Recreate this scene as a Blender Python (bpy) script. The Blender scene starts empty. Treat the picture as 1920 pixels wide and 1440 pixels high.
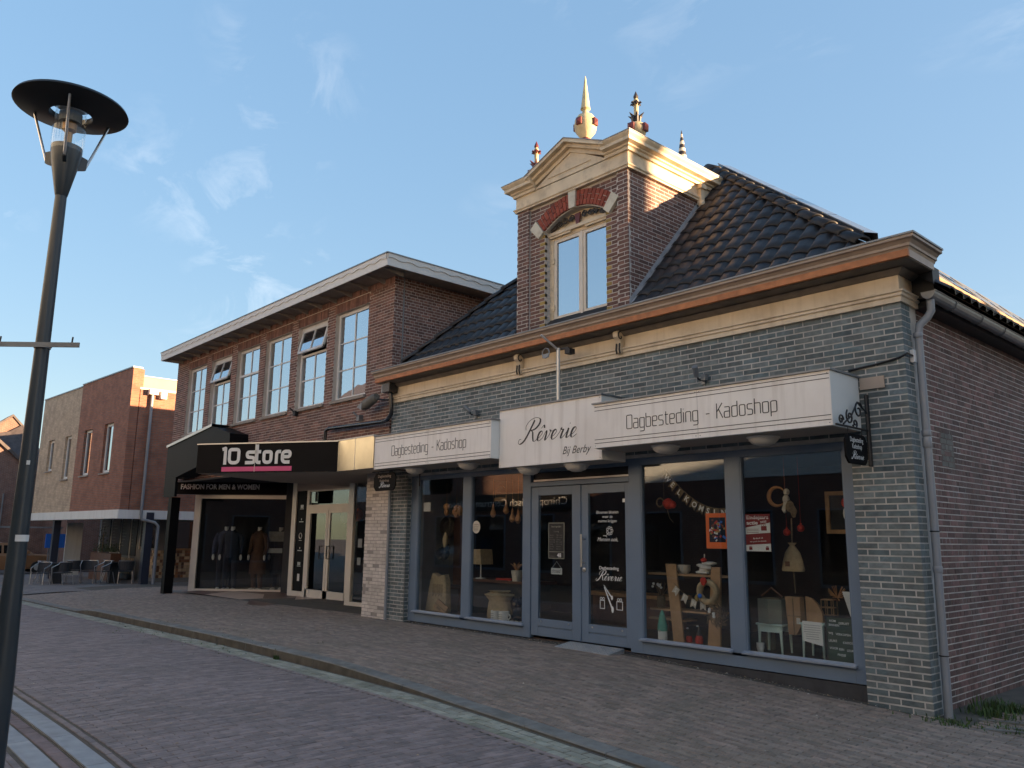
import bpy, bmesh, math, random
import numpy as np
from mathutils import Matrix, Vector

rnd = random.Random(7)
SC = bpy.context.scene
COL = SC.collection
R = math.radians

# ------------------------------------------------------------------ camera
CAM = Vector((0.0, -8.9136, 1.5))
yaw, pitch, roll = R(47.791), R(10.823), R(0.6525)
fwd = Vector((-math.sin(yaw)*math.cos(pitch), math.cos(yaw)*math.cos(pitch), math.sin(pitch)))
rgt = Vector((math.cos(yaw), math.sin(yaw), 0))
up = rgt.cross(fwd)
r2 = math.cos(roll)*rgt + math.sin(roll)*up
u2 = -math.sin(roll)*rgt + math.cos(roll)*up
cam = bpy.data.cameras.new('camera'); cam_o = bpy.data.objects.new('camera', cam); COL.objects.link(cam_o)
m = Matrix.Identity(4)
for i in range(3):
    m[i][0] = r2[i]; m[i][1] = u2[i]; m[i][2] = -fwd[i]; m[i][3] = CAM[i]
cam_o.matrix_world = m
cam.sensor_width = 36; cam.lens = 1512.4/1920*36; cam.clip_start = 0.05; cam.clip_end = 2000
SC.camera = cam_o

# ------------------------------------------------------------------ sky, sun, exposure
SUN_EL, SUN_AZ = R(6.5), R(35.0)          # azimuth counted from +x towards +y (behind the shop fronts)
SUN_DIR = Vector((math.cos(SUN_EL)*math.cos(SUN_AZ), math.cos(SUN_EL)*math.sin(SUN_AZ), math.sin(SUN_EL)))
W = bpy.data.worlds.new('World'); SC.world = W; W.use_nodes = True
nt = W.node_tree; nt.nodes.clear()
out = nt.nodes.new('ShaderNodeOutputWorld'); bg = nt.nodes.new('ShaderNodeBackground')
sky = nt.nodes.new('ShaderNodeTexSky'); sky.sky_type = 'NISHITA'; sky.sun_disc = False
sky.sun_elevation = SUN_EL; sky.sun_rotation = math.pi/2 - SUN_AZ
sky.altitude = 0; sky.air_density = 1.0; sky.dust_density = 0.8; sky.ozone_density = 2.6
bg.inputs['Strength'].default_value = 0.15
tc = nt.nodes.new('ShaderNodeTexCoord'); mp = nt.nodes.new('ShaderNodeMapping')
mp.inputs['Rotation'].default_value = (R(20), R(-28), R(15)); mp.inputs['Scale'].default_value = (5.0, 12.0, 16.0)
nz = nt.nodes.new('ShaderNodeTexNoise'); nz.inputs['Scale'].default_value = 1.1; nz.inputs['Detail'].default_value = 7; nz.inputs['Roughness'].default_value = 0.62
nz.inputs['Distortion'].default_value = 0.6
nz2 = nt.nodes.new('ShaderNodeTexNoise'); nz2.inputs['Scale'].default_value = 3.4; nz2.inputs['Detail'].default_value = 2
cr = nt.nodes.new('ShaderNodeValToRGB'); cr.color_ramp.elements[0].position = 0.52; cr.color_ramp.elements[1].position = 0.8
cr2 = nt.nodes.new('ShaderNodeValToRGB'); cr2.color_ramp.elements[0].position = 0.47; cr2.color_ramp.elements[1].position = 0.72
mul = nt.nodes.new('ShaderNodeMath'); mul.operation = 'MULTIPLY'
mul2 = nt.nodes.new('ShaderNodeMath'); mul2.operation = 'MULTIPLY'; mul2.inputs[1].default_value = 0.9
cm = nt.nodes.new('ShaderNodeMix'); cm.data_type = 'RGBA'
hsv = nt.nodes.new('ShaderNodeHueSaturation'); hsv.inputs['Saturation'].default_value = 0.25; hsv.inputs['Value'].default_value = 1.5
L = nt.links.new
L(tc.outputs['Generated'], mp.inputs['Vector']); L(mp.outputs[0], nz.inputs['Vector']); L(tc.outputs['Generated'], nz2.inputs['Vector'])
L(nz.outputs[0], cr.inputs[0]); L(nz2.outputs[0], cr2.inputs[0]); L(cr.outputs[0], mul.inputs[0]); L(cr2.outputs[0], mul.inputs[1])
L(mul.outputs[0], mul2.inputs[0]); L(mul2.outputs[0], cm.inputs['Factor'])
gam = nt.nodes.new('ShaderNodeGamma'); gam.inputs['Gamma'].default_value = 0.30      # the camera's tone curve flattens the evening sky
sat = nt.nodes.new('ShaderNodeHueSaturation'); sat.inputs['Saturation'].default_value = 1.95; sat.inputs['Value'].default_value = 0.915; sat.inputs['Hue'].default_value = 0.512
L(sky.outputs[0], gam.inputs[0]); L(gam.outputs[0], sat.inputs['Color'])
L(sat.outputs[0], cm.inputs['A']); L(sat.outputs[0], hsv.inputs['Color']); L(hsv.outputs[0], cm.inputs['B'])
L(cm.outputs['Result'], bg.inputs['Color']); L(bg.outputs[0], out.inputs['Surface'])

sl = bpy.data.lights.new('sun', 'SUN'); sl.energy = 5.0; sl.angle = R(0.55); sl.color = (1.0, 0.66, 0.37)
so = bpy.data.objects.new('sun', sl); COL.objects.link(so); so.location = (20, 0, 20)
so.rotation_euler = (-SUN_DIR).to_track_quat('-Z', 'Y').to_euler()
SC.view_settings.view_transform = 'Standard'; SC.view_settings.look = 'None'
SC.view_settings.exposure = 2.32; SC.view_settings.gamma = 1.0; SC.view_settings.use_curve_mapping = False
SC.cycles.use_denoising = True
SC.cycles.max_bounces = 8; SC.cycles.transparent_max_bounces = 16
SC.cycles.caustics_reflective = False; SC.cycles.caustics_refractive = False

# ------------------------------------------------------------------ materials
def new_mat(name):
    mt = bpy.data.materials.new(name); mt.use_nodes = True
    n = mt.node_tree.nodes; b = n['Principled BSDF']
    return mt, mt.node_tree, b
def rgba(c): return (c[0], c[1], c[2], 1)

def surf(name, col, rough=0.7, var=0.12, scale=6.0, bump=0.0, bscale=40.0, metal=0.0, dirt=None, dirt_amt=0.0, dscale=1.5, island=0.0, spec=0.5, col2=None):
    """Plain weathered surface: base colour with cloudy variation, optional second dirt tone, per piece tint and fine relief."""
    mt, t, b = new_mat(name); N = t.nodes; Lk = t.links.new
    tcn = N.new('ShaderNodeTexCoord'); geo = N.new('ShaderNodeNewGeometry')
    n1 = N.new('ShaderNodeTexNoise'); n1.inputs['Scale'].default_value = scale; n1.inputs['Detail'].default_value = 5
    Lk(geo.outputs['Position'], n1.inputs['Vector'])
    mr = N.new('ShaderNodeMapRange'); mr.inputs['From Min'].default_value = 0.3; mr.inputs['From Max'].default_value = 0.7
    mr.inputs['To Min'].default_value = 1-var; mr.inputs['To Max'].default_value = 1+var
    Lk(n1.outputs[0], mr.inputs['Value'])
    val = mr.outputs[0]
    if island > 0:
        oi = N.new('ShaderNodeObjectInfo'); ad = N.new('ShaderNodeMath'); ad.operation = 'ADD'
        fr = N.new('ShaderNodeMath'); fr.operation = 'FRACT'
        Lk(geo.outputs['Random Per Island'], ad.inputs[0]); Lk(oi.outputs['Random'], ad.inputs[1]); Lk(ad.outputs[0], fr.inputs[0])
        m2 = N.new('ShaderNodeMapRange'); m2.inputs['To Min'].default_value = 1-island; m2.inputs['To Max'].default_value = 1+island
        Lk(fr.outputs[0], m2.inputs['Value'])
        mm = N.new('ShaderNodeMath'); mm.operation = 'MULTIPLY'; Lk(val, mm.inputs[0]); Lk(m2.outputs[0], mm.inputs[1]); val = mm.outputs[0]
    base = N.new('ShaderNodeMix'); base.data_type = 'RGBA'; base.inputs['A'].default_value = rgba(col)
    base.inputs['B'].default_value = rgba(col2 or col); base.inputs['Factor'].default_value = 0
    if col2 and island > 0:
        w = N.new('ShaderNodeTexWhiteNoise'); w.noise_dimensions = '1D'; Lk(fr.outputs[0], w.inputs['W']); Lk(w.outputs['Value'], base.inputs['Factor'])
    vm = N.new('ShaderNodeMix'); vm.data_type = 'RGBA'; vm.blend_type = 'MULTIPLY'; vm.inputs['Factor'].default_value = 1
    Lk(base.outputs['Result'], vm.inputs['A']); Lk(val, vm.inputs['B'])
    last = vm.outputs['Result']
    if dirt:
        n3 = N.new('ShaderNodeTexNoise'); n3.inputs['Scale'].default_value = dscale; n3.inputs['Detail'].default_value = 8; n3.inputs['Roughness'].default_value = 0.65
        Lk(geo.outputs['Position'], n3.inputs['Vector'])
        rp = N.new('ShaderNodeMapRange'); rp.inputs['From Min'].default_value = 0.48; rp.inputs['From Max'].default_value = 0.72
        rp.inputs['To Min'].default_value = 0; rp.inputs['To Max'].default_value = dirt_amt
        Lk(n3.outputs[0], rp.inputs['Value'])
        dm = N.new('ShaderNodeMix'); dm.data_type = 'RGBA'; dm.inputs['B'].default_value = rgba(dirt)
        Lk(rp.outputs[0], dm.inputs['Factor']); Lk(last, dm.inputs['A']); last = dm.outputs['Result']
    Lk(last, b.inputs['Base Color'])
    b.inputs['Roughness'].default_value = rough; b.inputs['Metallic'].default_value = metal; b.inputs['Specular IOR Level'].default_value = spec
    if bump > 0:
        n2 = N.new('ShaderNodeTexNoise'); n2.inputs['Scale'].default_value = bscale; n2.inputs['Detail'].default_value = 4
        Lk(geo.outputs['Position'], n2.inputs['Vector'])
        bp = N.new('ShaderNodeBump'); bp.inputs['Strength'].default_value = bump; bp.inputs['Distance'].default_value = 0.01
        Lk(n2.outputs[0], bp.inputs['Height']); Lk(bp.outputs[0], b.inputs['Normal'])
    return mt

def brick_sheet(name, c1, c2, mortar, bw=0.22, bh=0.065, ms=0.010, rot=(0, 0, 0), scale=1.0, axis='x', bias=0.0):
    """Far brickwork: brick texture laid in metres (axis = the horizontal axis of the wall)."""
    mt, t, b = new_mat(name); N = t.nodes; Lk = t.links.new
    geo = N.new('ShaderNodeNewGeometry'); sep = N.new('ShaderNodeSeparateXYZ'); cmb = N.new('ShaderNodeCombineXYZ')
    Lk(geo.outputs['Position'], sep.inputs[0])
    if axis == 'ground':
        Lk(sep.outputs['X'], cmb.inputs['X']); Lk(sep.outputs['Y'], cmb.inputs['Y'])
    else:
        Lk(sep.outputs['X' if axis == 'x' else 'Y'], cmb.inputs['X']); Lk(sep.outputs['Z'], cmb.inputs['Y'])
    br = N.new('ShaderNodeTexBrick'); br.inputs['Scale'].default_value = 1; br.inputs['Brick Width'].default_value = bw
    br.inputs['Row Height'].default_value = bh; br.inputs['Mortar Size'].default_value = ms; br.inputs['Bias'].default_value = bias
    br.inputs['Mortar Smooth'].default_value = 0.2
    br.inputs['Color1'].default_value = rgba(c1); br.inputs['Color2'].default_value = rgba(c2); br.inputs['Mortar'].default_value = rgba(mortar)
    Lk(cmb.outputs[0], br.inputs['Vector'])
    nn = N.new('ShaderNodeTexNoise'); nn.inputs['Scale'].default_value = 3; nn.inputs['Detail'].default_value = 6; Lk(geo.outputs['Position'], nn.inputs['Vector'])
    mr = N.new('ShaderNodeMapRange'); mr.inputs['From Min'].default_value = .3; mr.inputs['From Max'].default_value = .7; mr.inputs['To Min'].default_value = .8; mr.inputs['To Max'].default_value = 1.2
    Lk(nn.outputs[0], mr.inputs['Value'])
    vm = N.new('ShaderNodeMix'); vm.data_type = 'RGBA'; vm.blend_type = 'MULTIPLY'; vm.inputs['Factor'].default_value = 1
    Lk(br.outputs['Color'], vm.inputs['A']); Lk(mr.outputs[0], vm.inputs['B']); Lk(vm.outputs['Result'], b.inputs['Base Color'])
    b.inputs['Roughness'].default_value = 0.85
    bp = N.new('ShaderNodeBump'); bp.inputs['Strength'].default_value = 0.6; bp.inputs['Distance'].default_value = 0.008; bp.invert = True
    Lk(br.outputs['Fac'], bp.inputs['Height']); Lk(bp.outputs[0], b.inputs['Normal'])
    return mt

def glass_mat(name, ior=1.55, tint=(0.86, 0.9, 0.9), rough=0.0, wob=0.0):
    mt = bpy.data.materials.new(name); mt.use_nodes = True; t = mt.node_tree; N = t.nodes; N.clear(); Lk = t.links.new
    o = N.new('ShaderNodeOutputMaterial'); tr = N.new('ShaderNodeBsdfTransparent'); gl = N.new('ShaderNodeBsdfGlossy')
    fr = N.new('ShaderNodeFresnel'); mx = N.new('ShaderNodeMixShader')
    tr.inputs[0].default_value = rgba(tint); gl.inputs['Roughness'].default_value = rough; gl.inputs['Color'].default_value = (1, 1, 1, 1)
    gb_ = N.new('ShaderNodeNewGeometry'); im = N.new('ShaderNodeMapRange'); im.inputs['To Min'].default_value = ior; im.inputs['To Max'].default_value = 1/ior
    Lk(gb_.outputs['Backfacing'], im.inputs['Value']); Lk(im.outputs[0], fr.inputs['IOR'])     # thin pane: both faces reflect alike
    if wob:
        geo = N.new('ShaderNodeNewGeometry'); n = N.new('ShaderNodeTexNoise'); n.inputs['Scale'].default_value = 1.1
        Lk(geo.outputs['Position'], n.inputs['Vector']); bp = N.new('ShaderNodeBump'); bp.inputs['Strength'].default_value = wob; bp.inputs['Distance'].default_value = 0.02
        Lk(n.outputs[0], bp.inputs['Height']); Lk(bp.outputs[0], gl.inputs['Normal'])
    Lk(fr.outputs[0], mx.inputs[0]); Lk(tr.outputs[0], mx.inputs[1]); Lk(gl.outputs[0], mx.inputs[2]); Lk(mx.outputs[0], o.inputs[0])
    return mt

def coated_glass(name, fac=0.6, dark=(0.02, 0.025, 0.03), wob=0.02):
    mt = bpy.data.materials.new(name); mt.use_nodes = True; t = mt.node_tree; N = t.nodes; N.clear(); Lk = t.links.new
    o = N.new('ShaderNodeOutputMaterial'); df = N.new('ShaderNodeBsdfDiffuse'); gl = N.new('ShaderNodeBsdfGlossy'); mx = N.new('ShaderNodeMixShader')
    df.inputs[0].default_value = rgba(dark); gl.inputs['Roughness'].default_value = 0.01; gl.inputs['Color'].default_value = (.95, .97, 1, 1); mx.inputs[0].default_value = fac
    geo = N.new('ShaderNodeNewGeometry'); n = N.new('ShaderNodeTexNoise'); n.inputs['Scale'].default_value = 1.3
    Lk(geo.outputs['Position'], n.inputs['Vector']); bp = N.new('ShaderNodeBump'); bp.inputs['Strength'].default_value = wob; bp.inputs['Distance'].default_value = 0.03
    Lk(n.outputs[0], bp.inputs['Height']); Lk(bp.outputs[0], gl.inputs['Normal'])
    Lk(df.outputs[0], mx.inputs[1]); Lk(gl.outputs[0], mx.inputs[2]); Lk(mx.outputs[0], o.inputs[0])
    return mt

MT = {}
MT['slate'] = surf('slate_brick', (0.100, 0.140, 0.155), 0.75, 0.25, 14, 0.5, 55, island=0.30, col2=(0.150, 0.176, 0.180), dirt=(0.10, 0.105, 0.09), dirt_amt=0.45, dscale=0.8)
MT['slate_mortar'] = surf('slate_mortar', (0.45, 0.44, 0.42), 0.95, 0.2, 5, 0.3, 60)
MT['red'] = surf('side_brick', (0.185, 0.098, 0.090), 0.85, 0.25, 12, 0.4, 60, island=0.36, col2=(0.125, 0.078, 0.068), dirt=(0.075, 0.062, 0.055), dirt_amt=0.55, dscale=0.7)
MT['red_mortar'] = surf('side_mortar', (0.55, 0.52, 0.49), 0.95, 0.2, 4, 0.3, 60, dirt=(0.12, 0.11, 0.10), dirt_amt=0.6)
MT['dorm'] = surf('dormer_brick', (0.190, 0.098, 0.076), 0.85, 0.22, 12, 0.35, 60, island=0.32, col2=(0.135, 0.075, 0.066))
MT['dorm_mortar'] = surf('dormer_mortar', (0.54, 0.50, 0.46), 0.95, 0.12, 5)
MT['yellow'] = surf('yellow_brick', (0.34, 0.235, 0.075), 0.85, 0.2, 12, 0.3, 60, island=0.2)
MT['archred'] = surf('arch_brick', (0.26, 0.055, 0.030), 0.8, 0.18, 12, 0.3, 60, island=0.2)
MT['store'] = surf('store_brick', (0.225, 0.112, 0.086), 0.85, 0.22, 12, 0.35, 60, island=0.35, col2=(0.160, 0.088, 0.074))
MT['store_mortar'] = surf('store_mortar', (0.54, 0.48, 0.43), 0.95, 0.15, 4)
MT['whitebrick'] = surf('painted_brick', (0.62, 0.56, 0.51), 0.8, 0.1, 10, 0.7, 45, island=0.10, dirt=(0.30, 0.27, 0.22), dirt_amt=0.5, dscale=3)
MT['whitemortar'] = surf('painted_mortar', (0.30, 0.27, 0.25), 0.9, 0.15, 8)
MT['tan_far'] = brick_sheet('tan_brickwork', (0.56, 0.42, 0.29), (0.46, 0.345, 0.24), (0.38, 0.30, 0.23), ms=0.012)
MT['brown_far'] = brick_sheet('brown_brickwork', (0.36, 0.135, 0.075), (0.26, 0.098, 0.062), (0.21, 0.14, 0.11), ms=0.013)
MT['brown_far_y'] = brick_sheet('brown_brickwork_return', (0.36, 0.135, 0.075), (0.26, 0.098, 0.062), (0.21, 0.14, 0.11), ms=0.013, axis='y')
MT['house_far'] = brick_sheet('house_brickwork', (0.20, 0.095, 0.07), (0.15, 0.075, 0.06), (0.22, 0.18, 0.16))
MT['house_far_y'] = brick_sheet('house_brickwork_return', (0.20, 0.095, 0.07), (0.15, 0.075, 0.06), (0.22, 0.18, 0.16), axis='y')
MT['cream'] = surf('cream_paint', (0.70, 0.585, 0.43), 0.55, 0.07, 3, 0.12, 30, dirt=(0.36, 0.24, 0.12), dirt_amt=0.35, dscale=2.2)
MT['cream_old'] = surf('old_cream_paint', (0.70, 0.57, 0.40), 0.6, 0.09, 4, 0.25, 40, dirt=(0.28, 0.20, 0.12), dirt_amt=0.55, dscale=5)
MT['gutterpaint'] = surf('taupe_paint', (0.40, 0.315, 0.25), 0.5, 0.06, 3, dirt=(0.22, 0.17, 0.13), dirt_amt=0.3)
MT['orangewood'] = surf('oiled_timber', (0.46, 0.17, 0.06), 0.55, 0.22, 9, 0.25, 30, dirt=(0.30, 0.09, 0.03), dirt_amt=0.5, dscale=6)
MT['underwood'] = surf('grey_timber', (0.18, 0.15, 0.12), 0.8, 0.2, 6, 0.3, 40)
MT['frame'] = surf('blue_grey_paint', (0.140, 0.195, 0.270), 0.42, 0.06, 2.5, 0.05, 60, dirt=(0.20, 0.21, 0.23), dirt_amt=0.22)
MT['sill'] = surf('sill_paint', (0.30, 0.35, 0.43), 0.3, 0.05, 3)
MT['plinth'] = surf('dark_stone', (0.045, 0.045, 0.048), 0.8, 0.25, 6, 0.3, 40)
MT['sign'] = surf('sign_panel', (0.86, 0.82, 0.775), 0.42, 0.03, 1.5, dirt=(0.60, 0.53, 0.48), dirt_amt=0.25, dscale=1.2)
def streaks(mt, col, amt, sx=9.0, sz=0.7):
    t = mt.node_tree; N = t.nodes; Lk = t.links.new; b = N['Principled BSDF']; src = b.inputs['Base Color'].links[0].from_socket
    geo = N.new('ShaderNodeNewGeometry'); mpn = N.new('ShaderNodeMapping'); mpn.inputs['Scale'].default_value = (sx, sx, sz); Lk(geo.outputs['Position'], mpn.inputs['Vector'])
    n = N.new('ShaderNodeTexNoise'); n.inputs['Scale'].default_value = 1.0; n.inputs['Detail'].default_value = 6; Lk(mpn.outputs[0], n.inputs['Vector'])
    r_ = N.new('ShaderNodeMapRange'); r_.inputs['From Min'].default_value = .5; r_.inputs['From Max'].default_value = .75; r_.inputs['To Min'].default_value = 0; r_.inputs['To Max'].default_value = amt; Lk(n.outputs[0], r_.inputs['Value'])
    mx = N.new('ShaderNodeMix'); mx.data_type = 'RGBA'; mx.inputs['B'].default_value = rgba(col); Lk(r_.outputs[0], mx.inputs['Factor']); Lk(src, mx.inputs['A']); Lk(mx.outputs['Result'], b.inputs['Base Color'])
MT['signside'] = surf('sign_panel_return', (0.74, 0.76, 0.74), 0.4, 0.04, 2)
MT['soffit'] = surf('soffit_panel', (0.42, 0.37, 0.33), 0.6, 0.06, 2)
MT['ink'] = surf('dark_vinyl', (0.035, 0.032, 0.03), 0.5, 0.0)
MT['white_ink'] = surf('white_vinyl', (0.82, 0.82, 0.80), 0.5, 0.02)
MT['pink'] = surf('magenta_panel', (0.62, 0.06, 0.20), 0.4, 0.03)
MT['black'] = surf('black_panel', (0.008, 0.008, 0.009), 0.45, 0.1, 3, spec=0.06)
MT['blackmatt'] = surf('black_iron', (0.015, 0.015, 0.017), 0.55, 0.1, 6)
MT['zinc'] = surf('zinc', (0.23, 0.245, 0.26), 0.45, 0.14, 5, metal=0.35, dirt=(0.12, 0.12, 0.12), dirt_amt=0.4)
MT['pvc'] = surf('grey_plastic_pipe', (0.24, 0.26, 0.29), 0.4, 0.06, 3, dirt=(0.33, 0.29, 0.22), dirt_amt=0.35, dscale=1.2)
MT['darkpipe'] = surf('dark_painted_pipe', (0.025, 0.025, 0.028), 0.25, 0.1, 4)
MT['lead'] = surf('lead_flashing', (0.30, 0.31, 0.33), 0.55, 0.2, 9, 0.4, 25, dirt=(0.5, 0.5, 0.5), dirt_amt=0.4, dscale=6)
MT['tile'] = surf('black_roof_tile', (0.021, 0.021, 0.024), 0.5, 0.25, 7, 0.2, 40, island=0.3, spec=0.35, dirt=(0.060, 0.056, 0.045), dirt_amt=0.25, dscale=3.5)
MT['underlay'] = surf('roof_underlay', (0.018, 0.018, 0.02), 0.8, 0.1)
MT['panelglass'] = surf('solar_cell', (0.10, 0.11, 0.13), 0.12, 0.05, 3)
MT['alu'] = surf('aluminium', (0.56, 0.55, 0.53), 0.38, 0.06, 4, metal=0.6)
MT['steel'] = surf('brushed_steel', (0.58, 0.57, 0.56), 0.28, 0.05, 6, metal=0.9)
MT['whitepaint'] = surf('white_paint', (0.72, 0.71, 0.69), 0.45, 0.05, 3, dirt=(0.45, 0.43, 0.40), dirt_amt=0.2)
MT['greyfascia'] = surf('weathered_white_fascia', (0.74, 0.71, 0.66), 0.6, 0.08, 3, dirt=(0.33, 0.31, 0.28), dirt_amt=0.4, dscale=3)
MT['soffitwood'] = surf('soffit_boards', (0.30, 0.26, 0.22), 0.8, 0.15, 5, 0.2, 40)
MT['anod'] = surf('champagne_frame', (0.74, 0.68, 0.60), 0.35, 0.05, 3, metal=0.15)
MT['brasspanel'] = surf('pale_metal_fascia', (0.58, 0.53, 0.38), 0.22, 0.16, 2.2, metal=0.55, dirt=(0.42, 0.33, 0.18), dirt_amt=0.4)
MT['paver'] = surf('road_clinker', (0.225, 0.178, 0.165), 0.72, 0.2, 9, 0.4, 70, island=0.20, col2=(0.192, 0.160, 0.155), dirt=(0.135, 0.112, 0.10), dirt_amt=0.45, dscale=0.7)
MT['paver2'] = surf('pavement_clinker', (0.245, 0.185, 0.150), 0.8, 0.2, 9, 0.4, 70, island=0.20, col2=(0.210, 0.172, 0.140), dirt=(0.150, 0.130, 0.095), dirt_amt=0.5, dscale=0.9)
MT['jointsand'] = surf('joint_sand', (0.085, 0.072, 0.060), 0.95, 0.25, 6, dirt=(0.08, 0.09, 0.05), dirt_amt=0.5)
MT['ground_far'] = brick_sheet('far_paving', (0.20, 0.165, 0.155), (0.165, 0.15, 0.14), (0.10, 0.09, 0.08), 0.21, 0.105, 0.008, axis='ground')
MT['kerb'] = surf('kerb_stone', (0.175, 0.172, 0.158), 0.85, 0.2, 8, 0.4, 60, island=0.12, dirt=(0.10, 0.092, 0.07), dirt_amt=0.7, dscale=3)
MT['kerbside'] = surf('dark_kerb_face', (0.085, 0.075, 0.058), 0.9, 0.3, 6, 0.4, 50)  # darker tone for the kerb faces towards the road
MT['gutterstone'] = surf('gutter_stone', (0.27, 0.27, 0.22), 0.85, 0.22, 8, 0.4, 60, island=0.22, dirt=(0.13, 0.155, 0.08), dirt_amt=0.5, dscale=3)
MT['bandstone'] = surf('pale_concrete_band', (0.26, 0.275, 0.29), 0.75, 0.14, 7, 0.3, 60, island=0.1)
MT['bandbrick'] = surf('drain_brick', (0.17, 0.125, 0.12), 0.8, 0.2, 9, 0.3, 60, island=0.2)
MT['terra'] = surf('entrance_tile', (0.42, 0.31, 0.25), 0.45, 0.1, 5, island=0.18)
MT['terra2'] = surf('entrance_tile_brown', (0.12, 0.065, 0.055), 0.5, 0.1, 5, island=0.15)
MT['checker'] = surf('checker_plate', (0.45, 0.47, 0.49), 0.4, 0.08, 8, metal=0.5)
MT['grass'] = surf('weed_green', (0.055, 0.095, 0.025), 0.8, 0.3, 8, island=0.35)
MT['leaf'] = surf('plant_leaf', (0.035, 0.06, 0.025), 0.6, 0.25, 8, island=0.4)
MT['litter'] = surf('dry_leaf', (0.30, 0.21, 0.11), 0.85, 0.3, 8, island=0.45, col2=(0.5, 0.47, 0.42))
MT['lamp'] = surf('lamp_post_paint', (0.030, 0.042, 0.052), 0.35, 0.1, 4)
MT['lampdark'] = surf('lamp_shade_paint', (0.012, 0.013, 0.015), 0.5, 0.1, 4)
MT['lampwhite'] = surf('opal_dome', (0.66, 0.63, 0.58), 0.3, 0.02)
MT['copper'] = surf('lamp_tube', (0.45, 0.24, 0.09), 0.3, 0.05, metal=0.5)
MT['casement'] = surf('casement_paint', (0.72, 0.64, 0.54), 0.5, 0.06, 4)
MT['goldstone'] = surf('golden_stone', (0.62, 0.50, 0.29), 0.65, 0.1, 8, 0.3, 40, dirt=(0.33, 0.24, 0.12), dirt_amt=0.6, dscale=7)
MT['stone'] = surf('painted_stone', (0.66, 0.60, 0.48), 0.7, 0.08, 8, 0.3, 40, dirt=(0.33, 0.27, 0.18), dirt_amt=0.5, dscale=7)
MT['oxblood'] = surf('oxblood_paint', (0.13, 0.022, 0.018), 0.45, 0.12, 9)
MT['darkiron'] = surf('dark_ornament', (0.035, 0.028, 0.025), 0.5, 0.1)
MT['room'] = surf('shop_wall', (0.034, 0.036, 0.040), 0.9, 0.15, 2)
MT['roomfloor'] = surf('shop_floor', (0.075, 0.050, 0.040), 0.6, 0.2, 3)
MT['wood'] = surf('pale_plank', (0.40, 0.24, 0.125), 0.7, 0.18, 7, 0.2, 30)
MT['darkwood'] = surf('dark_wood', (0.12, 0.055, 0.032), 0.5, 0.2, 6)
MT['jute'] = surf('jute', (0.42, 0.32, 0.19), 0.95, 0.15, 20, 0.6, 120)
MT['card'] = surf('cardboard', (0.34, 0.21, 0.115), 0.85, 0.1, 6)
MT['paperwhite'] = surf('paper', (0.74, 0.73, 0.69), 0.8, 0.04)
MT['mint'] = surf('mint_paint', (0.52, 0.66, 0.60), 0.5, 0.05)
MT['teal'] = surf('teal_wool', (0.11, 0.33, 0.25), 0.9, 0.12, 20)
MT['redfelt'] = surf('red_felt', (0.50, 0.035, 0.018), 0.7, 0.12, 15)
MT['orange'] = surf('orange_poster', (0.85, 0.16, 0.03), 0.6, 0.03)
MT['maroon'] = surf('maroon_poster', (0.22, 0.016, 0.018), 0.6, 0.03)
MT['green'] = surf('letter_board_felt', (0.045, 0.075, 0.055), 0.9, 0.08)
MT['pottery'] = surf('pottery', (0.55, 0.50, 0.42), 0.5, 0.12, 15)
MT['twig'] = surf('dried_twig', (0.17, 0.125, 0.075), 0.9, 0.25, 20, island=0.3)
MT['gourd'] = surf('dried_gourd', (0.40, 0.20, 0.085), 0.6, 0.2, 14)
MT['brownpot'] = surf('galvanised_pot', (0.16, 0.165, 0.13), 0.7, 0.12, 8)
MT['bluepaint'] = surf('blue_sheet', (0.015, 0.13, 0.55), 0.5, 0.05)
MT['navy'] = surf('navy_cloth', (0.012, 0.016, 0.028), 0.9, 0.25, 12)
MT['plaid'] = surf('plaid_cloth', (0.035, 0.042, 0.075), 0.9, 0.5, 14)
MT['browncoat'] = surf('brown_coat', (0.085, 0.042, 0.022), 0.9, 0.2, 9)
MT['mannequin'] = surf('mannequin_white', (0.62, 0.60, 0.57), 0.4, 0.04)
MT['rattan'] = surf('charcoal_wicker', (0.035, 0.037, 0.042), 0.7, 0.25, 40, 0.4, 160)
MT['chairtube'] = surf('chair_tube', (0.50, 0.50, 0.50), 0.3, 0.05, metal=0.8)
MT['carpaint'] = surf('bronze_car_paint', (0.30, 0.155, 0.075), 0.3, 0.06, 2, metal=0.3)
MT['carwhite'] = surf('white_car_paint', (0.55, 0.50, 0.44), 0.3, 0.04, 2)
MT['tyre'] = surf('rubber', (0.015, 0.015, 0.015), 0.85, 0.1)
MT['taillight'] = surf('red_lens', (0.45, 0.01, 0.01), 0.2, 0.05)
MT['housetile'] = surf('far_roof_tile', (0.075, 0.062, 0.062), 0.7, 0.25, 5, 0.8, 9)
MT['beige'] = surf('beige_cladding', (0.40, 0.29, 0.19), 0.6, 0.06, 3)
MT['greyrender'] = surf('grey_render', (0.22, 0.225, 0.225), 0.8, 0.08, 4)
MT['mos1'] = surf('mosaic_cream', (0.52, 0.40, 0.26), 0.5, 0.1, island=0.25)
MT['mos2'] = surf('mosaic_brown', (0.11, 0.075, 0.06), 0.5, 0.1, island=0.4, col2=(0.28, 0.13, 0.06))
MT['board'] = surf('menu_board', (0.015, 0.015, 0.016), 0.5, 0.1)
MT['plaster'] = surf('pale_plaster', (0.68, 0.73, 0.75), 0.85, 0.06, 2)
MT['curtain'] = surf('net_curtain', (0.74, 0.76, 0.75), 0.9, 0.06, 9)
MT['steelblue'] = surf('blue_steel_column', (0.025, 0.03, 0.05), 0.4, 0.1)
MT['glass'] = glass_mat('shop_glass', 1.6, (0.93, 0.95, 0.95), wob=0.015)
MT['clear'] = glass_mat('clear_glass', 1.5, (0.93, 0.95, 0.95))
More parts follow.
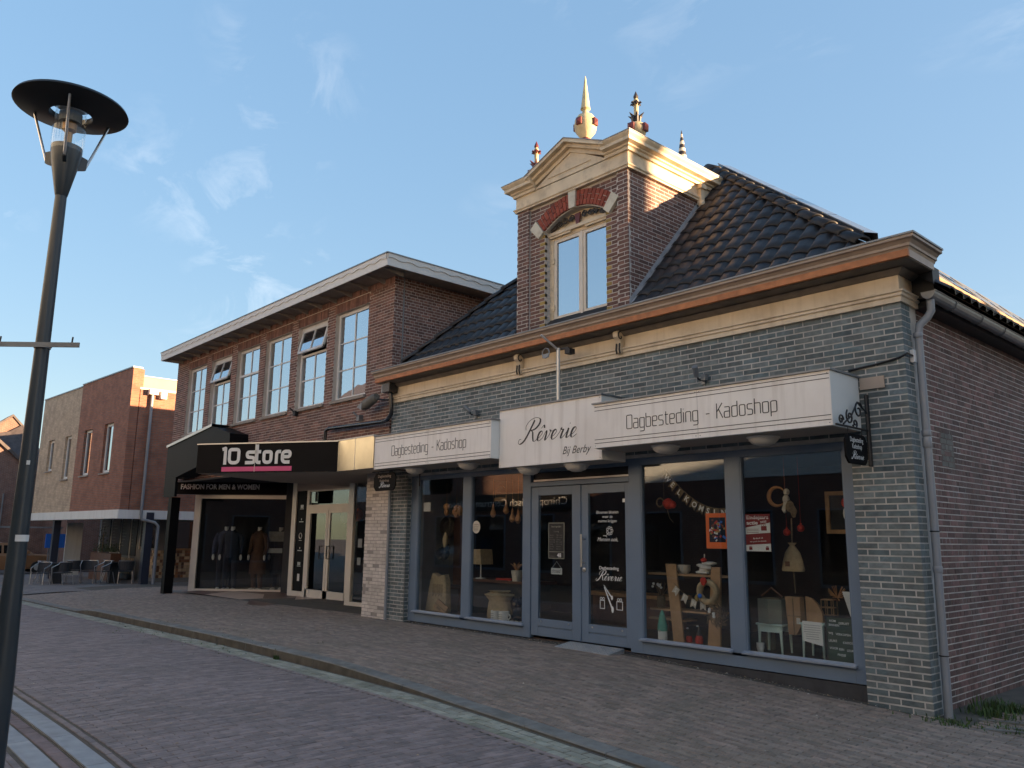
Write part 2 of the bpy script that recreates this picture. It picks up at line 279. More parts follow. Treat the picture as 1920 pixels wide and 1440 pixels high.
MT['skyglass'] = coated_glass('window_glass', 0.62, wob=0.06)
MT['dormglass'] = coated_glass('dormer_glass', 0.60, (0.015, 0.02, 0.03))
MT['darkglass'] = coated_glass('dark_glass', 0.18, (0.012, 0.013, 0.015))

streaks(MT['sign'], (.50, .45, .40), .45); streaks(MT['cream'], (.36, .25, .14), .4); streaks(MT['slate'], (.20, .20, .18), .35, 5, .5); streaks(MT['red'], (.16, .14, .125), .35, 5, .5); streaks(MT['whitepaint'], (.45, .42, .38), .3); streaks(MT['gutterpaint'], (.24, .19, .15), .5, 6, .5)

# ------------------------------------------------------------------ mesh helpers
class MB:
    def __init__(s): s.v = []; s.f = []
    def add(s, vs, fs):
        o = len(s.v); s.v.extend([tuple(p) for p in vs]); s.f.extend([tuple(i+o for i in f) for f in fs]); return s
    def box(s, x0, x1, y0, y1, z0, z1):
        if x0 > x1: x0, x1 = x1, x0
        if y0 > y1: y0, y1 = y1, y0
        if z0 > z1: z0, z1 = z1, z0
        return s.add([(x0,y0,z0),(x1,y0,z0),(x1,y1,z0),(x0,y1,z0),(x0,y0,z1),(x1,y0,z1),(x1,y1,z1),(x0,y1,z1)],
              [(3,2,1,0),(4,5,6,7),(0,1,5,4),(1,2,6,5),(2,3,7,6),(3,0,4,7)])
    def obox(s, O, u, w, a0, a1, b0, b1, z0, z1):
        """box along horizontal unit vectors u and w from point O (x, y)"""
        P = lambda a, b, z: (O[0]+a*u[0]+b*w[0], O[1]+a*u[1]+b*w[1], z)
        if u[0]*w[1]-u[1]*w[0] < 0: b0, b1 = b1, b0
        return s.add([P(a0,b0,z0),P(a1,b0,z0),P(a1,b1,z0),P(a0,b1,z0),P(a0,b0,z1),P(a1,b0,z1),P(a1,b1,z1),P(a0,b1,z1)],
              [(3,2,1,0),(4,5,6,7),(0,1,5,4),(1,2,6,5),(2,3,7,6),(3,0,4,7)])
    def mbox(s, M, sx, sy, sz):
        c = [M @ Vector((a*sx/2, b*sy/2, c*sz/2)) for c in (-1,1) for a,b in ((-1,-1),(1,-1),(1,1),(-1,1))]
        return s.add(c, [(3,2,1,0),(4,5,6,7),(0,1,5,4),(1,2,6,5),(2,3,7,6),(3,0,4,7)])
    def prism(s, poly, axis, a, b):
        n = len(poly)
        mk = {'x': lambda p, t: (t, p[0], p[1]), 'y': lambda p, t: (p[0], t, p[1]), 'z': lambda p, t: (p[0], p[1], t)}[axis]
        vs = [mk(p, a) for p in poly] + [mk(p, b) for p in poly]
        fs = [tuple(range(n-1, -1, -1)), tuple(range(n, 2*n))] + [(i, (i+1) % n, n+(i+1) % n, n+i) for i in range(n)]
        return s.add(vs, fs)
    def tube(s, path, r, n=8, cap=True):
        path = [Vector(p) for p in path]; k = len(path); rs = r if isinstance(r, (list, tuple)) else [r]*k
        o = len(s.v); prev = None
        for i, p in enumerate(path):
            d = (path[min(i+1, k-1)]-path[max(i-1, 0)]).normalized()
            if prev is None:
                a = d.cross(Vector((0,0,1))) if abs(d.z) < .95 else d.cross(Vector((1,0,0)))
            else: a = prev - d*prev.dot(d)
            a.normalize(); prev = a; b = d.cross(a)
            for j in range(n):
                t = 2*math.pi*j/n; q = p + (a*math.cos(t)+b*math.sin(t))*rs[i]; s.v.append(tuple(q))
        for i in range(k-1):
            for j in range(n):
                s.f.append((o+i*n+j, o+i*n+(j+1) % n, o+(i+1)*n+(j+1) % n, o+(i+1)*n+j))
        if cap:
            s.f.append(tuple(o+j for j in range(n-1, -1, -1))); s.f.append(tuple(o+(k-1)*n+j for j in range(n)))
        return s
    def lathe(s, prof, c=(0,0,0), n=16, squash=1.0):
        o = len(s.v); k = len(prof)
        for r, z in prof:
            for j in range(n):
                t = 2*math.pi*j/n; s.v.append((c[0]+r*math.cos(t), c[1]+r*math.sin(t)*squash, c[2]+z))
        for i in range(k-1):
            for j in range(n):
                s.f.append((o+i*n+j, o+i*n+(j+1) % n, o+(i+1)*n+(j+1) % n, o+(i+1)*n+j))
        s.f.append(tuple(o+j for j in range(n-1, -1, -1))); s.f.append(tuple(o+(k-1)*n+j for j in range(n)))
        return s
    def blob(s, c, rx, ry, rz, n=10, k=6, jit=0.0):
        prof = [(max(math.sin(math.pi*i/k), 0.02), -math.cos(math.pi*i/k)) for i in range(k+1)]
        o = len(s.v); s.lathe(prof, (0,0,0), n)
        for i in range(o, len(s.v)):
            x, y, z = s.v[i]; q = 1+rnd.uniform(-jit, jit); s.v[i] = (c[0]+x*rx*q, c[1]+y*ry*q, c[2]+z*rz*q)
        return s
    def torus(s, c, Rr, r, axis='y', n=24, k=8, jit=0.0):
        o = len(s.v)
        for i in range(n):
            t = 2*math.pi*i/n
            for j in range(k):
                p = 2*math.pi*j/k; q = Rr+r*(1+rnd.uniform(-jit, jit))*math.cos(p); h = r*math.sin(p)
                x, z = q*math.cos(t), q*math.sin(t)
                s.v.append((c[0]+x, c[1]+h, c[2]+z) if axis == 'y' else (c[0]+x, c[1]+z, c[2]+h))
        for i in range(n):
            for j in range(k):
                s.f.append((o+i*k+j, o+i*k+(j+1) % k, o+((i+1) % n)*k+(j+1) % k, o+((i+1) % n)*k+j))
        return s
    def sweep(s, prof, path, closed_prof=True):
        """profile [(out, z)] carried along a horizontal polyline; out is to the right of travel, mitred corners"""
        P = [Vector((p[0], p[1])) for p in path]; k = len(P); n = len(prof); o = len(s.v)
        for i in range(k):
            d0 = (P[i]-P[i-1]).normalized() if i > 0 else (P[1]-P[0]).normalized()
            d1 = (P[i+1]-P[i]).normalized() if i < k-1 else d0
            n0 = Vector((d0.y, -d0.x)); n1 = Vector((d1.y, -d1.x)); nn = (n0+n1).normalized(); sc = 1/max(nn.dot(n0), .3)
            for a, z in prof: s.v.append((P[i].x+nn.x*a*sc, P[i].y+nn.y*a*sc, z))
        for i in range(k-1):
            for j in range(n if closed_prof else n-1):
                s.f.append((o+i*n+j, o+(i+1)*n+j, o+(i+1)*n+(j+1) % n, o+i*n+(j+1) % n))
        if closed_prof:
            s.f.append(tuple(o+j for j in range(n))); s.f.append(tuple(o+(k-1)*n+j for j in range(n-1, -1, -1)))
        return s
    def mesh(s, name, smooth=False):
        me = bpy.data.meshes.new(name); me.from_pydata(s.v, [], s.f)
        if smooth: me.polygons.foreach_set('use_smooth', [True]*len(me.polygons))
        me.update(); return me
    def build(s, name, mat, parent=None, smooth=False, bevel=0.0, fix=True):
        me = s.mesh(name, False)
        if fix or bevel:
            bm = bmesh.new(); bm.from_mesh(me); bmesh.ops.recalc_face_normals(bm, faces=bm.faces)
            if bevel: bmesh.ops.bevel(bm, geom=bm.edges[:], offset=bevel, segments=1, affect='EDGES')
            bm.to_mesh(me); bm.free()
        if smooth:
            me.polygons.foreach_set('use_smooth', [True]*len(me.polygons))
            try: me.set_sharp_from_angle(angle=R(38))
            except Exception: pass
        return link(name, me, mat, parent)

def link(name, me, mat, parent=None):
    if mat is not None and not me.materials: me.materials.append(MT[mat] if isinstance(mat, str) else mat)
    o = bpy.data.objects.new(name, me); COL.objects.link(o)
    if parent is not None: adopt(o, parent)
    return o
def adopt(o, parent):
    o.parent = parent
    p = parent; T = Matrix.Identity(4)
    while p is not None: T = p.matrix_basis @ T if p.parent is None else p.matrix_parent_inverse @ p.matrix_basis @ T; p = p.parent
    o.matrix_parent_inverse = T.inverted()
def thing(name, label, cat, loc=(0,0,0), group=None):
    o = bpy.data.objects.new(name, None); COL.objects.link(o); o.location = loc; o.empty_display_size = .2
    return tag(o, label, cat, group)
def tag(o, label, cat, group=None):
    o['label'] = label; o['category'] = cat; o['kind'] = 'thing'
    if group: o['group'] = group
    return o
def struct(o): o['kind'] = 'structure'; return o
def stuff(o, label=None):
    o['kind'] = 'stuff'
    if label: o['label'] = label
    return o
def clone(root, loc, rotz, label, scale=1.0):
    r = root.copy(); COL.objects.link(r); r.location = loc; r.rotation_euler = (0, 0, rotz); r['label'] = label
    for ch in root.children:
        c = ch.copy(); COL.objects.link(c); c.parent = r
        for g in ch.children:
            d = g.copy(); COL.objects.link(d); d.parent = c
    return r
def box_part(name, mat, parent, x0, x1, y0, y1, z0, z1, bevel=0.0):
    return MB().box(x0, x1, y0, y1, z0, z1).build(name, mat, parent, bevel=bevel)

# ------------------------------------------------------------------ lettering
def fillet(pts, r, seg=4):
    pts = [Vector(p) for p in pts]; out = [pts[0]]
    for a, b, c in zip(pts, pts[1:], pts[2:]):
        d0 = (a-b); d1 = (c-b); q = min(r, d0.length*.5, d1.length*.5)
        if q < 1e-4: out.append(b); continue
        p0 = b+d0.normalized()*q; p1 = b+d1.normalized()*q
        for i in range(seg+1):
            t = i/seg; out.append(p0*(1-t)**2 + b*2*t*(1-t) + p1*t*t)
    out.append(pts[-1]); return out
w_ = .40
GL = {  # glyph -> (advance, strokes)
 'D': (.52, [[(0,.5),(0,1),(.44,1),(.44,0),(0,0),(0,.5)]]), 'K': (.46, [[(0,0),(0,1)],[(.38,1),(0,.42)],[(.13,.6),(.40,0)]]),
 'a': (.46, [[(.03,.7),(w_-.04,.7),(w_-.04,0)],[(w_-.04,.4),(0,.4),(0,0),(w_-.04,0)]]), 'g': (.46, [[(w_-.04,.7),(0,.7),(0,0),(w_-.04,0)],[(w_-.04,.7),(w_-.04,-.27),(.03,-.27)]]),
 'b': (.46, [[(0,1),(0,0),(w_-.04,0),(w_-.04,.7),(0,.7)]]), 'd': (.46, [[(w_-.04,1),(w_-.04,0),(0,0),(0,.7),(w_-.04,.7)]]),
 'p': (.46, [[(0,-.27),(0,.7),(w_-.04,.7),(w_-.04,0),(0,0)]]), 'e': (.45, [[(0,.36),(w_-.05,.36),(w_-.05,.7),(0,.7),(0,0),(w_-.07,0)]]),
 's': (.42, [[(w_-.07,.7),(0,.7),(0,.37),(w_-.07,.34),(w_-.07,0),(0,0)]]), 't': (.33, [[(.08,.92),(.08,0),(.27,0)],[(0,.7),(.26,.7)]]),
 'i': (.14, [[(.02,.7),(.02,0)],[(.02,.9),(.02,.94)]]), 'n': (.46, [[(0,0),(0,.7),(w_-.04,.7),(w_-.04,0)]]), 'o': (.46, [[(.18,.7),(0,.7),(0,0),(w_-.04,0),(w_-.04,.7),(.18,.7)]]),
 'h': (.46, [[(0,1),(0,0)],[(0,.7),(w_-.04,.7),(w_-.04,0)]]), '-': (.44, [[(.08,.38),(.34,.38)]]), ' ': (.30, []), 'r': (.33, [[(0,0),(0,.7),(.27,.7)]]),
}
def ribbon(mb, pts, width, depth):
    """flat stroke in the xz plane, front face towards -y; width is a number or a list"""
    k = len(pts); ws = width if isinstance(width, list) else [width]*k; o = len(mb.v)
    for i, p in enumerate(pts):
        a = pts[max(i-1, 0)]; b = pts[min(i+1, k-1)]; d = (b-a)
        if d.length < 1e-9: d = Vector((1, 0))
        d.normalize(); nrm = Vector((-d.y, d.x)); sc = 1.0
        if 0 < i < k-1:
            d0 = (p-a).normalized() if (p-a).length > 1e-9 else d; sc = 1/max(abs(nrm.dot(Vector((-d0.y, d0.x)))), .5)
        h = ws[i]/2*sc
        for q in (p+nrm*h, p-nrm*h):
            mb.v.append((q.x, -depth, q.y)); mb.v.append((q.x, 0, q.y))
    for i in range(k-1):
        A = o+4*i; B = A+4
        mb.f += [(A, A+2, B+2, B), (A, B, B+1, A+1), (A+2, A+3, B+3, B+2)]
def stroke_text(s, cap, width, depth=.004, rad=.12, track=.0, total=None):
    mb = MB(); x = 0.0
    for c in s:
        adv, st = GL[c]
        for line in st:
            pts = [Vector((x+p[0], p[1])) for p in line]
            pts = fillet(pts, rad); ribbon(mb, [q*cap for q in pts], width, depth)
        x += adv+track
    if total:
        k = total/(x*cap); mb.v = [(a*k, b, c) for a, b, c in mb.v]
    return mb
def catmull(pts, n=7):
    P = [Vector(p) for p in pts]; P = [P[0]]+P+[P[-1]]; out = []
    for i in range(1, len(P)-2):
        p0, p1, p2, p3 = P[i-1], P[i], P[i+1], P[i+2]
        for j in range(n):
            t = j/n; out.append(.5*((2*p1)+(p2-p0)*t+(2*p0-5*p1+4*p2-p3)*t*t+(3*p1-p0-3*p2+p3)*t**3))
    out.append(P[-2]); return out
def script_reverie(width, depth=.004, thin=.05, thick=.16):
    """the word in copperplate strokes, x from 0 to width, baseline z = 0"""
    S = []
    S.append([(1.15,2.3),(.95,1.7),(.62,.8),(.25,.12),(-.25,-.15),(-.6,0),(-.55,.35),(-.25,.35)])
    S.append([(.15,1.3),(.0,1.75),(.4,2.3),(1.2,2.55),(1.95,2.35),(2.05,1.85),(1.6,1.35),(.95,1.2)])
    S.append([(.95,1.2),(1.3,1.0),(1.5,.5),(1.75,.05),(2.05,.02),(2.35,.3)])
    e = [(0,.22),(.4,.4),(.68,.75),(.55,1.0),(.25,.88),(.12,.45),(.25,.06),(.5,0),(.95,.28)]
    v = [(0,.28),(.22,.85),(.35,.98),(.42,.6),(.42,.1),(.52,0),(.85,.4),(.98,.85),(.9,1.02),(1.0,.86),(1.25,.9)]
    r_ = [(0,.28),(.3,.75),(.36,1.08),(.45,.9),(.72,.92),(.66,.55),(.62,.15),(.75,0),(1.1,.28)]
    i_ = [(0,.28),(.3,.75),(.38,.98),(.34,.5),(.36,.08),(.52,0),(.85,.28)]
    x = 2.2
    for g, adv in ((e,.92),(v,1.2),(e,.92),(r_,1.08),(i_,.82),(e,.92)):
        S.append([(a+x, b) for a, b in g]); x += adv
    S.append([(2.55,1.3),(2.85,1.62),(3.02,1.3)]); xi = 2.2+.92+1.2+.92+1.08
    S.append([(xi+.42,1.42),(xi+.46,1.5)])
    mb = MB(); k = width/(x+.9)
    for st in S:
        pts = [Vector(((p.x+.38*p.y+.6)*k, p.y*k)) for p in catmull(st)]
        ws = []
        for i in range(len(pts)):
            d = pts[min(i+1, len(pts)-1)]-pts[max(i-1, 0)]; d = d.normalized() if d.length > 1e-9 else Vector((1, 0))
            down = max(0, -(d.y*.93+d.x*.35)); ws.append(k*(thin+thick*down))
        ribbon(mb, pts, ws, depth)
    return mb
def place(mb, x, y, z, name, mat, parent):
    mb.v = [(a+x, b+y, c+z) for a, b, c in mb.v]; return mb.build(name, mat, parent, fix=False)
def text(s, name, mat, parent, O, u=(1, 0), size=.1, width=None, height=None, depth=.002, bold=0.0, shear=0.0, align='LEFT', tilt=0.0):
    """built-in font lettering as a mesh on a vertical plane through O, running along horizontal u"""
    cu = bpy.data.curves.new('t', 'FONT'); cu.body = s; cu.size = 1; cu.extrude = 0; cu.offset = bold; cu.shear = shear; cu.align_x = 'LEFT'; cu.resolution_u = 3
    ob = bpy.data.objects.new('t', cu); COL.objects.link(ob)
    me = bpy.data.meshes.new_from_object(ob.evaluated_get(bpy.context.evaluated_depsgraph_get()))
    bpy.data.objects.remove(ob); bpy.data.curves.remove(cu)
    co = np.empty(len(me.vertices)*3); me.vertices.foreach_get('co', co); co = co.reshape(-1, 3)
    if len(co) == 0: return None
    kx = ky = size
    x0, x1 = co[:, 0].min(), co[:, 0].max()
    if width: kx = width/max(x1-x0, 1e-6); ky = kx if not height else ky
    if height: ky = height/.70
    a = (co[:, 0]-x0)*kx; b = co[:, 1]*ky
    if align == 'CENTER': a -= (x1-x0)*kx/2
    a, b = a*math.cos(tilt)-b*math.sin(tilt), a*math.sin(tilt)+b*math.cos(tilt)
    nrm = (u[1], -u[0])
    res = np.stack([O[0]+a*u[0]+nrm[0]*depth, O[1]+a*u[1]+nrm[1]*depth, O[2]+b], 1)
    me.vertices.foreach_set('co', res.ravel()); me.update(); me.name = name; me.materials.clear()
    return link(name, me, mat, parent)

# ------------------------------------------------------------------ bricklaying
def lay(z0, z1, course, blen, joint, intervals, bond='stretcher', shift=0.0):
    """bricks as (u0, u1, za, zb, is_full) for a wall whose free stretches at height z are intervals(z)"""
    res = []; n = int(round((z1-z0)/course)); zc = z0
    for i in range(n):
        za, zb = zc+joint/2, min(zc+course-joint/2, z1); zm = (za+zb)/2; zc += course
        if zb-za < .01: continue
        if bond == 'cross' and i % 2: step, off = (blen+joint)/2, (blen+joint)*.25
        elif bond == 'cross': step, off = blen+joint, ((i//2) % 2)*(blen+joint)/2
        elif bond == 'soldier': step, off = course*.3, 0
        else: step, off = blen+joint, (i % 2)*(blen+joint)/2
        for a, b in intervals(zm):
            k = math.floor((a-off-shift)/step); x = k*step+off+shift
            while x < b:
                p, q = max(x, a), min(x+step-joint, b)
                if q-p > .025: res.append((p, q, za, zb, abs((q-p)-(blen)) < 1e-4))
                x += step
    return res
def brickwork(bricks, O, u, nrm, proud, depth, name, mat, parent, nmax=300, jit=.0015, chamfer=False):
    """O + u*s; the nmax bricks nearest the camera are objects of their own, the rest one joined mesh"""
    u = Vector((u[0], u[1], 0)); nv = Vector((nrm[0], nrm[1], 0)); O = Vector(O)
    def ctr(b): return O+u*((b[0]+b[1])/2)+Vector((0, 0, (b[2]+b[3])/2))
    full = [b for b in bricks if b[4]]
    full.sort(key=lambda b: (ctr(b)-CAM).length)
    own = full[:nmax]; ids = set(map(id, own))
    rest = [b for b in bricks if id(b) not in ids]
    if own:
        b = own[0]; l, h = b[1]-b[0], b[3]-b[2]
        def corner(a, n_, z): return tuple(u*a+nv*n_+Vector((0, 0, z)))
        vs = [corner(a, n_, z) for n_ in (-depth, proud) for z in (-h/2, h/2) for a in (-l/2, l/2)]
        fs = [(4,5,7,6),(0,1,5,4),(2,6,7,3),(0,4,6,2),(1,3,7,5)]
        mb = MB(); mb.add(vs, fs); me = mb.mesh(name); bm = bmesh.new(); bm.from_mesh(me); bmesh.ops.recalc_face_normals(bm, faces=bm.faces)
        bm.to_mesh(me); bm.free()
        # outward check
        if me.polygons[0].normal.dot(nv) < 0: me.flip_normals()
        me.materials.append(MT[mat])
        for b in own:
            o = bpy.data.objects.new(name, me); COL.objects.link(o)
            o.location = ctr(b)+nv*rnd.uniform(-jit, jit); adopt(o, parent)
    if rest:
        nb = len(rest); B = np.array([[b[0], b[1], b[2], b[3]] for b in rest]); pr = proud+np.random.RandomState(3).uniform(-jit, jit, nb)
        V = np.zeros((nb, 8, 3)); c = 0
        for nn in (None, pr):
            for zi in (2, 3):
                for ai in (0, 1):
                    nval = np.full(nb, -depth) if nn is None else nn
                    V[:, c, 0] = O.x+u.x*B[:, ai]+nv.x*nval; V[:, c, 1] = O.y+u.y*B[:, ai]+nv.y*nval; V[:, c, 2] = O.z+B[:, zi]; c += 1
        fs0 = np.array([(4,5,7,6),(0,1,5,4),(2,6,7,3),(0,4,6,2),(1,3,7,5)])
        if u.cross(Vector((0,0,1))).dot(nv) < 0: fs0 = fs0[:, ::-1]
        Fc = (fs0[None]+8*np.arange(nb)[:, None, None]).reshape(-1, 4)
        me = bpy.data.meshes.new(name+'_field'); me.from_pydata(V.reshape(-1, 3).tolist(), [], Fc.tolist()); me.update()
        o = link(name+'_field', me, mat, parent); o['kind'] = 'stuff'
    return
def minus(a, b, cuts):
    iv = [(a, b)]
    for c, d in cuts:
        nx = []
        for p, q in iv:
            if d <= p or c >= q: nx.append((p, q)); continue
            if c > p: nx.append((p, c))
            if d < q: nx.append((d, q))
        iv = nx
    return [(p, q) for p, q in iv if q-p > .02]

# ------------------------------------------------------------------ ground
def prof(x):
    l = -13-x; r = x+7.2                        # level in front of the doors, falling away to both ends
    l = .5*(l+math.sqrt(l*l+.6)); r = .5*(r+math.sqrt(r*r+.5))
    return max(-.010-.0125*l-.050*r, -.46 if x < -10 else -.245)
def kerb_h(x):
    if x < -20.9: return .012+.0*x
    if x < -19.6: return .012+(.088)*(x+20.9)/1.3
    if x < -9.4: return .10
    if x < -6.9: return .10-.09*(x+9.4)/2.5
    return .010
YK = -3.45                               # kerb line
def road_z(x, y):
    t = (y+5.2)/1.7
    return prof(x)-.145+.03*max(0, 1-t*t)
def pave_z(x, y):
    if y >= -.1: return prof(x)
    t = min(1, (-.1-y)/(-.1-YK)); e = road_z(x, YK)+kerb_h(x)
    return prof(x)*(1-t)+e*t
def near_z(x, y): return prof(x)-.145+.02*min(1, (-7.2-y)/1.0)
def ground_z(x, y):
    return pave_z(x, y) if y > YK else (road_z(x, y) if y > -6.95 else near_z(x, y))

def ground_sheet(name, xs, ys, zf, dz, mat):
    mb = MB(); nx, ny = len(xs), len(ys)
    mb.v = [(x, y, zf(x, y)+dz) for y in ys for x in xs]
    mb.f = [(j*nx+i, j*nx+i+1, (j+1)*nx+i+1, (j+1)*nx+i) for j in range(ny-1) for i in range(nx-1)]
    return struct(mb.build(name, mat, None, fix=False))
def lin(a, b, n): return [a+(b-a)*i/(n-1) for i in range(n)]
ground = ground_sheet('ground', lin(-600, 600, 61), lin(-600, 600, 61), lambda x, y: -1.2, 0, 'ground_far')
road = ground_sheet('road', lin(-30, 6, 73), lin(-6.95, YK, 9), road_z, -.009, 'jointsand')
pavement = ground_sheet('pavement', lin(-30, 6, 73), [YK, -3, -2.5, -2, -1.5, -1, -.5, -.1, 3.0], pave_z, -.009, 'jointsand')
near_pavement = ground_sheet('near_pavement', lin(-30, 8, 40), lin(-13.6, -6.95, 8), near_z, -.009, 'jointsand')
far_street = ground_sheet('far_street', lin(-140, -27.9, 60), lin(-40, 30, 36), lambda x, y: prof(x)-.14 if y < YK else prof(x)-.05, -.0, 'ground_far')

def pavers(cells, zf, name, mat, parent, nmax=300, h=.05):
    """cells: (cx, cy, ux, uy, len, wid); chamfered clinkers following the ground"""
    cells.sort(key=lambda c: (c[0]-CAM.x)**2+(c[1]-CAM.y)**2)
    def inview(c):
        d = Vector((c[0], c[1], zf(c[0], c[1])))-CAM; z = d.dot(fwd)
        if z < .3: return False
        return abs(d.dot(r2)/z*1512) < 965 and abs(d.dot(u2)/z*1512) < 725
    own = [c for c in cells if inview(c)][:nmax]; ids = set(map(id, own)); rest = [c for c in cells if id(c) not in ids]
    ch = .004
    def verts(c, local):
        cx, cy, ux, uy, l, w = c; vx, vy = -uy, ux; base = Vector((0, 0, 0)); vs = []
        z0 = zf(cx, cy)
        for lv, (a, b) in ((0, (1, 1)), (1, (1, 1)), (2, (1-2*ch/l, 1-2*ch/w))):
            for s, t in ((-1,-1),(1,-1),(1,1),(-1,1)):
                x = cx+ux*s*a*l/2+vx*t*b*w/2; y = cy+uy*s*a*l/2+vy*t*b*w/2
                z = (z0 if local else zf(x, y))+(-h, -ch*.8, 0)[lv]
                vs.append((x-cx, y-cy, z-z0) if local else (x, y, z))
        return vs
    fs = [(8,9,10,11)]+[(4+i, 4+(i+1) % 4, 8+(i+1) % 4, 8+i) for i in range(4)]+[(i, (i+1) % 4, 4+(i+1) % 4, 4+i) for i in range(4)]
    cache = {}
    for c in own:
        key = (round(c[2], 3), round(c[3], 3), round(c[4], 4), round(c[5], 4))
        if key not in cache:
            me = MB().add(verts(c, True), fs).mesh(name); me.materials.append(MT[mat]); cache[key] = me
        o = bpy.data.objects.new(name, cache[key]); COL.objects.link(o)
        x, y = c[0], c[1]; e = .1
        gx = (zf(x+e, y)-zf(x-e, y))/(2*e); gy = (zf(x, y+e)-zf(x, y-e))/(2*e)
        o.rotation_euler = (math.atan(gy)+rnd.uniform(-.008, .008), -math.atan(gx)+rnd.uniform(-.008, .008), 0)
        o.location = (x, y, zf(x, y)+rnd.uniform(-.0025, .0015)); adopt(o, parent)
    if rest:
        mb = MB()
        for c in rest:
            j = rnd.uniform(-.003, .0015); mb.add([(x, y, z+j) for x, y, z in verts(c, False)], fs)
        o = mb.build(name+'_field', mat, parent, fix=False); o['kind'] = 'stuff'

PL, PW, PJ = .205, .100, .006
def herringbone(x0, x1, y0, y1, ang):
    """two-brick herringbone cells turned by ang, clipped to the strip by their centres"""
    a = PW+PJ; res = []; ca, sa = math.cos(ang), math.sin(ang); cx, cy = (x0+x1)/2, (y0+y1)/2
    rr = int(max(x1-x0, y1-y0)/a)+6
    for i in range(-rr, rr):
        for j in range(-rr, rr):
            # herringbone lattice: columns step (a, a), pairs repeat every 4a along x
            k = i*4
            for (bx, by, hor) in (((k+j)*a+a, j*a+a/2, True), ((k+j)*a+3.5*a, j*a+a, False)):
                X = cx+ca*bx-sa*by; Y = cy+sa*bx+ca*by
                lx, ly = (PL, PW) if hor else (PW, PL)
                ya, yb = max(Y-ly/2, y0), min(Y+ly/2, y1)
                if x0+.03 < X < x1-.03 and yb-ya > .03:
                    res.append((X, (ya+yb)/2, 1, 0, lx, yb-ya) if hor else (X, (ya+yb)/2, 0, 1, yb-ya, lx))
    return res
def running(x0, x1, y0, y1, along='x', PW=.050, PJ=.005):
    res = []; a = PW+PJ; b = PL+PJ; j = 0
    if along == 'x':
        y = y0+a/2
        while y < y1-a/2+.001:
            x = x0+(b/2 if j % 2 else 0)+b/2
            while x < x1-b/2: res.append((x, y, 1, 0, PL, PW)); x += b
            y += a; j += 1
    else:
        x = x0+a/2
        while x < x1-a/2+.001:
            y = y0+(b/2 if j % 2 else 0)+b/2
            if j % 2: res.append((x, y0+b/4-.001, 0, 1, PL/2, PW))
            while y < y1-b/2+.001: res.append((x, y, 0, 1, PL, PW)); y += b
            if y-b/2 < y1-.05: res.append((x, (y-b/2+y1)/2, 0, 1, y1-(y-b/2)-PJ, PW))
            x += a; j += 1
    return res
def edge_rows(x0, x1, y, along=True):
    return [(x0+(PL+PJ)*(i+.5), y, 1, 0, PL, .05) for i in range(int((x1-x0)/(PL+PJ)))]
road_cells = running(-27.9, 3, -6.66, YK-.44, 'y') + edge_rows(-27.9, 3, YK-.410) + edge_rows(-27.9, 3, -6.715)
pavers(road_cells, road_z, 'paver', 'paver', road, 300)
pave_cells = [c for c in running(-27.9, 3, YK+.22, -.13) if not (c[0] < -25.2 and c[1] > 2.5)]
pavers(pave_cells, pave_z, 'paver', 'paver2', pavement, 300)
pavers(running(-3.1, 3, -.12, 2.9), pave_z, 'alley_paver', 'paver2', pavement, 0)
pavers([c for c in running(-27.9, -13.5, -.12, 2.9) if c[0] < -25.4 or (c[1] < .16)], pave_z, 'terrace_paver', 'paver2', pavement, 0)
pavers(running(-12, 3, -9.5, -7.30), near_z, 'near_paver', 'paver', near_pavement, 200)

# kerb stones, gutter stones, drain bands
kx = -27.8; i = 0
while kx < 3:
    x0, x1 = kx+.004, kx+.996; mb = MB()
    for a, b in ((x0, (x0+x1)/2), ((x0+x1)/2, x1)):
        vs = []
        for x in (a, b):
            t = pave_z(x, YK+.11)+.004; d = road_z(x, YK)
            vs += [(x, YK-.012, d-.05), (x, YK, t-.012), (x, YK+.012, t), (x, YK+.20, t+.002), (x, YK+.20, d-.05)]
        mb.add(vs, [(0,5,6,1),(1,6,7,2),(2,7,8,3),(3,8,9,4),(0,1,2,3,4),(9,8,7,6,5)])
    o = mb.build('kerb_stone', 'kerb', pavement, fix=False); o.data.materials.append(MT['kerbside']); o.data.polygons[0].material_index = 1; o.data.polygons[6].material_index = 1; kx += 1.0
gut = []
for row, yy in enumerate((YK-.10, YK-.21, YK-.32)):
    x = -27.8+(row % 2)*.1
    while x < 3:
        gut.append((x, yy, 1, 0, .195+rnd.uniform(-.012, .004), .098)); x += .205
pavers(gut, lambda x, y: road_z(x, y)-.004, 'gutter_stone', 'gutterstone', road, 120)
for yy, wd in ((-6.86, .17), (-7.18, .17)):
    x = -27.8
    while x < 3:
        mb = MB(); vs = []
        for xx in (x+.004, x+.996):
            t = road_z(xx, -6.85)+.002
            vs += [(xx, yy-wd/2, t-.06), (xx, yy-wd/2+.004, t), (xx, yy+wd/2-.004, t), (xx, yy+wd/2, t-.06)]
        mb.add(vs, [(0,4,5,1),(1,5,6,2),(2,6,7,3),(0,1,2,3),(7,6,5,4)]); mb.build('band_stone', 'bandstone', near_pavement); x += 1.0
slot = []
x = -27.8
while x < 3: slot.append((x, -7.02, 1, 0, .2, .10)); x += .206
pavers(slot, lambda x, y: road_z(x, -6.85)-.006, 'drain_brick', 'bandbrick', near_pavement, 60)
# flush stone line where the kerb is let into the ground at the far crossing is the kerb itself (kerb_h falls to a lip)

